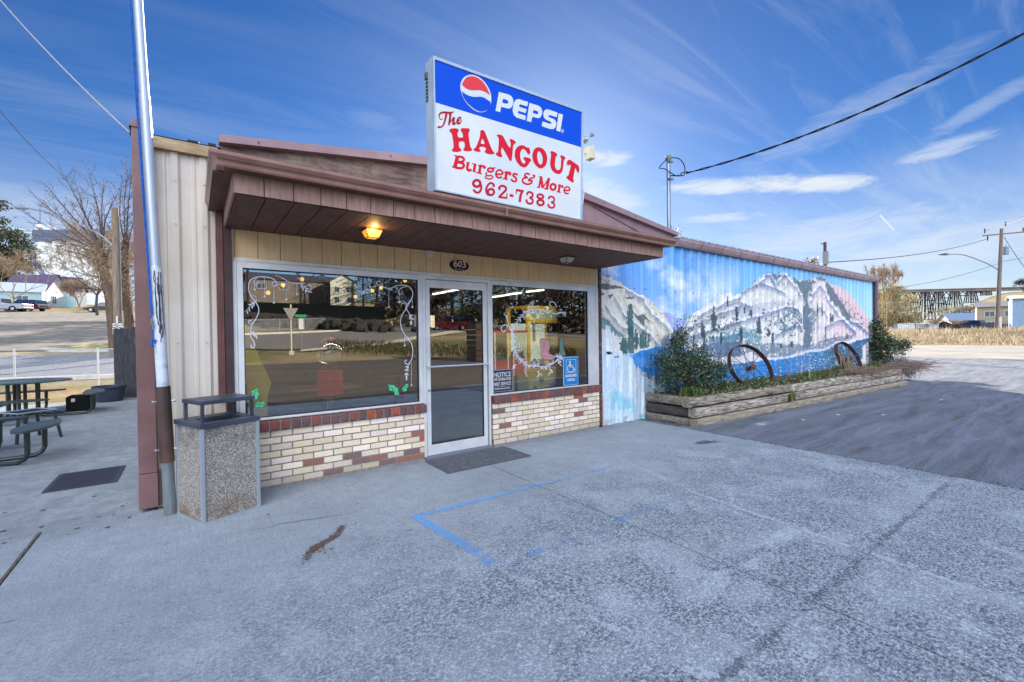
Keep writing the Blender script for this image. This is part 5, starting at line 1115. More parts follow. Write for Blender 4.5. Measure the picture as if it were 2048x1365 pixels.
# ------------------------------------------------------------------ planter
def PYf(x): return 4.10-(x-6.66)*.045
PL=thing('timber_planter','long raised bed of stacked weathered railway timbers along the mural wall','planter',(11,4.5,0))
rr=random.Random(21)
def timber(a,b,w_,z0,z1,mt,lab=None):
    a=Vector(a);b=Vector(b); d=(b-a); L=d.length; d.normalize(); nq=Vector((-d.y,d.x,0)); n_=max(3,int(L/.16)); V=[];Fc=[]
    sec=[(-1,-1),(-.35,-1),(.4,-1),(1,-1),(1,-.3),(1,.4),(1,1),(.4,1),(-.3,1),(-1,1),(-1,.4),(-1,-.3)]; m_=len(sec)
    for i in range(n_+1):
        p=a+d*(L*i/n_)
        for (u,v) in sec:
            er=1.0 if abs(u)==1 and abs(v)==1 else 0
            ju=rr.uniform(-.008,.006)-er*rr.uniform(.002,.014); jv=rr.uniform(-.004,.003)-er*rr.uniform(.002,.012)
            sg=lambda q:(1 if q>0 else -1) if abs(q)==1 else 0
            V.append(p+nq*(u*w_/2+sg(u)*ju)+Vector((0,0,(z0+z1)/2+v*(z1-z0)/2+sg(v)*jv)))
        if i:
            for k_ in range(m_): Fc.append(((i-1)*m_+k_,(i-1)*m_+(k_+1)%m_,i*m_+(k_+1)%m_,i*m_+k_))
    Fc.append(tuple(range(m_))[::-1]); Fc.append(tuple(n_*m_+k_ for k_ in range(m_)))
    s=MB(); s.add(V,Fc); o=s.build('timber',mt,PL)
    if lab: o['label']=lab
    return o
MT=[M_wood,mat('pale_timber',(190,180,164),.9,(110,100,90),6,stretch=(.7,9,9),bump=1.0,bscale=14,dirt=(86,76,70),dscale=5,detail=9,lo=.42,hi=.60),mat('dark_timber',(92,82,80),.9,(62,54,54),8,stretch=(6,.9,6),bump=.6,bscale=20),mat('bottom_timber',(176,162,140),.9,(128,118,104),6,stretch=(.7,9,9),bump=.9,bscale=14,dirt=(84,76,66),dscale=5,detail=9)]
for lay,(z0,z1,js,off_) in enumerate(((0,.128,(6.62,9.1,11.5,14.0,16.4),-.03),(.145,.298,(6.62,9.0,10.4,12.6,14.5,16.3),.0),(.320,.475,(6.50,9.9,11.9,14.2,16.2),.03))):
    for x0_,x1_ in zip(js,js[1:]):
        h_=rr.uniform(-.01,.012) if lay==2 else 0
        timber((x0_+.008+.0*lay,PYf(x0_)+off_+.075,0),(x1_-.008,PYf(x1_)+off_+.075,0),.15,z0+h_,z1+h_,MT[3] if lay==0 else MT[(lay+int(x0_))%2])
    timber((6.70,4.265+off_,0),(6.70,5.08,0),.15,z0+.002,z1-.004,MT[0] if lay!=1 else MT[2],'dark creosoted end timber' if lay==1 else None)
    timber((16.45,3.80,0),(16.45,5.05,0),.15,z0,z1,MT[3])
s=MB(); xs_=np.arange(6.75,16.45,.15); ys_=np.linspace(4.0,5.11,7)
V=[(x,max(PYf(x)+.14,0)+(5.10-PYf(x)-.14)*j/6,.40+.05*float(fbm(np.array([x*2.]),np.array([j*.7]),3,5)[0])+.02) for j in range(7) for x in xs_]
s.add(V,[(j*len(xs_)+i,j*len(xs_)+i+1,(j+1)*len(xs_)+i+1,(j+1)*len(xs_)+i) for j in range(6) for i in range(len(xs_)-1)]); s.build('soil',mat('soil_leaf_litter',(88,72,58),1,(54,46,38),16,bump=1,dirt=(118,112,72),dscale=3),PL)
# ------------------------------------------------------------------ foliage makers
def leafmat(name,a,b_,c_=None,rough=.5,tr=.25):
    m,n,b=shader_only(name); oi=n.n('ShaderNodeAttribute',attribute_name='Col').outputs[2]
    c=n.ramp(oi,[(0,lin(a)),(.6,lin(b_)),(1,lin(c_ or b_))]); n.L.new(c,b.inputs['Base Color']); b.inputs['Roughness'].default_value=rough; b.inputs['Specular IOR Level'].default_value=.35
    tl=n.n('ShaderNodeBsdfTranslucent',i={0:c}); mx=n.n('ShaderNodeMixShader',i={0:tr,1:b.outputs[0],2:tl.outputs[0]}); n.L.new(mx.outputs[0],n.N['Material Output'].inputs[0]); return m
def leafq(s,p,l,w_,rng,dirv=None,val=None):
    d=Vector((rng.gauss(0,1),rng.gauss(0,1),rng.gauss(0,1)+.3)) if dirv is None else dirv+Vector((rng.gauss(0,.35),rng.gauss(0,.35),rng.gauss(0,.35)))
    d.normalize(); a=d.cross(Vector((rng.gauss(0,1),rng.gauss(0,1),rng.gauss(0,1)))); a.normalize(); a*=w_/2; v=rng.random() if val is None else val
    s.add([p,p+d*l*.4+a,p+d*l,p+d*l*.4-a],[(0,1,2,3)],(v,v,v))
M_holl=leafmat('holly_leaves',(26,42,28),(54,74,48),(128,140,108),.45,.1); M_stem=mat('twig_brown',(86,66,52),.9,(60,46,38),12)
M_grn=leafmat('fresh_grass',(42,64,30),(84,106,50),(146,150,92),.6); M_dry=leafmat('dry_stems',(120,96,70),(170,146,110),(206,188,150),.9,.2); M_gc=leafmat('ground_cover_leaves',(44,58,34),(88,100,62),(150,146,110),.6)
def shrub(name,label,base,blobs,n_leaf,ll,mt,rng,group=None,cat='shrub',stems=14,wf=.5):
    t=thing(name,label,cat,base,group); s=MB(); b_=Vector(base)
    cl_=[]
    for (cx,cy,cz,rx,ry,rz,k_) in blobs:
        for i in range(int(k_)):
            while True:
                u=Vector((rng.uniform(-1,1),rng.uniform(-1,1),rng.uniform(-1,1)))
                if u.length<1 and u.length>.25: break
            cl_.append(Vector((cx+u.x*rx,cy+u.y*ry,cz+u.z*rz)))
    per=max(1,n_leaf//len(cl_))
    for c_ in cl_:
        rd=rng.uniform(.05,.10)
        for j in range(per): leafq(s,c_+Vector((rng.gauss(0,rd),rng.gauss(0,rd),rng.gauss(0,rd))),ll*rng.uniform(.45,1.7),ll*wf*rng.uniform(.7,1.3),rng)
    s.build('foliage',mt,t)
    s=MB()
    for c_ in rng.sample(cl_,min(stems,len(cl_))):
        p0=b_+Vector((rng.uniform(-.06,.06),rng.uniform(-.04,.04),0)); md=p0.lerp(c_,.5)+Vector((rng.uniform(-.05,.05),0,.05)); s.tube([p0,md,c_],[.016,.010,.005],5)
    s.build('stems',M_stem,t); return t
rg=random.Random(31)
def bl(px,py,Y,r,k_,ry=None): q_=onY(px,py,Y); d=(q_-EYE).dot(FW); s_=d/CF; return (q_.x,Y,q_.z,r[0]*s_*1.35,(ry or .22),r[1]*s_,k_)
c0=onY(1385,790,4.62)
shrub('holly_bush','glossy dark green holly bush growing at the left end of the planter',(c0.x,4.62,.42),[bl(1362,672,4.62,(12,16),18,.08),bl(1354,695,4.62,(22,18),26,.1),bl(1372,728,4.6,(40,22),90),bl(1325,722,4.6,(12,12),22,.15),bl(1405,722,4.65,(24,24),46),bl(1425,745,4.6,(22,20),50),bl(1350,750,4.6,(30,14),34),bl(1400,770,4.6,(26,20),50),bl(1332,765,4.6,(9,18),14,.1),bl(1385,790,4.55,(20,10),22),bl(1440,735,4.55,(9,10),12)],13500,.036,M_holl,rg,stems=26,wf=.6)
c0=onY(1770,720,5.0)
shrub('evergreen_shrub','loose dark evergreen shrub at the far right corner of the mural wall',(18.6,4.75,.3),[bl(1763,700,4.8,(13,36),60,.4),bl(1785,695,4.75,(16,16),30,.4),bl(1800,690,4.6,(12,10),16,.3),bl(1772,680,4.8,(10,10),16,.3),bl(1756,660,4.9,(5,20),18,.2)],5200,.07,M_holl,rg,stems=18)
shrub('ash_grey_shrub','bare grey brown twiggy shrub spilling over the far end of the planter',(17.2,4.3,.3),[bl(1800,730,4.2,(18,14),50,.3),bl(1812,745,4.0,(12,12),30,.3)],3000,.05,leafmat('dry_grey_leaves',(96,88,96),(140,130,134),(176,164,158),.9),rg,stems=24,wf=.3)
def clump(name,label,c,n_,h,r,mt,rng,cat='grass clump',group=None,arch=.35,w_=.006):
    s=MB()
    for i in range(n_):
        p=Vector((c[0]+rng.gauss(0,r),c[1]+rng.gauss(0,r*.5),c[2])); a=rng.uniform(0,6.28); d=Vector((math.cos(a),math.sin(a),0))*rng.random()*arch; hh=h*rng.uniform(.45,1.1); q_=Vector((-math.sin(a),math.cos(a),0))*w_; v=rng.random()
        m_=p+d*hh*.45+Vector((0,0,hh*.65)); e=p+d*hh*1.2+Vector((0,0,hh))
        s.add([p-q_,p+q_,m_+q_*.8,m_-q_*.8,e],[(0,1,2,3),(3,2,4)],(v,v,v))
    return tag(s.build(name,mt),label,cat,group)
for (px,py,h_,r_,n_,lab) in ((1452,795,.22,.09,200,'green grass tuft between the holly bush and the left wagon wheel'),(1525,778,.16,.13,220,'green grass tuft behind the foot of the left wagon wheel'),(1625,752,.15,.32,520,'broad low tuft of green grass halfway along the planter'),(1677,742,.22,.15,220,'green grass tuft at the foot of the right wagon wheel'),(1752,738,.20,.25,300,'bright green grass tuft at the far right end of the planter')):
    q_=onY(px,py,4.5); o=clump('grass_tuft',lab,(q_.x,4.5,.43),n_,h_,r_,M_grn,rg)
    if r_>.2: o['kind']='stuff'
q_=onY(1395,815,4.25); clump('grass_tuft','small green grass tuft growing under the front of the holly bush',(q_.x-.05,4.36,.44),240,.20,.10,M_grn,rg)
q_=onY(1575,812,4.0); clump('weed_tuft','little weed growing out of a joint in the front planter timbers',(q_.x,PYf(q_.x)-.04,.17),60,.20,.04,M_grn,rg,'weed',arch=.7)
q_=onY(1600,770,4.6); clump('dry_stalks','tall thin pale dry stalks standing between the two wagon wheels',(q_.x,4.6,.43),16,.72,.32,M_dry,rg,'dry stalks',arch=.6,w_=.007)
q_=onY(1698,745,4.4); clump('dry_stalks','fan of pale dry stalks in front of the right wagon wheel',(q_.x,4.45,.43),34,.72,.12,M_dry,rg,'dry stalks',arch=.9,w_=.010)
# trailing dead twigs over the front timbers
def twigs(label,c,rx,n_,drop,rng,mt=None,z=.46):
    s=MB()
    for i in range(n_):
        x=c+rng.gauss(0,rx); y=PYf(x)+rng.uniform(.05,.5); p=Vector((x,y,z+rng.uniform(0,.14))); P_=[p]
        for k_ in range(4): P_.append(P_[-1]+Vector((rng.uniform(-.02,.26),-rng.uniform(.04,.15),rng.uniform(-drop,.05))))
        s.tube(P_,[.007,.006,.005,.004,.003],4)
    return tag(s.build('dead_twigs',mt or mat('dead_twig',(136,114,100),.9,(98,82,74),9)),label,'dead twigs')
twigs('mat of brown dead twigs hanging over the planter edge below the right wagon wheel',onY(1700,760,4.1).x,.5,110,.06,rg); twigs('tangle of brown dead branches hanging off the far end of the planter',onY(1790,750,4.0).x,.8,130,.08,rg)
# ground cover
s=MB()
for i in range(5200):
    x=rg.uniform(6.7,16.3); dens=1.0 if x<11 else .45
    if rg.random()>dens: continue
    y=rg.choice((PYf(x)+.06+abs(rg.gauss(0,.12)),rg.uniform(PYf(x)+.1,5.05))); leafq(s,Vector((x,min(y,5.05),.47+abs(rg.gauss(0,.03)))),.042,.028,rg)
gc=tag(s.build('ground_cover',M_gc),'low green ground cover creeping over the planter timbers','ground cover'); gc['kind']='stuff'
# ------------------------------------------------------------------ wagon wheels
def wagon_wheel(cx,cy,cz,r,lean,yaw,label):
    t=thing('wagon_wheel',label,'wagon wheel',(cx,cy,cz-r),'rusty spoked wagon wheels in the planter')
    M_=Matrix.Translation((cx,cy,cz))@Matrix.Rotation(R(yaw),4,'Z')@Matrix.Rotation(R(lean),4,'X')
    def ringm(r0,r1,y0,y1):
        s=MB(); n_=48; V=[]
        for (a,y) in ((r0,y0),(r1,y0),(r1,y1),(r0,y1)):
            for k_ in range(n_): th=2*math.pi*k_/n_; V.append(M_@Vector((a*math.cos(th),y,a*math.sin(th))))
        F_=[]
        for q_ in range(4):
            for k_ in range(n_): F_.append((q_*n_+k_,q_*n_+(k_+1)%n_,((q_+1)%4)*n_+(k_+1)%n_,((q_+1)%4)*n_+k_))
        s.add(V,F_); return s
    ringm(r-.012,r,-.05,.05).build('rim',M_rust,t)
    s=MB(); my=Matrix.Rotation(R(90),4,'X'); s.lathe([(0,-.10),(.028,-.10),(.05,-.095),(.052,-.08),(.06,-.075),(.06,-.055),(.036,-.045),(.036,.045),(.06,.055),(.06,.075),(.05,.08),(.05,.095),(.028,.10),(0,.10)],n=20,M=M_@my)
    s.build('hub',mat('rusty_hub',(112,52,40),.8,(70,40,38),14,bump=.3,dirt=(150,66,44),dscale=8),t)
    for k_ in range(14):
        th=2*math.pi*(k_+.3)/14; e=.075 if k_%2 else -.075
        s=MB(); s.tube([M_@Vector((.045*math.cos(th),e,.045*math.sin(th))),M_@Vector(((r-.01)*math.cos(th+.05*(1 if k_%2 else -1)),0,(r-.01)*math.sin(th+.05*(1 if k_%2 else -1))))],.0062,6); s.build('spoke',M_rust,t)
a_=onY(1501,736,4.68); wagon_wheel(a_.x,4.68,a_.z,.53,-26,-17.5,'large rusty wagon wheel beside the holly bush, left of the pair')
b_2=onY(1697,718,4.70); wagon_wheel(b_2.x,4.70,b_2.z,.52,-24,-8,'rusty wagon wheel leaning on the mural near its far right end')
# ------------------------------------------------------------------ patio furniture
M_tgreen=mat('green_plastic_coat',(46,66,70),.4,(38,56,60),6,spec=.6,dirt=(70,90,94)); M_tdark=mat('dark_green_tube',(28,44,44),.35,spec=.6)
def arc_seat(s,cx,cy,r0,r1,a0,a1,z,t=.03,n_=16):
    P_=[]
    for i in range(n_+1): a=R(a0+(a1-a0)*i/n_); P_.append((cx+r1*math.cos(a),cy+r1*math.sin(a)))
    # inner chord (crescent seat)
    for i in range(n_+1): a=R(a1-(a1-a0)*i/n_); k_=abs(i/n_-.5)*2; rr_=r0+(r1-r0)*.55*k_**3; P_.append((cx+rr_*math.cos(a),cy+rr_*math.sin(a)))
    s.prism([(x,y,z-t) for x,y in P_],(0,0,t)); return s
def table(cx,cy,rot,rt,label,slat=False,seats=(0,90,180,270),zt=.75):
    t=thing('picnic_table',label,'picnic table',(cx,cy,0))
    s=MB()
    if slat:
        for i in range(-12,13):
            y=i*.0475*rt/.6; hw=math.sqrt(max(0,rt**2-y*y)); 
            if hw>.05: s.box(-hw,hw,y-.012,y+.012,zt-.012,zt,M=Matrix.Translation((cx,cy,0))@Matrix.Rotation(R(rot+30),4,'Z'))
        n_=40; s.tube([(cx+rt*math.cos(2*math.pi*i/n_),cy+rt*math.sin(2*math.pi*i/n_),zt-.016) for i in range(n_+1)],.018,8)
        s.build('tabletop',M_tgreen,t)
    else:
        s.lathe([(0,zt-.02),(rt-.02,zt-.022),(rt,zt-.018),(rt+.003,zt-.006),(rt-.008,zt),(0,zt)],cx,cy,48); s.build('tabletop',M_tgreen,t,smooth=False)
    for a in seats:
        s=MB(); arc_seat(s,cx,cy,rt+.17,rt+.50,rot+a-27,rot+a+27,.46); s.build('seat',M_tgreen,t,bevel=.008)
        for da in (-14,14):
            th=R(rot+a+da); d=Vector((math.cos(th),math.sin(th),0)); c_=Vector((cx,cy,0)); ro=rt+.34; ri=.30
            P_=[c_+d*ro+Vector((0,0,.43)),c_+d*ro+Vector((0,0,.14)),c_+d*(ro-.03)+Vector((0,0,.07)),c_+d*(ro-.10)+Vector((0,0,.034)),c_+d*(ro-.22)+Vector((0,0,.03)),c_+d*(ri+.2)+Vector((0,0,.03)),c_+d*(ri+.08)+Vector((0,0,.05)),c_+d*ri+Vector((0,0,.14)),c_+d*ri+Vector((0,0,zt-.02))]
            MB().tube(P_,[.030,.026,.026,.026,.026,.026,.026,.026,.03],10).build('leg',M_tdark,t)
    return t
sA=onZ(78,850,.46)   # crescent seat seen at the left edge
rotA=-8; cA=Vector((sA.x,sA.y,0))-Vector((math.cos(R(rotA)),math.sin(R(rotA)),0))*(.62+.34)
table(cA.x,cA.y,rotA,.62,'round dark green picnic table with a slatted top cut off by the left frame edge',True,(0,90,180,270))
sB=onZ(190,782,.46); rotB=4; cB=Vector((sB.x,sB.y,0))-Vector((math.cos(R(rotB)),math.sin(R(rotB)),0))*(.80+.34)
table(cB.x,cB.y,rotB,.80,'large round green picnic table with solid top farther back on the patio',False,(0,90,180,270))
q_=onZ(56,822,.46)
t=thing('patio_stool','low square perforated metal stool with splayed legs between the two green tables','stool',(q_.x,q_.y,0))
s=MB(); MS=Matrix.Translation((q_.x,q_.y,0))@Matrix.Rotation(R(38),4,'Z')
for i in range(13): s.box(-.22,.22,-.21+i*.035-.006,-.21+i*.035+.006,.445,.455,M=MS)
s.build('mesh_seat',M_tdark,t); s=MB(); frame_=[(-.23,-.23),(.23,-.23),(.23,.23),(-.23,.23),(-.23,-.23)]; s.tube([MS@Vector((a,b_,.455)) for a,b_ in frame_],.012,6); s.build('seat_frame',mat('pale_rim',(150,160,172),.4,metal=.4),t)
for a,b_ in frame_[:4]: MB().tube([MS@Vector((a*.9,b_*.9,.44)),MS@Vector((a*1.15,b_*1.15,.0))],.022,8).build('leg',M_tdark,t)
# black bin and tub planter by the wood fence
def tub(px0,px1,D_,ztop,label,cat,mt,name,lipk=1.06,soil=True):
    a=at(px0,800,D_);b_=at(px1,800,D_); r=(b_-a).length/2; c_=(a+b_)/2; t=thing(name,label,cat,(c_.x,c_.y,0))
    s=MB(); s.lathe([(0,.01),(r*.78,.01),(r*.80,.03),(r*.97,ztop-.05),(r*lipk,ztop-.045),(r*lipk,ztop),(r*.93,ztop),(r*.90,ztop-.06)],c_.x,c_.y,28); s.build('shell',mt,t)
    s=MB(); s.lathe([(0,ztop-.05),(r*.92,ztop-.055)],c_.x,c_.y,20); s.build('potting_soil',mat('potting_soil',(58,46,40),1,(36,30,28),20),t); return t,c_,r
dd=lambda X,Y_: (Vector((X,Y_,0))-EYE).dot(FW)
tub(194,245,dd(-1.68,15.0),.40,'round dark plastic tub planter standing against the wood fence','planter tub',mat('tub_slate',(52,56,74),.5,(44,46,60),4),'tub_planter')
a=onZ(131,828); b_=onZ(183,825); t=thing('storage_bag','black upholstered box lying beneath the seat of the far picnic table','box',(a.x,a.y,0))
s=MB(); s.box(min(a.x,b_.x),max(a.x,b_.x),a.y,a.y+.45,.03,.36); s.build('body',mat('black_fabric',(12,12,14),.95),t,bevel=.04)
s=MB(); s.box(min(a.x,b_.x)-.02,max(a.x,b_.x)+.02,a.y-.04,a.y+.48,.0,.03); s.build('base_board',mat('pale_base',(150,140,130),.8),t,bevel=.008); s=MB(); s.box(a.x+.09,a.x+.15,a.y-.006,a.y+.004,.24,.31); s.build('paper_tag',M_white,t)
# chain link fence with round posts
M_fgal=mat('fence_galvanised',(196,200,206),.4,metal=.5)
Mcl,n,b=shader_only('chain_link'); co=n.n('ShaderNodeTexCoord').outputs['UV']; x_=n.n('ShaderNodeSeparateXYZ',i={0:co}).outputs
def dia(sg): v_=n.m('PINGPONG',n.m('ADD' if sg>0 else 'SUBTRACT',x_[0],x_[1]),.5); return n.m('LESS_THAN',v_,.055)
k=n.m('MAXIMUM',dia(1),dia(-1)); b.inputs['Base Color'].default_value=lin((200,204,210))+(1,); b.inputs['Roughness'].default_value=.4; b.inputs['Metallic'].default_value=.3
tr=n.n('ShaderNodeBsdfTransparent'); mx=n.n('ShaderNodeMixShader',i={0:k,1:tr.outputs[0],2:b.outputs[0]}); n.L.new(mx.outputs[0],n.N['Material Output'].inputs[0])
def chainfence(pts,h,label,grp=None,step=3.0,name='chain_link_fence'):
    t=thing(name,label,'fence',tuple(pts[0]))
    me_v=[];uv=[];F_=[]; s=MB(); acc=0
    P_=[]
    for a,b_ in zip(pts,pts[1:]):
        L=(b_-a).length; m_=max(1,int(round(L/step)))
        for i in range(m_): P_.append(a.lerp(b_,i/m_))
    P_.append(pts[-1])
    for p in P_: MB().tube([p,p+Vector((0,0,h+.04))],.028,8).build('post',M_fgal,t)
    s=MB(); s.tube([p+Vector((0,0,h)) for p in P_],.018,6); s.build('top_rail',M_fgal,t)
    me=bpy.data.meshes.new('mesh'); V=[];F_=[];U=[]; acc=0
    for i,p in enumerate(P_):
        if i: acc+=(p-P_[i-1]).length
        V+=[tuple(p+Vector((0,0,.03))),tuple(p+Vector((0,0,h)))]; U+=[(acc/.065,0),(acc/.065,h/.065)]
    for i in range(len(P_)-1): F_.append((2*i,2*i+2,2*i+3,2*i+1))
    me.from_pydata(V,[],F_); ul=me.uv_layers.new(name='UVMap')
    for lp in me.loops: ul.data[lp.index].uv=U[lp.vertex_index]
    me.materials.append(Mcl); o=bpy.data.objects.new('wire_mesh',me); COL.objects.link(o); o.parent=t; o.matrix_parent_inverse=Matrix.Translation(t.location).inverted(); return t
fp0=Vector((-1.75,19.5,0)); fpd=Vector((-2.628,20.165,0)); fd=(Vector((-5.4,22.4,0))-fpd).normalized()
chainfence([fpd-fd*.9,fpd,fpd+fd*3.0,fpd+fd*6,fpd+fd*9,fpd+fd*14],1.27,'galvanised chain link fence along the street side of the patio')
# wood fence
t=thing('wood_fence','dark weathered vertical board fence between the patio and the building','fence',(-1.73,15.8,0))
Mwf=mat('black_grey_boards',(62,64,70),.95,(40,42,48),7,stretch=(6,6,.6),bump=.7,bscale=16,dirt=(96,96,100))
rr=random.Random(4); p0=Vector((-1.745,15.80,0)); p1=Vector((-.2,14.9,0)); dF=(p1-p0).normalized(); x=0; k_=0
while x<1.6:
    w_=.14; a=p0+dF*x; b_=p0+dF*(x+w_); nq=Vector((-dF.y,dF.x,0))*.02; h_=1.88+rr.uniform(-.02,.02)
    s=MB(); s.prism([a,b_,b_+Vector((0,0,h_-.03)),b_+Vector((0,0,h_))-dF*.03,a+Vector((0,0,h_))+dF*.03,a+Vector((0,0,h_-.03))],nq); s.build('board',Mwf,t); x+=w_+rr.uniform(.004,.012)
s=MB()
for z_ in (.4,1.5): s.prism([p0+dF*.0+Vector((0,.03,z_)),p0+dF*1.6+Vector((0,.03,z_)),p0+dF*1.6+Vector((0,.03,z_+.09)),p0+Vector((0,.03,z_+.09))],(0,.04,0))
s.build('rail',Mwf,t)
# ------------------------------------------------------------------ things inside the shop
M_y=mat('cabinet_yellow',(226,200,70),.4); M_red=mat('machine_red',(196,44,34),.35); M_chrome=mat('chrome',(220,224,228),.12,metal=1.0); M_ply=mat('arcade_yellow',(238,204,60),.5)
YY=5.42; fy=TR((470,660,7.186),YY)
t=thing('arcade_cabinet','tall yellow cabinet with an angled edge behind the left side of the big window','cabinet',(onY(510,800,YY).x,YY,0))
P_=[fy(p) for p in ((-60,-120),(170,-60),(290,260),(525,765),(470,970),(467,1500),(-60,1500))]; P_=[Vector((p.x,YY,max(p.z,.013))) for p in P_]
s=MB(); s.prism(P_,(0,.5,0)); s.build('body',M_ply,t); a=fy((130,790)); b_=fy((180,1000)); s=MB(); s.box(a.x-.4,b_.x,YY-.01,YY+.001,b_.z-.3,a.z); s.build('dark_panel',mat('panel_green_black',(60,66,50),.6),t)
# giant gumball machine
YG=5.75; gc_=onY(660,765,YG); k_=YG/5.15
t=thing('gumball_machine','round glass gumball machine with a red body on a chrome stand in the window','gumball machine',(gc_.x,YG,0)); rB=abs(onY(688,765,YG).x-onY(634,765,YG).x)*.47
zT,zB=onY(660,743,YG).z,onY(660,789,YG).z; cx=gc_.x
s=MB(); s.lathe([(0,zB),(rB,zB),(rB,zT),(rB*.96,zT+.01),(0,zT+.01)],cx,YG,32); s.build('red_body',M_red,t)
s=MB(); s.lathe([(0,.012),(rB*1.25,.012),(rB*1.25,.05),(.06,.09),(.055,.3),(.075,.35),(.055,.4),(.055,zB-.04),(rB*.7,zB-.01),(0,zB)],cx,YG,24); s.build('chrome_stand',M_chrome,t)
zC=onY(660,709,YG).z; rG=abs(onY(701,709,YG).x-onY(660,709,YG).x)*.80
s=MB(); s.lathe([(rG*math.sin(R(a)),zC-rG*math.cos(R(a))) for a in range(28,160,6)],cx,YG,36); s.build('glass_globe',glassmat('globe_glass',(.74,.78,.78),.10),t,smooth=True)
s=MB(); zc=zC+rG*.93; s.lathe([(0,zc+.03),(rG*.30,zc+.02),(rG*.46,zc-.01),(rG*.46,zc-.03),(0,zc-.03)],cx,YG,28); s.build('red_cap',mat('cap_dark_red',(140,44,38),.5),t)
MB().tube([(cx-.01,YG,zT),(cx-.01,YG,zc)],.006,6).build('centre_rod',M_chrome,t)
s=MB(); s.box(cx-.10,cx+.12,YG-.04,YG-.03,zC-.07,zC+.05); s.build('globe_reflection',mat('pale_reflection',(128,142,162),.8),t)  # pale sheet standing in for the light blue reflection in the globe
# claw machine
YC=6.3; fx=lambda x,y: onY(970+x/6.5,580+y/6.5,YC)
a=fx(548,225); b_=fx(1082,1400); t=thing('claw_machine','yellow framed crane game machine behind the right window','crane game',((a.x+b_.x)/2,YC,0))
x0,x1,zt_=a.x,b_.x,a.z; zg=fx(0,1115).z; zh=fx(0,420).z
s=MB(); w_=.06; frame(s,x0,x1,zg,zt_,w_,y0=YC-.01,y1=YC+.05); s.box(x0+w_,x1-w_,YC,YC+.04,zh,zh+.05); s.box(x0,x0+w_,YC+.6,YC+.66,zg,zt_); s.box(x1-w_,x1,YC+.6,YC+.66,zg,zt_); s.box(x0,x1,YC-.01,YC+.66,zt_,zt_+.03); s.build('yellow_frame',mat('claw_yellow',(240,196,60),.4,emit=(240,190,50),es=.06),t)  # frame paint emits slightly to look lit, it holds no lamp
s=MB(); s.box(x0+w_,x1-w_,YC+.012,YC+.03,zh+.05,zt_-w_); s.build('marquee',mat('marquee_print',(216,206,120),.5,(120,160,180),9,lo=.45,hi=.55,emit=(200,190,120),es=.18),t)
s=MB(); s.box(x0+.02,x1-.02,YC+.01,YC+.66,.013,zg-.0); s.build('lower_cabinet',mat('lime_yellow',(206,202,60),.45,emit=(200,196,40),es=.05),t)  # slight emission stands in for light falling on the cabinet
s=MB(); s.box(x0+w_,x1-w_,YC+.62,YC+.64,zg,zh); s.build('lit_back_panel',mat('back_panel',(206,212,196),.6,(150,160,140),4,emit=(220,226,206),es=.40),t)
s=MB()
for (bx,bz,r_) in ((735,1170,.05),(955,1185,.04),(875,1250,.07),(990,1240,.05),(650,1280,.04)):
    q_=fx(bx,bz); s.lathe([(r_*math.sin(R(a_)),q_.z-r_*math.cos(R(a_))) for a_ in range(0,181,20)],q_.x,YC-.0,14)
s.build('printed_balls',mat('ball_brown',(132,84,50),.4),t)
s=MB(); rr=random.Random(9)
for i in range(60):
    q_=Vector((rr.uniform(x0+.1,x1-.1),rr.uniform(YC+.1,YC+.5),zg+.05+rr.random()*.12)); r_=.05; s.lathe([(r_*math.sin(R(a_)),q_.z-r_*math.cos(R(a_))) for a_ in range(0,181,30)],q_.x,q_.y,8,c=lin(rr.choice(((220,90,90),(90,150,220),(240,220,90),(120,190,120),(220,140,200)))))
s.build('prizes',M_vc,t)
MB().tube([((x0+x1)/2-.1,YC+.3,zh),((x0+x1)/2-.1,YC+.3,zh-.35)],.03,8).build('claw',M_chrome,t)
# candy machines
for j,(xa,xb) in enumerate(((118,310),(360,545))):
    YD=6.05+.0*j; g=lambda x,y: onY(970+x/6.5,580+y/6.5,YD); a=g(xa,560); b_=g(xb,1105); zc=g(0,935).z
    t=thing('candy_machine',('red and cream candy dispenser in the right window, nearest the door post','red and cream candy dispenser in the right window, right of its twin','red candy dispenser partly hidden behind the right door post')[(0,1,2)[j]],'candy machine',((a.x+b_.x)/2,YD,0),'candy dispensers in the right window')
    s=MB(); s.box(a.x,b_.x,YD,YD+.3,b_.z+.02,zc); s.build('red_base',mat('candy_red',(214,66,56),.4,emit=(200,40,30),es=.04),t)  # faint emission brightens the base in place of daylight, no lamp inside
    s=MB(); 
    for xx in (a.x,b_.x-.02): s.box(xx,xx+.02,YD-.012,YD+.0,b_.z,a.z)
    s.build('cream_post',mat('cream_post',(240,226,196),.5,emit=(240,226,196),es=.08),t); s=MB(); s.box(a.x-.01,b_.x+.01,YD-.01,YD+.31,a.z,a.z+.04); s.build('red_lid',M_red,t)  # posts emit faintly too, standing in for light on them
    s=MB(); s.box(a.x+.02,b_.x-.02,YD+.005,YD+.01,zc,a.z); s.build('clear_bin',M_clear,t)
    s=MB()
    for i in range(26): q_=Vector((rr.uniform(a.x+.03,b_.x-.03),YD+rr.uniform(.03,.25),zc+.02+rr.random()*.10)); r_=.028; s.lathe([(r_*math.sin(R(a_)),q_.z-r_*math.cos(R(a_))) for a_ in range(0,181,36)],q_.x,q_.y,7,c=lin(rr.choice(((190,220,70),(230,170,50),(90,140,200),(220,200,190)))))
    s.build('candy',M_vc,t)
    s=MB(); s.box((a.x+b_.x)/2-.02,(a.x+b_.x)/2+.02,YD+.1,YD+.14,.013,b_.z+.02); s.box(a.x,b_.x,YD,YD+.3,.013,.05); s.build('pedestal',M_black,t)
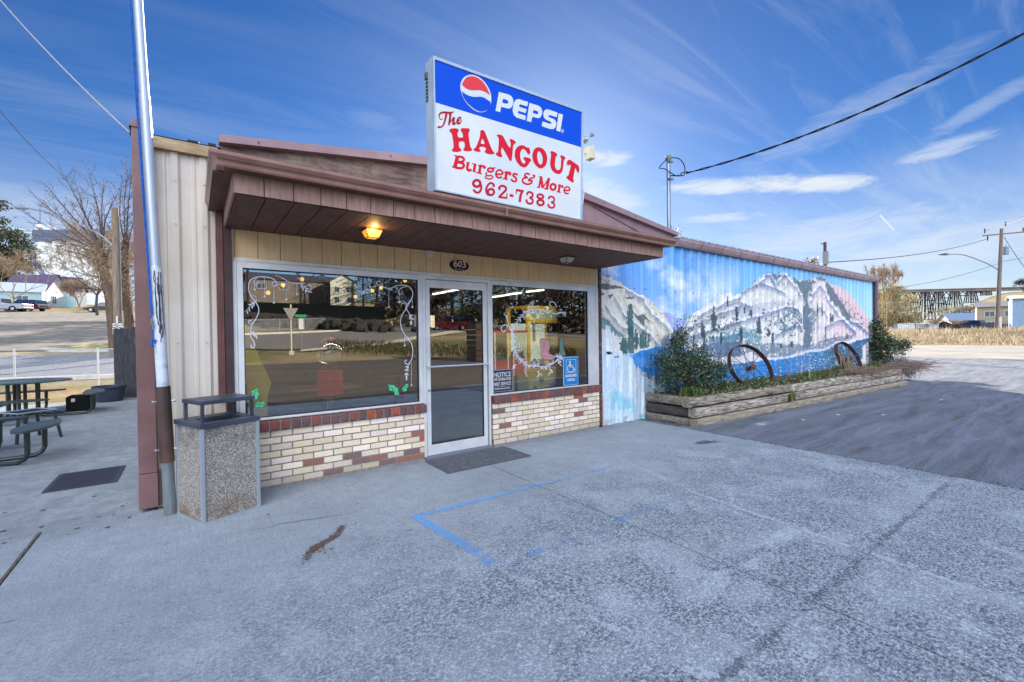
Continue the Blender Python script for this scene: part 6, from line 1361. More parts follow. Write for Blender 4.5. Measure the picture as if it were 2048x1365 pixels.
# fluorescent tubes and pendant bulbs
M_tube=mat('tube_light',(255,250,236),.4,emit=(255,246,226),es=2.2)
def tubeL(pa,pb,z_,label):
    a=onZ(*pa,z_);b_=onZ(*pb,z_); a.z=b_.z=z_; t=thing('tube_light',label,'ceiling light',tuple((a+b_)/2),'fluorescent tubes inside the restaurant'); MB().tube([a,b_],.02,8).build('tube',M_tube,t); d=Vector((0,0,.04)); MB().tube([a+d,b_+d],.03,6).build('fixture',M_white,t)
tubeL((866,589),(892,584),2.5,'left fluorescent tube seen through the upper part of the door'); tubeL((896,583),(928,577),2.5,'middle fluorescent tube seen through the upper part of the door'); tubeL((982,595),(1010,591),2.5,'fluorescent tube at the top left of the right window'); tubeL((1013,590),(1043,586),2.5,'second fluorescent tube from the left in the right window'); tubeL((1053,584),(1088,580),2.5,'third fluorescent tube from the left in the right window')
M_bulb=mat('warm_bulb',(255,214,130),.4,emit=(255,196,92),es=.7)
for i,(px,py) in enumerate(((536,586),(566,571),(604,559),(745,582),(762,576),(711,594),(810,562))):
    q_=onY(px,py,7.6); r_=.033; t=thing('pendant_bulb','warm glowing bulb inside, %s'%(('lowest of the left cluster','upper of the left cluster near the painted scroll','topmost one left of the window centre','left of the pair near the painted vine tip','right of the pair near the painted vine tip','lowest of the right cluster by the leaf tip','near the top right corner of the big window')[i]),'light bulb',tuple(q_),'warm bulbs glowing inside the big window')
    MB().lathe([(r_*math.sin(R(a_)),q_.z-r_*math.cos(R(a_))) for a_ in range(0,181,20)],q_.x,q_.y,12).build('bulb',M_bulb,t); MB().tube([(q_.x,q_.y,q_.z+r_),(q_.x,q_.y,2.64)],.004,4).build('cord',M_black,t)
l=bpy.data.lights.new('interior_fill','AREA'); l.energy=24; l.color=(1,.93,.82); l.shape='RECTANGLE'; l.size=4.8; l.size_y=.08
o=bpy.data.objects.new('added_fill_light',l); COL.objects.link(o); o.location=(2.9,5.42,2.58); o.rotation_euler=(R(32),0,0)  # added fill inside the window head to light the machines, no fixture there
# tables inside
for (x,y,lb) in ((1.7,7.6,'dim brown dining table inside behind the gumball machine'),(3.6,9.3,'dim brown dining table deep inside behind the door')):
    t=thing('dining_table',lb,'table',(x,y,0)); s=MB(); s.box(x-.5,x+.5,y-.4,y+.4,.72,.75); s.build('tabletop',mat('table_brown',(120,78,58),.5),t,bevel=.01); MB().box(x-.04,x+.04,y-.04,y+.04,.013,.72).box(x-.25,x+.25,y-.25,y+.25,.013,.04).build('leg',M_black,t)
# ------------------------------------------------------------------ trees
M_bark=mat('bark_brown',(112,96,80),.95,(80,66,54),6,stretch=(3,3,.5),bump=.6,dirt=(140,110,60)); M_barkd=mat('bark_dark',(70,62,62),.95,(52,46,46),6)
M_twigp=mat('twig_pale',(176,154,128),.9,(140,116,92),8); M_twigd=mat('twig_dark',(88,78,84),.9,(66,58,62),8)
def grow(s,tw,p,d,L,r,dep,rng,spread=.6,up=.15,twl=.5,ntw=3,minr=.006,nb=(2,3)):
    n_=3; P_=[p]; q=p.copy(); dd_=d.copy()
    for i in range(n_): dd_=(dd_+Vector((rng.gauss(0,.10),rng.gauss(0,.10),rng.gauss(0,.06)+up*.3))).normalized(); q=q+dd_*L/n_; P_.append(q)
    s.tube(P_,[max(minr,r*(1-.35*i/n_)) for i in range(n_+1)],6 if r>.05 else (4 if r>.015 else 3),cap=False)
    if dep==0:
        for k_ in range(ntw):
            a=P_[rng.randint(1,3)]; e=a+(dd_+Vector((rng.gauss(0,.6),rng.gauss(0,.6),rng.gauss(0,.5)))).normalized()*twl*rng.uniform(.5,1.2); tw.tube([a,a.lerp(e,.5)+Vector((rng.gauss(0,.04),0,rng.gauss(0,.04))),e],[minr*.9,minr*.7,minr*.4],3,cap=False)
        return
    for k_ in range(rng.randint(*nb)):
        ax=Vector((rng.gauss(0,1),rng.gauss(0,1),rng.gauss(0,.5)))
        nd=(dd_+ax*spread*.6+Vector((0,0,up))).normalized(); grow(s,tw,P_[-1] if k_<2 else P_[-2],nd,L*rng.uniform(.62,.86),r*rng.uniform(.5,.68),dep-1,rng,spread,up,twl,ntw,minr,nb)
def bare_tree(name,label,base,h,r,seed,dep=5,spread=.6,up=.15,trunk=.3,mt=None,mtw=None,lean=(0,0),ntw=3,twl=.5,minr=.006,nb=(2,3),group=None,cat='tree'):
    rng=random.Random(seed); t=thing(name,label,cat,tuple(base),group); s=MB(); tw=MB(); p=Vector(base); top=p+Vector((lean[0],lean[1],h*trunk))
    MB().tube([p+Vector((0,0,-.2)),p.lerp(top,.5)+Vector((rng.uniform(-.1,.1),0,0)),top],[r*1.25,r,r*.85],10).build('trunk',mt or M_bark,t)
    k_=rng.randint(3,4)
    for i in range(k_):
        a=2*math.pi*(i+rng.random()*.5)/k_; d=Vector((math.cos(a)*spread,math.sin(a)*spread,1)).normalized(); grow(s,tw,top,d,h*(1-trunk)*.36,r*.6,dep-1,rng,spread,up,twl,ntw,minr,nb)
    s.build('limbs',mt or M_bark,t); tw.build('twigs',mtw or M_twigp,t); return t
def leafy(name,label,base,h,w_,seed,mt,n_=3500,ll=.35,trunk=.2,shape=0,group=None,cat='tree'):
    rng=random.Random(seed); t=thing(name,label,cat,tuple(base),group); s=MB(); b_=Vector(base); cl_=[]
    for i in range(60):
        u=Vector((rng.gauss(0,.42),rng.gauss(0,.42),rng.uniform(0,1))); 
        if shape==1: f=(1-u.z)*.95+.05
        elif shape==2: f=math.sin(math.pi*min(1,u.z*.85+.15))**.6
        else: f=math.sqrt(max(.05,1-(2*u.z-1)**2))
        cl_.append(b_+Vector((u.x*w_*f,u.y*w_*f,h*trunk+u.z*h*(1-trunk)*.97)))
    for c_ in cl_:
        rd=w_*(.13 if shape!=1 else .10)
        for j in range(n_//60): leafq(s,c_+Vector((rng.gauss(0,rd),rng.gauss(0,rd),rng.gauss(0,rd*.7))),ll*rng.uniform(.5,1.2),ll*.45,rng)
    s.build('crown',mt,t); s=MB(); s.tube([b_+Vector((0,0,-.3)),b_+Vector((0,0,h*.8))],[h*.03,h*.008],8)
    for c_ in rng.sample(cl_,14): s.tube([b_+Vector((0,0,(c_.z-b_.z)*.6)),c_],[h*.008,h*.003],4)
    s.build('trunk',M_barkd,t); return t
def conifer(name,label,base,h,w_,seed,mt,group=None):
    rng=random.Random(seed); t=thing(name,label,'tree',tuple(base),group); b_=Vector(base); s=MB(); z=h*.1
    while z<h*.98:
        f=(1-z/h)**.8; n_=max(5,int(12*f)+4)
        for k_ in range(n_):
            a=rng.uniform(0,6.28); L=w_*f*rng.uniform(.6,1.15); d=Vector((math.cos(a),math.sin(a),-.22)); 
            for j in range(max(3,int(L*5))): leafq(s,b_+Vector((0,0,z))+d*L*((j+rng.random())/max(3,int(L*5))),.42,.14,rng,dirv=d)
        z+=h*.035
    s.build('crown',mt,t); MB().tube([b_+Vector((0,0,-.3)),b_+Vector((0,0,h*.97))],[h*.022,.02],7).build('trunk',M_barkd,t); return t
M_con=leafmat('conifer_needles',(26,44,30),(48,70,44),(84,100,60),.8,.1); M_will=leafmat('willow_yellow',(150,138,104),(182,168,128),(208,198,166),.95,.3); M_evg=leafmat('dull_evergreen',(46,56,42),(74,84,64),(120,124,104),.9,.15)
M_tw2=leafmat('pale_twig_mass',(136,112,92),(182,156,132),(220,204,184),.9,.3)
# ------------------------------------------------------------------ left background, across the street
def at_g(px,D_): return put(px,D_)
# pollarded trees with sucker growth behind the utility pole
def pollard(D_,trunk,ws,ends,seed,label,nsuck):
    rng=random.Random(seed); b_=at_g(trunk[0][0],D_); P_=[b_+Vector((0,0,-.3))]+[at(px,py,D_) for px,py in trunk[1:]]
    t=thing('pollard_tree',label,'tree',tuple(b_)); sp=spline(P_,4); n_=len(sp)
    MB().tube(sp,[ws[0]+(ws[1]-ws[0])*i/(n_-1)+rng.uniform(-.02,.02) for i in range(n_)],10).build('trunk',M_bark,t)
    s=MB(); tw=MB()
    for (x0,y0,x1,y1,r_) in ends:
        a=at(x0,y0,D_); e=at(x1,y1,D_+rng.uniform(-1.5,1.5)); m_=a.lerp(e,.5)+Vector((rng.gauss(0,.1),0,rng.uniform(-.05,.25))); q_=spline([a,m_,e],6); k_=len(q_)
        s.tube(q_,[r_*(1-.8*i/(k_-1)) for i in range(k_)],5,cap=False)
        for i in range(3,k_):
            for j in range(2):
                d=(q_[i]-q_[i-1]).normalized(); d=(d+Vector((rng.gauss(0,.55),rng.gauss(0,.4),rng.gauss(0,.45)))).normalized(); L_=rng.uniform(.4,1.1); c_=q_[i]; f_=c_+d*L_*.5; g_=c_+d*L_+Vector((0,0,rng.uniform(-.1,.15)))
                tw.tube([c_,f_,g_],[.011,.009,.006],3,cap=False)
                for u in range(2): h_=f_.lerp(g_,rng.random()); tw.tube([h_,h_+(d+Vector((rng.gauss(0,.8),rng.gauss(0,.5),rng.gauss(0,.7)))).normalized()*rng.uniform(.15,.45)],[.008,.005],3,cap=False)
                for u in range(2): h_=f_.lerp(g_,rng.random()); leafq(tw,h_,.07,.05,rng)
    s.build('branches',M_twigd,t); tw.build('twigs',M_twigd2,t)
    s=MB()
    for i in range(nsuck):
        k_=rng.uniform(.42,1.0); p=sp[min(n_-1,int(k_*(n_-1)))]+Vector((rng.gauss(0,.33),rng.gauss(0,.33),rng.gauss(0,.2))); a=rng.uniform(0,6.28); Q_=[p]
        for j in range(3): Q_.append(Q_[-1]+Vector((math.cos(a)*.14+rng.gauss(0,.1),math.sin(a)*.14+rng.gauss(0,.1),rng.uniform(-.22,.25))))
        s.tube(Q_,[.014,.012,.009,.006],3,cap=False)
    s.build('suckers',M_twigp,t); return t
M_twigd2=mat('twig_violet',(104,90,92),.9)
pollard(24,[(234,700),(226,620),(213,560),(202,515),(196,486)],(.34,.17),[(205,500,94,372,.05),(203,495,132,356,.05),(200,500,88,408,.05),(205,505,70,440,.045),(206,500,180,352,.055),(208,500,206,380,.05),(212,520,150,420,.045),(205,510,90,470,.04),(210,540,120,500,.04),(214,560,135,540,.04),(216,580,150,575,.035),(205,500,232,395,.045),(212,520,250,440,.04),(200,495,160,392,.04),(203,505,110,430,.035)],3,'old leaning pollarded tree with beige suckers beside the wooden utility pole',360)
pollard(25.5,[(262,705),(258,640),(252,580),(250,520),(252,470)],(.27,.13),[(252,500,244,368,.045),(252,500,262,360,.045),(251,520,240,420,.04),(252,530,275,420,.04),(252,490,255,350,.035),(250,540,232,470,.035)],8,'second pollarded tree behind the brown corner post',520)
# utility pole and streetlight
b_=at_g(236,22); t=thing('utility_pole','weathered wooden utility pole with a long curved lamp arm','utility pole',tuple(b_)); top=at(233,418,22); M_upole=mat('pole_wood',(150,132,112),.9,(112,98,86),6,stretch=(4,4,.3),bump=.5)
MB().tube([b_+Vector((0,0,-.3)),Vector((b_.x,b_.y,top.z))],[.17,.14],12).build('pole',M_upole,t)
s=MB(); s.tube(spline([Vector((b_.x,b_.y,at(233,500,22).z)),at(200,470,22),at(150,446,21.9),at(100,427,21.8),at(55,417,21.7)],5),.035,7); s.build('lamp_arm',M_galv,t)
s=MB(); a=at(57,417,21.7); e=at(26,413,21.6); s.tube([a,a.lerp(e,.3)+Vector((0,0,.02)),a.lerp(e,.8),e],[.05,.14,.12,.04],10); s.box(a.x-.28,a.x-.2,a.y-.04,a.y+.04,a.z+.1,a.z+.2); s.build('lamp_head',mat('lamp_head_grey',(140,150,166),.4),t)
c_=at(238,655,22); s=MB(); 
for i in range(5): s.box(b_.x-.17,b_.x+.19,b_.y-.2,b_.y-.165,c_.z-.32+i*.11,c_.z-.26+i*.11)
s.box(b_.x-.03,b_.x+.03,b_.y-.2,b_.y-.165,c_.z-.3,c_.z+.55); s.build('white_tags',M_white,t)
MB().tube([Vector((b_.x+.17,b_.y-.03,b_.z)),Vector((b_.x+.15,b_.y-.03,top.z-.4))],.025,6).build('conduit',M_galv,t)
# street: road sheets, kerb and grass island draped on the hill
def drape(name,pts,mt,dz,step=1.0,n_=6,kind='structure'):
    # strip between two polylines of (px,py-depth) ground points
    A_,B_=pts; s=MB(); m_=len(A_); V=[]
    for a,b_ in zip(A_,B_):
        for j in range(n_+1): p=Vector(a).lerp(Vector(b_),j/n_); V.append((p.x,p.y,T(p.x,p.y)+dz))
    s.add(V,[(i*(n_+1)+j,i*(n_+1)+j+1,(i+1)*(n_+1)+j+1,(i+1)*(n_+1)+j) for i in range(m_-1) for j in range(n_)]); return struct(s.build(name,mt))
def line_(x0,y0,x1,y1,k): return [(x0+(x1-x0)*i/k,y0+(y1-y0)*i/k,0) for i in range(k+1)]
M_st=mat('street_asphalt',(92,96,106),.9,(112,115,124),3,bump=.3,bscale=60); M_gl=mat('pale_gravel_lot',(136,130,120),.95,(108,102,94),1.2,bump=.5,bscale=30,detail=8)
drape('cross_street',(line_(-40,27.5,12,22.0,40),line_(-40,38.5,12,32.0,40)),M_st,.02)
drape('gravel_lot',(line_(-70,41,4,36,50),line_(-70,96,4,86,50)),M_gl,.03,n_=26)
def kerb(P_,w_,h_,mt,name='kerb'):
    s=MB(); V=[]
    for i,p in enumerate(P_):
        q=Vector(P_[min(i+1,len(P_)-1)])-Vector(P_[max(i-1,0)]); nq=Vector((-q.y,q.x,0)).normalized()*w_/2; z=T(p[0],p[1]); c_=Vector((p[0],p[1],z)); V+=[c_-nq+Vector((0,0,-.1)),c_-nq+Vector((0,0,h_)),c_+nq+Vector((0,0,h_)),c_+nq+Vector((0,0,-.1))]
    m_=len(P_); s.add(V,[(4*i+j,4*i+j+1,4*i+j+5,4*i+j+4) for i in range(m_-1) for j in range(3)]+[(0,1,2,3),(4*m_-4,4*m_-1,4*m_-2,4*m_-3)]); return struct(s.build(name,mt))
M_kerb=mat('kerb_concrete',(206,200,190),.9,(176,172,164),5)
kerb(line_(-40,27.2,12,21.7,40),.25,.12,M_kerb); 
isl=[(-7.2,37.2,0),(-6.0,36.2,0),(-4,35.8,0),(0,35.2,0),(4,34.9,0)]
kerb([tuple(p) for p in spline(isl,6)],.28,.15,M_kerb)
M_lawn=mat('green_verge',(120,132,62),1,(160,146,104),.8,detail=7,bump=.8,bscale=20,lo=.42,hi=.58)
drape('grass_verge',(line_(-6.4,37.0,5,35.2,14),line_(-6.0,40.5,5,40.0,14)),M_lawn,.07)
# houses
M_wh=mat('house_white',(228,226,220),.7,(214,210,204),4); M_teal=mat('house_teal',(172,202,206),.7,(160,192,198),4); M_navy=mat('house_slate_blue',(74,86,112),.7,(66,76,100),4); M_roofd=mat('roof_dark_shingle',(72,66,76),.9,(56,52,62),9); M_roofg=mat('roof_grey_shingle',(132,130,134),.9,(112,110,116),9); M_pane=mat('house_window_dark',(70,84,100),.15,spec=.8)
def house(name,label,base,wx_,dy,h,rh,yaw,wall,roof,ridge='x',wins=(),ov=.35,win_sides=((0,-1),)):
    t=thing(name,label,'house',tuple(base)); M_=Matrix.Translation(Vector(base)+Vector((0,0,-.4)))@Matrix.Rotation(R(yaw),4,'Z'); h=h+.4
    s=MB(); X,Y_=wx_/2,dy/2
    s.box(-X,X,-Y_,Y_,0,h,M=M_)
    if ridge=='x':
        for sx_ in (-X,X-.1): s.prism([M_@Vector((sx_,-Y_,h)),M_@Vector((sx_,Y_,h)),M_@Vector((sx_,0,h+rh))],(M_.to_3x3()@Vector((.1,0,0))))
    else:
        for sy_ in (-Y_,Y_-.1): s.prism([M_@Vector((-X,sy_,h)),M_@Vector((X,sy_,h)),M_@Vector((0,sy_,h+rh))],(M_.to_3x3()@Vector((0,.1,0))))
    s.build('walls',wall,t)
    s=MB(); k_=rh/(Y_ if ridge=='x' else X); 
    if ridge=='x':
        for sg in (-1,1): s.prism([M_@Vector((-X-ov,sg*(Y_+ov),h-ov*k_)),M_@Vector((X+ov,sg*(Y_+ov),h-ov*k_)),M_@Vector((X+ov,0,h+rh)),M_@Vector((-X-ov,0,h+rh))],(0,0,.12))
    else:
        for sg in (-1,1): s.prism([M_@Vector((sg*(X+ov),-Y_-ov,h-ov*k_)),M_@Vector((sg*(X+ov),Y_+ov,h-ov*k_)),M_@Vector((0,Y_+ov,h+rh)),M_@Vector((0,-Y_-ov,h+rh))],(0,0,.12))
    s.build('roof',roof,t)
    for (face,u,z0,ww,hh) in wins:
        s=MB(); g=MB(); d_=.03
        if face in ('s','n'):
            y=-Y_-.02 if face=='s' else Y_+.02; f_=lambda a,b_,c_: M_@Vector((a,b_,c_)); y0,y1=(y-d_,y) if face=='s' else (y,y+d_)
            s.box(u-ww/2-.08,u+ww/2+.08,y0,y1,z0-.08,z0,M=M_);s.box(u-ww/2-.08,u+ww/2+.08,y0,y1,z0+hh,z0+hh+.08,M=M_);s.box(u-ww/2-.08,u-ww/2,y0,y1,z0,z0+hh,M=M_);s.box(u+ww/2,u+ww/2+.08,y0,y1,z0,z0+hh,M=M_);s.box(u-.03,u+.03,y0,y1,z0,z0+hh,M=M_)
            g.box(u-ww/2,u+ww/2,(y0+y1)/2-.01,(y0+y1)/2+.005,z0,z0+hh,M=M_)
        else:
            x=-X-.02 if face=='w' else X+.02; x0_,x1_=(x-d_,x) if face=='w' else (x,x+d_)
            s.box(x0_,x1_,u-ww/2-.08,u+ww/2+.08,z0-.08,z0,M=M_);s.box(x0_,x1_,u-ww/2-.08,u+ww/2+.08,z0+hh,z0+hh+.08,M=M_);s.box(x0_,x1_,u-ww/2-.08,u-ww/2,z0,z0+hh,M=M_);s.box(x0_,x1_,u+ww/2,u+ww/2+.08,z0,z0+hh,M=M_);s.box(x0_,x1_,u-.03,u+.03,z0,z0+hh,M=M_)
            g.box((x0_+x1_)/2-.01,(x0_+x1_)/2+.005,u-ww/2,u+ww/2,z0,z0+hh,M=M_)
        o=s.build('window',M_wh,t); g.build('pane',M_pane,o)
    return t
house('white_gable_house','white gabled house with a purple roof standing behind the parked cars',at_g(76,84),7,5.2,3.0,3.0,-28,M_wh,mat('roof_violet',(92,78,104),.9),'x',(('e',-.8,1.0,.8,1.3),('s',0,1.0,.9,1.2)))
house('low_house','low pale house with white trimmed windows at the left edge',at_g(20,80),9.5,6,2.7,1.6,0,M_teal,mat('roof_white_metal',(206,214,220),.5),'x',(('s',-1.5,1.2,1.4,1.0),('s',2.3,1.2,1.4,1.0)))
house('slate_house','dark slate blue house with a dormer window below the silo',at_g(117,96),7.6,7,3.6,2.6,-6,M_navy,M_roofd,'x',(('s',-1.8,4.2,2.4,1.1),('s',2.0,1.3,1.2,1.1)))
t=thing('garden_fence','pale teal garden fence in front of the slate blue house','fence',tuple(at_g(120,86))); a=at_g(84,86);b_=at_g(152,86); s=MB()
for i in range(12):
    p=a.lerp(b_,i/12); q=a.lerp(b_,(i+1)/12); s.prism([p+Vector((0,0,-.2)),q-(q-p)*.02+Vector((0,0,-.2)),q-(q-p)*.02+Vector((0,0,2.3)),p+Vector((0,0,2.3))],(0,.08,0))
s.build('boards',M_teal,t)
# grain elevator
b_=at_g(135,170); zb=b_.z-8; t=thing('grain_elevator','huge pale concrete grain silo block with blue grey gallery and head house','grain elevator',tuple(b_))
L0=at(84,600,170);R0=at(200,600,170); zt_=at(130,486,170).z; M_silo=mat('silo_concrete',(244,246,242),.85,(224,228,226),.25,stretch=(1,1,.25),dirt=(168,172,170),dscale=.4)
s=MB(); n_=4; dv=(R0-L0)/n_
for i in range(n_+1): c_=L0+dv*(i+.5); s.tube([Vector((c_.x,c_.y,zb)),Vector((c_.x,c_.y,zt_))],dv.length*.52,28)
s.build('silo_cylinders',M_silo,t)
s=MB(); z0=zt_; z1=at(130,464,170).z; q=dv.length*.45; pe=Vector((-dv.y,dv.x,0)).normalized()*3.2
for (A_,B_,c0_,c1_) in ((L0+dv*.05,R0+dv*1,z0,z1),): s.prism([A_-pe+Vector((0,0,c0_-A_.z)),B_-pe+Vector((0,0,c0_-B_.z)),B_-pe+Vector((0,0,c1_-B_.z)),A_-pe+Vector((0,0,c1_-A_.z))],pe*2)
s.build('gallery',mat('gallery_blue_grey',(100,110,134),.6,(88,98,124),1),t)
zh0,zh1=at(80,474,170).z,at(80,449,170).z; A_=at(71,470,170);B_=at(87,470,170); s=MB(); s.prism([Vector((A_.x,A_.y,zh0)),Vector((B_.x,B_.y,zh0)),Vector((B_.x,B_.y,zh1)),Vector((A_.x,A_.y,zh1))],pe*1.5); s.prism([Vector((A_.x,A_.y,zb)),Vector((A_.x+.8,A_.y,zb)),Vector((A_.x+.8,A_.y,zh0)),Vector((A_.x,A_.y,zh0))],pe); s.build('head_house',M_silo,t)
s=MB(); a=at(76,455,169.5);b_=at(84,461,169.5); s.prism([Vector((a.x,a.y,b_.z)),Vector((b_.x,b_.y,b_.z)),Vector((b_.x,b_.y,a.z)),Vector((a.x,a.y,a.z))],(0,.1,0)); s.build('louvre',mat('louvre_grey',(120,130,140),.6),t)
s=MB(); s.tube([at(-30,452,170),at(72,463,170)],.35,5); s.tube([at(-30,457,170),at(72,468,170)],.3,5); s.build('conveyor_beam',mat('conveyor_pale',(186,200,206),.5),t)
s=MB(); s.tube([at(80,449,170),at(80,410,170)],.12,4); s.build('antenna',M_galv,t)
s=MB(); s.tube([at(38,482,150),at(100,574,150)],.5,5); s.tube([at(46,482,150),at(106,574,150)],.3,5)
for i in range(12): a=at(38+62*i/12,482+92*i/12,150);b_=at(46+60*(i+.6)/12,482+92*(i+.6)/12,150); s.tube([a,b_],.15,4)
s.tube([at(60,505,150),at(70,590,150)],.3,4); s.tube([at(84,548,150),at(88,600,150)],.25,4); s.build('grain_leg',mat('leg_grey',(120,124,142),.5,metal=.3),t)
# trees left
for (px,D_,h,w_,sd_,mt,lab,nm,ll) in ((30,72,9.0,4.2,51,M_tw2,'round pale blossom coloured bare tree over the parked cars','pale_tree',.30),(160,70,4.6,2.6,52,M_tw2,'low rounded beige bare tree beside the slate house','beige_tree',.26)):
    rng=random.Random(sd_); b_=at_g(px,D_); bare_tree(nm,lab,b_,h*.95,.16,sd_,dep=6,spread=.75,up=.12,trunk=.18,mt=M_twigp,mtw=M_twigp,ntw=5,twl=.8,minr=.022)
leafy('evergreen_tree','tall grey green evergreen at the far left edge behind the low house',at_g(-2,92),22,5.0,61,M_evg,5200,.8,.15,0)
leafy('dark_evergreen','darker green evergreen beside the conveyor leg at the left',at_g(36,94),13.5,4.2,62,leafmat('dark_evergreen_leaf',(38,52,38),(58,74,52),(92,104,78),.9,.1),4200,.6,.15,0)
bare_tree('bare_tree','thin dark bare tree in front of the silo between the beige tree and the pollards',at_g(196,58),9.5,.15,66,dep=5,spread=.85,up=.08,trunk=.28,mt=M_twigd,mtw=M_twigd,ntw=3,twl=.8,minr=.014)
for i,(px,lab) in enumerate(((222,'thin bare tree behind the old pollarded trunk'),(250,'thin bare tree between the wooden pole and the brown corner post'))): bare_tree('bare_tree',lab,at_g(px,44),8.5,.12,70+i,dep=6,spread=.7,up=.12,trunk=.2,mt=M_twigp,mtw=M_twigp,ntw=4,twl=.7,minr=.015)
# ------------------------------------------------------------------ vehicles
M_tyre=mat('tyre',(24,24,26),.8); M_rim=mat('wheel_rim',(168,172,178),.3,metal=.6); M_cgl=mat('car_glass',(34,42,52),.08,spec=.9); M_tail=mat('tail_light',(190,30,30),.3); M_head=mat('head_light',(226,228,226),.15)
def car(name,label,pos,yaw,col,kind='suv',L=4.6,W_=1.82,H_=1.65,group=None):
    t=thing(name,label,'pickup truck' if kind=='pickup' else 'car',tuple(pos),group); M_=Matrix.Translation(Vector(pos))@Matrix.Rotation(R(yaw),4,'Z')
    body=mat('car_paint',col,.25,spec=.6); l=L/2; g=.28; bz=H_*.56
    if kind=='pickup': lower=[(-l,.45),(-l,bz+.02),(-.35,bz+.02),(-.30,bz),(l*.42,bz),(l*.96,bz-.10),(l,.62),(l,.42)]; cab=[(-.40,bz),(-.30,H_),(.62,H_),(1.15,bz)]
    elif kind=='suv': lower=[(-l,.42),(-l*1.0,bz),(l*.45,bz),(l*.94,bz-.12),(l,.6),(l,.40)]; cab=[(-l*.97,bz),(-l*.86,H_-.06),(-l*.7,H_),(l*.15,H_),(l*.48,bz)]
    else: lower=[(-l,.42),(-l,bz-.04),(l*.45,bz),(l*.95,bz-.16),(l,.55),(l,.38)]; cab=[(-l*.72,bz-.02),(-l*.38,H_),(l*.12,H_),(l*.50,bz)]
    lower=lower[:1]+lower[1:]; under=[(l,.40)]; 
    P_=[]
    for (x,z) in lower: P_.append((x,z))
    # wheel arches cut in the sill line
    sill=[]
    for cx_ in (l*.62,-l*.60):
        for a in range(0,181,20): sill.append((cx_+.40*math.cos(R(a)),.34+.38*math.sin(R(a))))
    poly_=P_+[(p[0],max(p[1],g)) for p in sill]+[(-l,g+.05)]
    s=MB(); hw=W_/2; P3_=[M_@Vector((x,-hw,z)) for x,z in poly_]; s.prism(P3_,M_.to_3x3()@Vector((0,W_,0))); s.build('body',body,t,bevel=.05,ang=30)
    s=MB(); V=[]; 
    n_=len(cab); zt_=H_
    for sg in (-1,1):
        for (x,z) in cab: k_=hw*(.96 if z<bz+.1 else .80); V.append(M_@Vector((x,sg*k_,z)))
    s.add(V,[tuple(range(n_))[::-1],tuple(range(n_,2*n_))]+[(i,(i+1)%n_,n_+(i+1)%n_,n_+i) for i in range(n_)]); s.build('cabin',body,t,bevel=.04,ang=30)
    s=MB(); c_=sum((Vector((x,z)) for x,z in cab),Vector((0,0)))/n_
    for sg in (-1,1):
        Q=[]
        for (x,z) in cab:
            xi=c_.x+(x-c_.x)*.86; zi=c_.y+(z-c_.y)*.72; k_=hw*(.96-.16*(zi-bz)/(H_-bz))+.012; Q.append(M_@Vector((xi,sg*k_,zi)))
        s.poly(Q)
    a,b_=cab[-2],cab[-1]; e=.015
    s.add([M_@Vector((a[0]+(b_[0]-a[0])*u+e,sg*hw*w2,a[1]+(b_[1]-a[1])*u+e)) for u,sg,w2 in ((.12,-1,.74),(.12,1,.74),(.88,1,.86),(.88,-1,.86))],[(0,1,2,3)])
    a,b_=cab[0],cab[1]; s.add([M_@Vector((a[0]+(b_[0]-a[0])*u-e,sg*hw*w2,a[1]+(b_[1]-a[1])*u+e)) for u,sg,w2 in ((.15,-1,.86),(.15,1,.86),(.92,1,.74),(.92,-1,.74))],[(0,1,2,3)])
    s.build('windows',M_cgl,t)
    for cx_ in (l*.62,-l*.60):
        for sg in (-1,1):
            s=MB(); Mw_=M_@Matrix.Translation((cx_,sg*(hw-.11),.34))@Matrix.Rotation(R(90),4,'X'); s.lathe([(.20,-.11),(.32,-.11),(.345,-.08),(.345,.08),(.32,.11),(.20,.11)],n=20,M=Mw_); o=s.build('wheel',M_tyre,t)
            s=MB(); s.lathe([(0,.09*sg*-1),(.06,.10*sg*-1),(.21,.095*sg*-1)],n=16,M=Mw_); s.build('rim',M_rim,o)
    for sg in (-1,1):
        MB().box(-l-.02,-l+.03,sg*(hw-.18)-.1,sg*(hw-.18)+.1,bz-.32,bz-.08,M=M_).build('tail_light',M_tail,t); MB().box(l-.12,l+.005,sg*(hw-.25)-.16,sg*(hw-.25)+.16,bz-.38,bz-.24,M=M_).build('head_light',M_head,t)
    s=MB(); s.box(-l-.06,-l+.04,-hw+.04,hw-.04,.38,.54,M=M_); s.box(l-.05,l+.06,-hw+.04,hw-.04,.36,.52,M=M_); s.build('bumper',mat('bumper_grey',(90,92,96),.4,metal=.4) if kind=='pickup' else body,t,bevel=.02)
    return t
car('parked_pickup','silver grey pickup truck parked at the left edge of the gravel lot',at_g(8,58),158,(150,154,164),'pickup',5.3,1.85,1.75)
car('parked_car','dark navy estate car parked nose in beyond the grey pickup',at_g(52,61),150,(34,42,66),'suv',4.7,1.85,1.55)
car('parked_car','black car half hidden behind the beige tree and the utility pole',at_g(212,66),170,(26,28,34),'sedan',4.5,1.8,1.45)
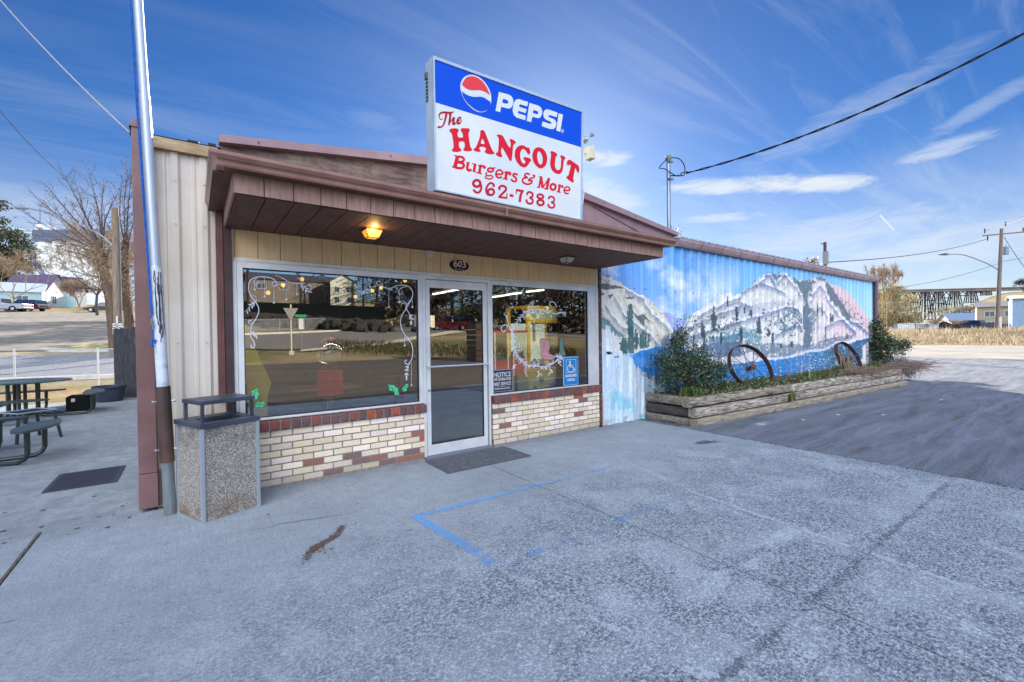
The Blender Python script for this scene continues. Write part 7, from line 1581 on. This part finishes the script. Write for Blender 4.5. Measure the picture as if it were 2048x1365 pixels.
# ------------------------------------------------------------------ right background
M_dg=leafmat('dry_grass_blades',(120,106,86),(166,152,128),(206,194,172),.95,.5)
def place(px,D_): return put(px,D_)
s=MB(); rg=random.Random(77); NPL=fbm(*np.meshgrid(np.arange(160)*.35,np.arange(64)*.35),4,7)
for i in range(26000):
    x=rg.uniform(64.5,84); y=rg.uniform(-6,34); z=T(x,y); cl_=float(NPL[int(x*3)%64,int((y+10)*3)%160]); h_=rg.uniform(.12,.75)*(.15+1.9*cl_**1.5)*(1.0 if x>67 else .5); v=min(1,max(0,rg.random()*.6+cl_*.5)); wv=.035
    p=Vector((x,y,z)); d=Vector((rg.gauss(0,.35),rg.gauss(0,.35),1))*h_; q=Vector((rg.gauss(0,1),rg.gauss(0,1),0)).normalized()*wv
    s.add([p-q,p+q,p+d],[(0,1,2)],(v,v,v))
o=tag(s.build('dry_grass',M_dg),'band of tall pale dry grass beyond the road on the right','dry grass'); o['kind']='stuff'
# extra dry plumes
for i,(px,D_,lab) in enumerate(((1872,74,'grey leafless bush in the dry grass left of the covered car'),(1915,76,'grey leafless bush in the dry grass in front of the dark blue suv'),(2030,74,'grey leafless bush in the dry grass right of the power pole'))): bare_tree('bare_bush',lab,place(px,D_),1.9,.04,300+i,dep=5,spread=1.0,up=.12,trunk=.08,mt=M_twigd,mtw=M_twigp,ntw=5,twl=.4,minr=.012,cat='bush')
for i,(x,y,h_,lab) in enumerate(((4,60,9,'broad tree hidden behind the restaurant whose shade falls across the gravel lot'),(11,54,8,'second broad tree behind the restaurant, to the right of the first'),(-.5,72,10,'tall tree behind the restaurant farthest from the street'),(18,58,9,'third broad tree behind the restaurant, right of the other two'))): leafy('shade_tree',lab,Vector((x,y,T(x,y))),h_,5.5,320+i,M_evg,1500,.9,.12,0)
# trestle
tw=random.Random(5); M_tr=mat('trestle_timber',(62,54,56),.9,(46,40,44),.3); M_deck=mat('trestle_deck',(128,118,112),.9,(104,96,94),.2)
TA=at(1700,584,262); TBp=at(2075,567,250); t=thing('railway_trestle','long dark timber railway trestle crossing the valley behind the right side houses','trestle bridge',(TA.x,TA.y,0))
zd=TA.z; TBp.z=TA.z+.0; zdk=lambda k: zd
dT=(TBp-TA); LT=dT.length; dT.normalize(); nT=Vector((-dT.y,dT.x,0))
s=MB(); s.prism([TA-nT*2+Vector((0,0,-1.3)),TBp-nT*2+Vector((0,0,-1.3)),TBp-nT*2,TA-nT*2],nT*4); s.prism([TA-nT*2.4+Vector((0,0,.0)),TBp-nT*2.4+Vector((0,0,.0)),TBp-nT*2.4+Vector((0,0,.35)),TA-nT*2.4+Vector((0,0,.35))],nT*4.8)
for i in range(3): p=TA+dT*(LT*(.20+.0)+i*5); s.prism([p+Vector((0,0,.3)),p+dT*3+Vector((0,0,.3)),p+dT*3+Vector((0,0,1.4)),p+Vector((0,0,1.4))],nT*.3) if i==1 else None
s.build('deck',M_deck,t)
pxs=[1760,1789,1822,1850,1877,1909,1942,1972,2002]
prev=None
for i,px in enumerate(pxs):
    d=ray(px,600); # intersect with trestle line
    # solve EYE+d*k on line TA + dT*u
    k_=( (TA.x)*dT.y-(TA.y)*dT.x )/(d.x*dT.y-d.y*dT.x); p=EYE+d*k_; p.z=zd-1.3; gz0=max(T(p.x,p.y)-1,0) 
    foot=at(px,{1760:650,1789:650,1822:646,1850:640,1877:631,1909:618,1942:606,1972:591,2002:580}[px],k_).z
    foot=max(foot,gz0-1) if px<1900 else foot; s=MB(); H_=zd-1.3-foot
    for e_ in (-1,1):
        for u in (-1.5,-.5,.5,1.5):
            a=p+dT*e_*1.3+nT*u*.9; b_=Vector((p.x,p.y,foot))+dT*e_*(1.3+H_*.10)+nT*u*(.9+H_*.10); s.tube([a,b_],.27,4)
    nl=max(1,int(H_/5.5))
    for L_ in range(nl):
        f0=L_/nl; f1=(L_+1)/nl
        for e_ in (-1,1):
            g_=lambda f,u: Vector((p.x,p.y,zd-1.3-H_*f))+dT*e_*(1.3+H_*.10*f)+nT*u*(1.35+H_*.15*f)
            s.tube([g_(f1,-1),g_(f1,1)],.13,4)
        g2=lambda f,e_: Vector((p.x,p.y,zd-1.3-H_*f))+dT*e_*(1.3+H_*.10*f)-nT*(1.35+H_*.15*f)
        s.tube([g2(f1,-1),g2(f1,1)],.16,4); s.tube([g2(f0,-1),g2(f1,1)],.11,4); s.tube([g2(f0,1),g2(f1,-1)],.11,4)
    s.build('tower',M_tr,t)
    if prev is not None:
        q,Hq=prev; m_=min(H_,Hq); s=MB(); a=q+dT*1.6;b_=p-dT*1.6; mid=(a+b_)/2
        s.tube([a+Vector((0,0,-m_*.32)),Vector((mid.x,mid.y,zd-1.5))],.24,4); s.tube([b_+Vector((0,0,-m_*.32)),Vector((mid.x,mid.y,zd-1.5))],.24,4)
        for f in (.36,.72): 
            if m_>8 or f<.5: s.tube([a+Vector((0,0,-m_*f)),b_+Vector((0,0,-m_*f))],.24,4)
        if m_>9: s.tube([a+Vector((0,0,-m_*.72)),b_+Vector((0,0,-m_*.40))],.2,4)
        s.build('bracing',M_tr,t)
    prev=(p,H_)
# willow and trees at right of the shop
leafy('willow_tree','large golden bare willow standing in front of the trestle at the right of the shop',place(1790,95),9.6,4.6,81,M_will,11000,.42,.02,0)
leafy('willow_tree','smaller golden willow hidden behind the larger one beside the mural corner',place(1752,105),9.8,3.4,82,M_will,4500,.42,.05,0)
bare_tree('bare_tree','pale bare tree top showing above the far corner of the mural wall',place(1772,70),9.0,.15,83,dep=6,spread=.6,up=.2,trunk=.4,mt=M_twigp,mtw=M_twigp,minr=.02,ntw=4)
for (px,py,D_,sd_,lab) in ((1340,458,22,91,'tip of a dead leaved tree poking above the roof beside the service mast'),(1624,519,40,92,'small tree tip poking above the mural roof left of the short pole')):
    p=at(px,py,D_); b_=Vector((p.x,p.y,0)); h_=p.z; t=thing('tree_tip',lab,'tree',tuple(b_)); MB().tube([b_,Vector((p.x,p.y,h_))],[.14,.02],6).build('trunk',M_barkd,t)
    s=MB(); rng=random.Random(sd_)
    for i in range(220): leafq(s,Vector((p.x+rng.gauss(0,.24)*D_/22,p.y+rng.gauss(0,.24),h_-abs(rng.gauss(0,.5))*D_/22)),.16*D_/22,.06*D_/22,rng)
    s.build('crown',leafmat('brown_leaves',(70,58,48),(110,90,64),(150,130,90)),t)
# short pole with meter box behind the roof
b_=at(1650,530,30); tp=at(1650,485,30); t=thing('short_pole','short dark pole with a grey box showing above the mural roof','pole',(b_.x,b_.y,0)); s=MB(); s.tube([Vector((b_.x,b_.y,0)),Vector((b_.x,b_.y,tp.z))],.10,8); s.tube([tp+Vector((0,0,-.1)),at(1641,488,30)],.03,5); s.build('pole',mat('dark_mauve_pole',(84,68,80),.8),t)
a=at(1652,503,29.8);e=at(1659,529,29.8); s=MB(); s.box(a.x,e.x,a.y-.1,a.y+.2,e.z,a.z); s.build('grey_box',mat('box_grey_metal',(150,152,150),.5),t)
# power pole with transformer and lamp arm
b_=place(1994,57); top=at(2003,458,57); zt_=top.z; px_=b_.x; py_=b_.y
t=thing('power_pole','wooden power pole with transformer, crossarm and long lamp arm at the right edge','utility pole',tuple(b_)); up=lambda px,py: (lambda q: Vector((q.x,q.y,q.z)))(at(px,py,57))
MB().tube([b_+Vector((0,0,-.3)),up(2003,458)],[.24,.17],12).build('pole',mat('power_pole_wood',(140,126,122),.9,(108,98,98),3,stretch=(3,3,.3)),t)
s=MB(); s.tube([up(1966,472),up(2052,464)],.09,6); s.build('crossarm',M_upole,t)
s=MB()
for (x,y) in ((1969,463),(1975,478),(2011,449),(2046,461)): s.tube([up(x,y+4),up(x,y-5)],[.06,.09],6)
s.build('insulators',mat('insulator_dark',(64,56,60),.4),t)
a=up(2004,494);e=up(2019,510); s=MB(); c_=(a+e)/2; s.tube([Vector((c_.x,c_.y,e.z)),Vector((c_.x,c_.y,a.z))],.30,12); s.tube([Vector((c_.x,c_.y,a.z)),Vector((c_.x,c_.y,a.z+.35))],.06,6); s.build('transformer',mat('transformer_grey',(132,146,164),.5),t)
s=MB(); s.tube(spline([up(1996,540),up(1975,528),up(1945,516),up(1925,510),up(1908,509),up(1896,509)],4),.06,6); s.build('lamp_arm',M_galv,t)
s=MB(); s.tube([up(1897,509),up(1890,509),up(1877,510)],[.08,.16,.05],8); s.build('lamp_head',mat('lamp_dark',(84,88,100),.4),t)
s=MB(); s.tube([b_+Vector((-.05,-.25,0)),b_+Vector((-.05,-.25,1.7))],.16,6); s.build('white_guard',M_white,t)
M_dw=mat('dark_wire',(52,56,68),.5)
wire('power_line',at(1656,525,30),up(1975,478),.5,.03,M_dw,'dark sagging line from the short roof pole to the power pole at the right')
wire('power_line',up(1969,463),at(2120,395,48),.2,.03,M_wsun,'bright upper wire rising from the left end of the crossarm to the right edge'); wire('power_line',up(2011,449),at(2120,405,48),.2,.03,M_wsun,'bright wire rising from the pole top to the right edge'); wire('power_line',up(2000,524),at(2120,494,50),.2,.03,M_wsun,'bright lower wire from the middle of the power pole to the right edge'); wire('power_line',up(2008,474),at(2070,560,60),.3,.03,M_dw,'dark guy wire dropping from the crossarm towards the blue sided house'); wire('power_line',up(1996,528),at(1745,580,60),.6,.025,M_dw,'very thin low wire from the power pole towards the mural corner')
# houses and vehicles right
M_tan=mat('house_tan',(176,160,140),.7,(160,146,128),3); M_bsid=mat('house_blue_siding',(150,176,208),.6,(140,166,198),3)
house('apartment_house','two storey tan house with balcony and grey roof behind the power pole',place(2012,96),9.0,8,4.6,1.1,-80,M_tan,M_roofg,'x',(('s',-2.6,2.9,1.4,1.1),('s',.2,2.9,1.2,1.1),('s',-2.4,.7,1.3,1.1),('s',2.6,2.6,2.0,1.6)))
house('blue_house','pale blue clapboard house cut by the right frame edge',place(2068,70),5.0,6,4.9,.5,-80,M_bsid,M_wh,'x',(('s',1.5,2.6,1.2,1.4),))
house('low_gable_house','low house with blue grey roof peeking over the parked vehicles on the right',place(1932,112),8.5,8,1.6,2.0,-60,M_wh,mat('roof_blue_grey',(130,146,172),.6),'x',(('s',0,.4,1.2,.9),))
car('parked_car','silver blue car parked beyond the dry grass nearest the mural corner',place(1800,88),80,(150,170,206),'sedan',4.6,1.8,1.45)
car('parked_suv','dark blue suv parked beyond the dry grass at the right',place(1936,84),75,(60,72,100),'suv',4.7,1.9,1.9)
car('parked_pickup','dark brown pickup truck behind the dark blue suv',place(1961,98),20,(86,66,56),'pickup',5.4,1.95,1.9)
b_=place(1897,82); t=thing('covered_car','car under a crumpled black cover beyond the dry grass','covered car',tuple(b_)); s=MB(); n_=18; V=[];F_=[]
for i in range(n_+1):
    for j in range(13):
        u=i/n_*2-1; v_=math.pi*j/12; hh=1.75*(1-abs(u)**3)*(.82+.18*math.sin(u*5)); V.append((b_.x+math.cos(v_)*1.05*(1-.25*u*u)+rg.gauss(0,.04),b_.y+u*2.5+rg.gauss(0,.04),b_.z+.05+math.sin(v_)**.6*hh+rg.gauss(0,.03)))
s.add(V,[(i*13+j,i*13+j+1,(i+1)*13+j+1,(i+1)*13+j) for i in range(n_) for j in range(12)]); s.build('cover',mat('black_tarp',(20,20,24),.5),t)
s=MB()
for sy_ in (-1.5,1.5): s.tube([(b_.x-1.0,b_.y+sy_,b_.z+.33),(b_.x-.75,b_.y+sy_,b_.z+.33)],.33,14)
s.build('wheel',M_tyre,t)
def crate(px,D_,w_,h_,col,label,name,lat=True,cat='crate'):
    b_=place(px,D_); t=thing(name,label,cat,tuple(b_)); s=MB(); f=Vector((RT.x,RT.y,0)).normalized(); g=Vector((f.y*-1,f.x,0)); M_=Matrix.Translation(b_)@Matrix(((f.x,g.x,0,0),(f.y,g.y,0,0),(0,0,1,0),(0,0,0,1)))
    s.box(-w_/2,w_/2,0,.9,0,h_,M=M_); s.build('box',mat('crate_fill',col,.6,tuple(int(v*.8) for v in col),3),t)
    if lat:
        s=MB(); k_=int(w_/.45)+1
        for i in range(k_+1): x=-w_/2+w_*i/k_; s.box(x-.04,x+.04,-.06,-.0,0,h_+.02,M=M_)
        for z in (0.05,h_/2,h_): s.box(-w_/2-.04,w_/2+.04,-.10,-.061,z-.05,z+.03,M=M_)
        s.build('lattice',M_wh,t)
crate(1812,80,3.0,1.35,(196,206,222),'white latticed crate beyond the dry grass under the willow','lattice_crate'); crate(1868,82,1.6,1.3,(190,206,226),'pale blue latticed crate left of the black covered car','lattice_crate'); crate(1844,84,2.2,1.4,(150,150,146),'grey wire cage between the two pale crates','wire_cage')
crate(1978,78,3.0,1.3,(78,80,84),'dark stacked timber pile just left of the power pole','timber_stack',False,'stack'); crate(2020,80,3.0,1.1,(74,76,82),'dark long timber pile right of the power pole','timber_stack',False,'stack')
b_=place(1860,150)
leafy('hillside_shrubs','grey green scrub on the bank below the trestle towers',place(1925,170),3.2,9,95,leafmat('scrub',(110,112,100),(150,146,130),(180,172,150),.95,.2),2600,.9,.0,0,cat='shrubs')
bare_tree('bare_tree','bare trees on the hill above the blue house at the right edge',place(2046,240),6,.2,96,dep=5,spread=.8,up=.1,trunk=.2,mt=M_twigd,mtw=M_twigd,minr=.06,ntw=4,twl=2)
# ------------------------------------------------------------------ across the street behind the photographer (mirrored in the glass)
b_=vput(640,112); t=house('long_grey_house','long grey brown two storey house with carport, seen mirrored in the big window',vput(588,120),22,9,5.6,2.0,0,mat('house_grey_brown',(128,118,108),.8,(112,102,94),3),M_roofd,'x',[('n',x,3.6,2.0,1.3) for x in (-8,-3,2.5,7.5)]+[('n',8,.9,1.6,1.6)])
house('white_wing_house','white gable end house beside the long grey house, mirrored in the big window',vput(688,122),6.5,9,5.8,2.0,14,mat('house_cream',(236,232,216),.7),M_roofg,'y',(('n',-1.6,3.6,1.0,1.3),('n',1.6,3.6,1.6,1.3),('n',-1.6,.8,1.0,1.4),('n',1.6,.8,1.4,1.4),('e',0,3.6,1.2,1.3)))
M_road2=mat('hill_road_asphalt',(124,114,104),.9,(106,98,90),2,bump=.3,bscale=30)
def vline(pts,k=8):
    P_=[vput(px,D_) for px,D_ in pts]; return spline(P_,k)
def vdrape(name,A_,B_,mt,dz=.03,n_=8):
    a=vline(A_);b_=vline(B_); s=MB(); V=[]
    for p,q in zip(a,b_):
        for j in range(n_+1): r=p.lerp(q,j/n_); V.append((r.x,r.y,T(r.x,r.y)+dz))
    s.add(V,[(i*(n_+1)+j,i*(n_+1)+j+1,(i+1)*(n_+1)+j+1,(i+1)*(n_+1)+j) for i in range(len(a)-1) for j in range(n_)]); return struct(s.build(name,mt))
vdrape('hill_road',[(480,37),(600,42),(740,52),(820,66),(900,95)],[(480,26),(600,27),(760,34),(850,46),(960,75)],M_road2)
vdrape('hill_pavement',[(600,26.5),(760,33.5),(850,45),(960,73)],[(600,25.5),(770,31.5),(865,42),(985,70)],mat('pavement_cream',(196,180,154),.9),.06)
a=vline([(480,38),(600,43),(700,49),(760,56)]); kerb([tuple(p) for p in a],.3,.15,M_kerb)
p_=vput(582,24.5); t=thing('yield_sign','back of a triangular sign on a pale post, mirrored in the big window','road sign',tuple(p_)); MB().tube([p_,p_+Vector((0,0,2.75))],.045,8).build('post',mat('sign_post_pale',(206,196,170),.6),t)
z=p_.z; s=MB(); s.prism([p_+Vector((-.38,.05,2.55)),p_+Vector((.38,.05,2.55)),p_+Vector((0,.05,1.85))],(0,-.012,0)); s.build('triangle_plate',mat('plate_grey',(150,148,140),.5,metal=.4),t); MB().box(p_.x-.12,p_.x+.12,p_.y-.1,p_.y+.1,p_.z-.05,p_.z+.18).build('concrete_foot',M_kerb,t)
p_=vput(602,26); t=thing('street_name_sign','green street name sign on a thin post, mirrored in the big window','street sign',tuple(p_)); MB().tube([p_,p_+Vector((0,0,2.0))],.03,6).build('post',M_galv,t); MB().box(p_.x-.30,p_.x+.30,p_.y,p_.y+.03,p_.z+2.0,p_.z+2.16).build('green_plate',mat('plate_green',(40,150,100),.4),t); MB().box(p_.x-.12,p_.x+.12,p_.y+.04,p_.y+.06,p_.z+1.3,p_.z+1.9).build('white_plate',M_wh,t)
P_=[vput(480,41),vput(560,45),vput(650,52)]; chainfence(P_,1.2,'rusty chain link fence along the hill road, mirrored in the big window',step=4)
a,b_=vput(480,80),vput(770,66); t=thing('privacy_fence','dark green screened fence below the mirrored houses','fence',tuple(a)); s=MB(); n_=30
for i in range(n_): p=a.lerp(b_,i/n_);q=a.lerp(b_,(i+1)/n_); zp=T(p.x,p.y);zq=T(q.x,q.y); s.prism([Vector((p.x,p.y,zp-.3)),Vector((q.x,q.y,zq-.3)),Vector((q.x,q.y,zq+2.6)),Vector((p.x,p.y,zp+2.6))],(0,.05,0))
s.build('screen',mat('dark_green_screen',(34,44,40),.9,(26,32,32),1),t)
a,b_=vput(480,60),vput(760,50); t=thing('rock_bank','dark basalt rock bank under the mirrored fence','rock bank',tuple(a)); s=MB(); rg=random.Random(12)
for i in range(420):
    p=a.lerp(b_,rg.random())+Vector((rg.gauss(0,1),rg.gauss(0,2.5),0)); r_=rg.uniform(.3,.9); z=T(p.x,p.y); s.lathe([(0,z+r_*1.6),(r_*.6,z+r_*1.3),(r_,z+r_*.6),(r_*.9,z-.3)],p.x,p.y,6)
s.build('rocks',mat('basalt',(60,52,48),.95,(40,36,34),1.5,bump=.6),t)['kind']='stuff'
a,b_=vput(770,60),vput(850,66); t=thing('retaining_wall','stepped sandy block retaining wall by the mirrored lawn','wall',tuple(a)); s=MB()
for i in range(9): p=a.lerp(b_,i/9);q=a.lerp(b_,(i+1)/9); z=T(p.x,p.y); s.prism([Vector((p.x,p.y,z-.5)),Vector((q.x,q.y,z-.5)),Vector((q.x,q.y,z+1.0+.12*i)),Vector((p.x,p.y,z+1.0+.12*i))],(0,-.6,0))
s.build('blocks',mat('sandstone',(196,166,124),.9,(170,140,104),1.5),t)
vdrape('hill_lawn',[(760,75),(850,80),(900,92)],[(765,62),(850,68),(910,78)],mat('lawn_green',(104,118,58),1,(86,96,50),1),.05)
for i,(px,D_,h_,w_,lab) in enumerate(((728,118,15,4.5,'tall conifer right of the mirrored white house'),(756,112,19,5,'very tall dark conifer left of the mirrored vine'),(905,92,13,3.6,'leftmost conifer mirrored in the glass door'),(925,96,15,3.4,'middle pointed conifer mirrored in the glass door'),(945,94,13,4.0,'right conifer mirrored in the glass door'),(645,130,14,3,'conifer behind the ridge of the mirrored houses'),(1000,80,13,5,'broad conifer mirrored at the left of the right window'))): conifer('conifer_tree',lab,vput(px,D_),h_,w_,200+i,M_con)
M_dkl=leafmat('dark_winter_scrub',(58,48,44),(84,72,62),(116,98,78),.95,.2)
for i,(px,D_,h_,w_,lab) in enumerate(((790,92,13,7,'broad leafless dark tree above the mirrored retaining wall'),(835,86,14,7,'leafless dark tree at the right edge of the big window reflection'),(870,80,12,5,'brown leafless tree mirrored at the left of the door'),(1040,64,14,9,'dense dark leafless tree mirrored in the right window'),(1110,62,15,9,'dark leafless tree mirrored above the crane game machine'),(1170,58,15,9,'dark leafless tree mirrored at the right edge of the right window'),(970,84,10,6,'low dark tree mirrored at the right of the door'))): leafy('dark_tree',lab,vput(px,D_),h_,w_,230+i,M_dkl,3000,.8,.02,0)
for i,(px,D_,lab) in enumerate(((612,100,'spreading bare tree in front of the mirrored grey house'),(905,70,'tall bare tree mirrored in the glass door'))): bare_tree('bare_tree',lab,vput(px,D_),15,.3,250+i,dep=6,spread=.7,up=.15,trunk=.3,mt=M_twigd,mtw=M_twigd,minr=.04,ntw=4,twl=1.5)
p_=vput(498,60); t=thing('street_pole','tall thin utility pole mirrored at the left of the big window','utility pole',tuple(p_)); MB().tube([p_,p_+Vector((0,0,11))],.16,8).build('pole',M_barkd,t); MB().box(p_.x-1,p_.x+1,p_.y-.06,p_.y+.06,p_.z+9.8,p_.z+10).build('crossarm',M_barkd,t)
car('parked_pickup','dark red pickup truck mirrored in the glass door',vput(898,56),200,(104,20,34),'pickup',5.2,1.9,1.85); car('parked_suv','black suv mirrored beside the red pickup in the glass door',vput(914,60),190,(16,16,20),'suv',4.8,1.9,1.9)
p_=vput(852,50); t=thing('box_trailer','cream box trailer mirrored behind the door frame','trailer',tuple(p_)); MB().box(p_.x-1.1,p_.x+.7,p_.y-.8,p_.y+.8,p_.z+.5,p_.z+1.9).build('box',mat('trailer_cream',(224,214,184),.6),t,bevel=.05); s=MB()
for x in (-1,-.2): s.tube([(p_.x+x,p_.y-1.15,p_.z+.35),(p_.x+x,p_.y+1.15,p_.z+.35)],.35,14)
s.build('wheel',M_tyre,t)
p_=vput(1165,22); t=thing('utility_shed','dark brown slatted shed mirrored beside the door','shed',tuple(vput(957,24))); q_=vput(957,24); s=MB()
for i in range(7): s.box(q_.x-.5,q_.x+.5,q_.y-.5,q_.y+.5,q_.z+.02+i*.28,q_.z+.26+i*.28)
s.build('slats',mat('shed_brown',(70,52,44),.9),t)
# hedge verge between lot and hill road
s=MB(); rg=random.Random(41)
for i in range(3600):
    px=rg.uniform(655,1150); D_=rg.uniform(25,31); p=vput(px,D_); leafq(s,p+Vector((0,0,rg.uniform(0,.28))),.28,.05,rg,dirv=Vector((0,0,1)))
o=tag(s.build('weedy_verge',leafmat('verge_weeds',(52,50,32),(78,76,46),(100,92,60),.95,.2)),'strip of weeds and dead grass behind the parking lot, mirrored in the glass','weeds'); o['kind']='stuff'
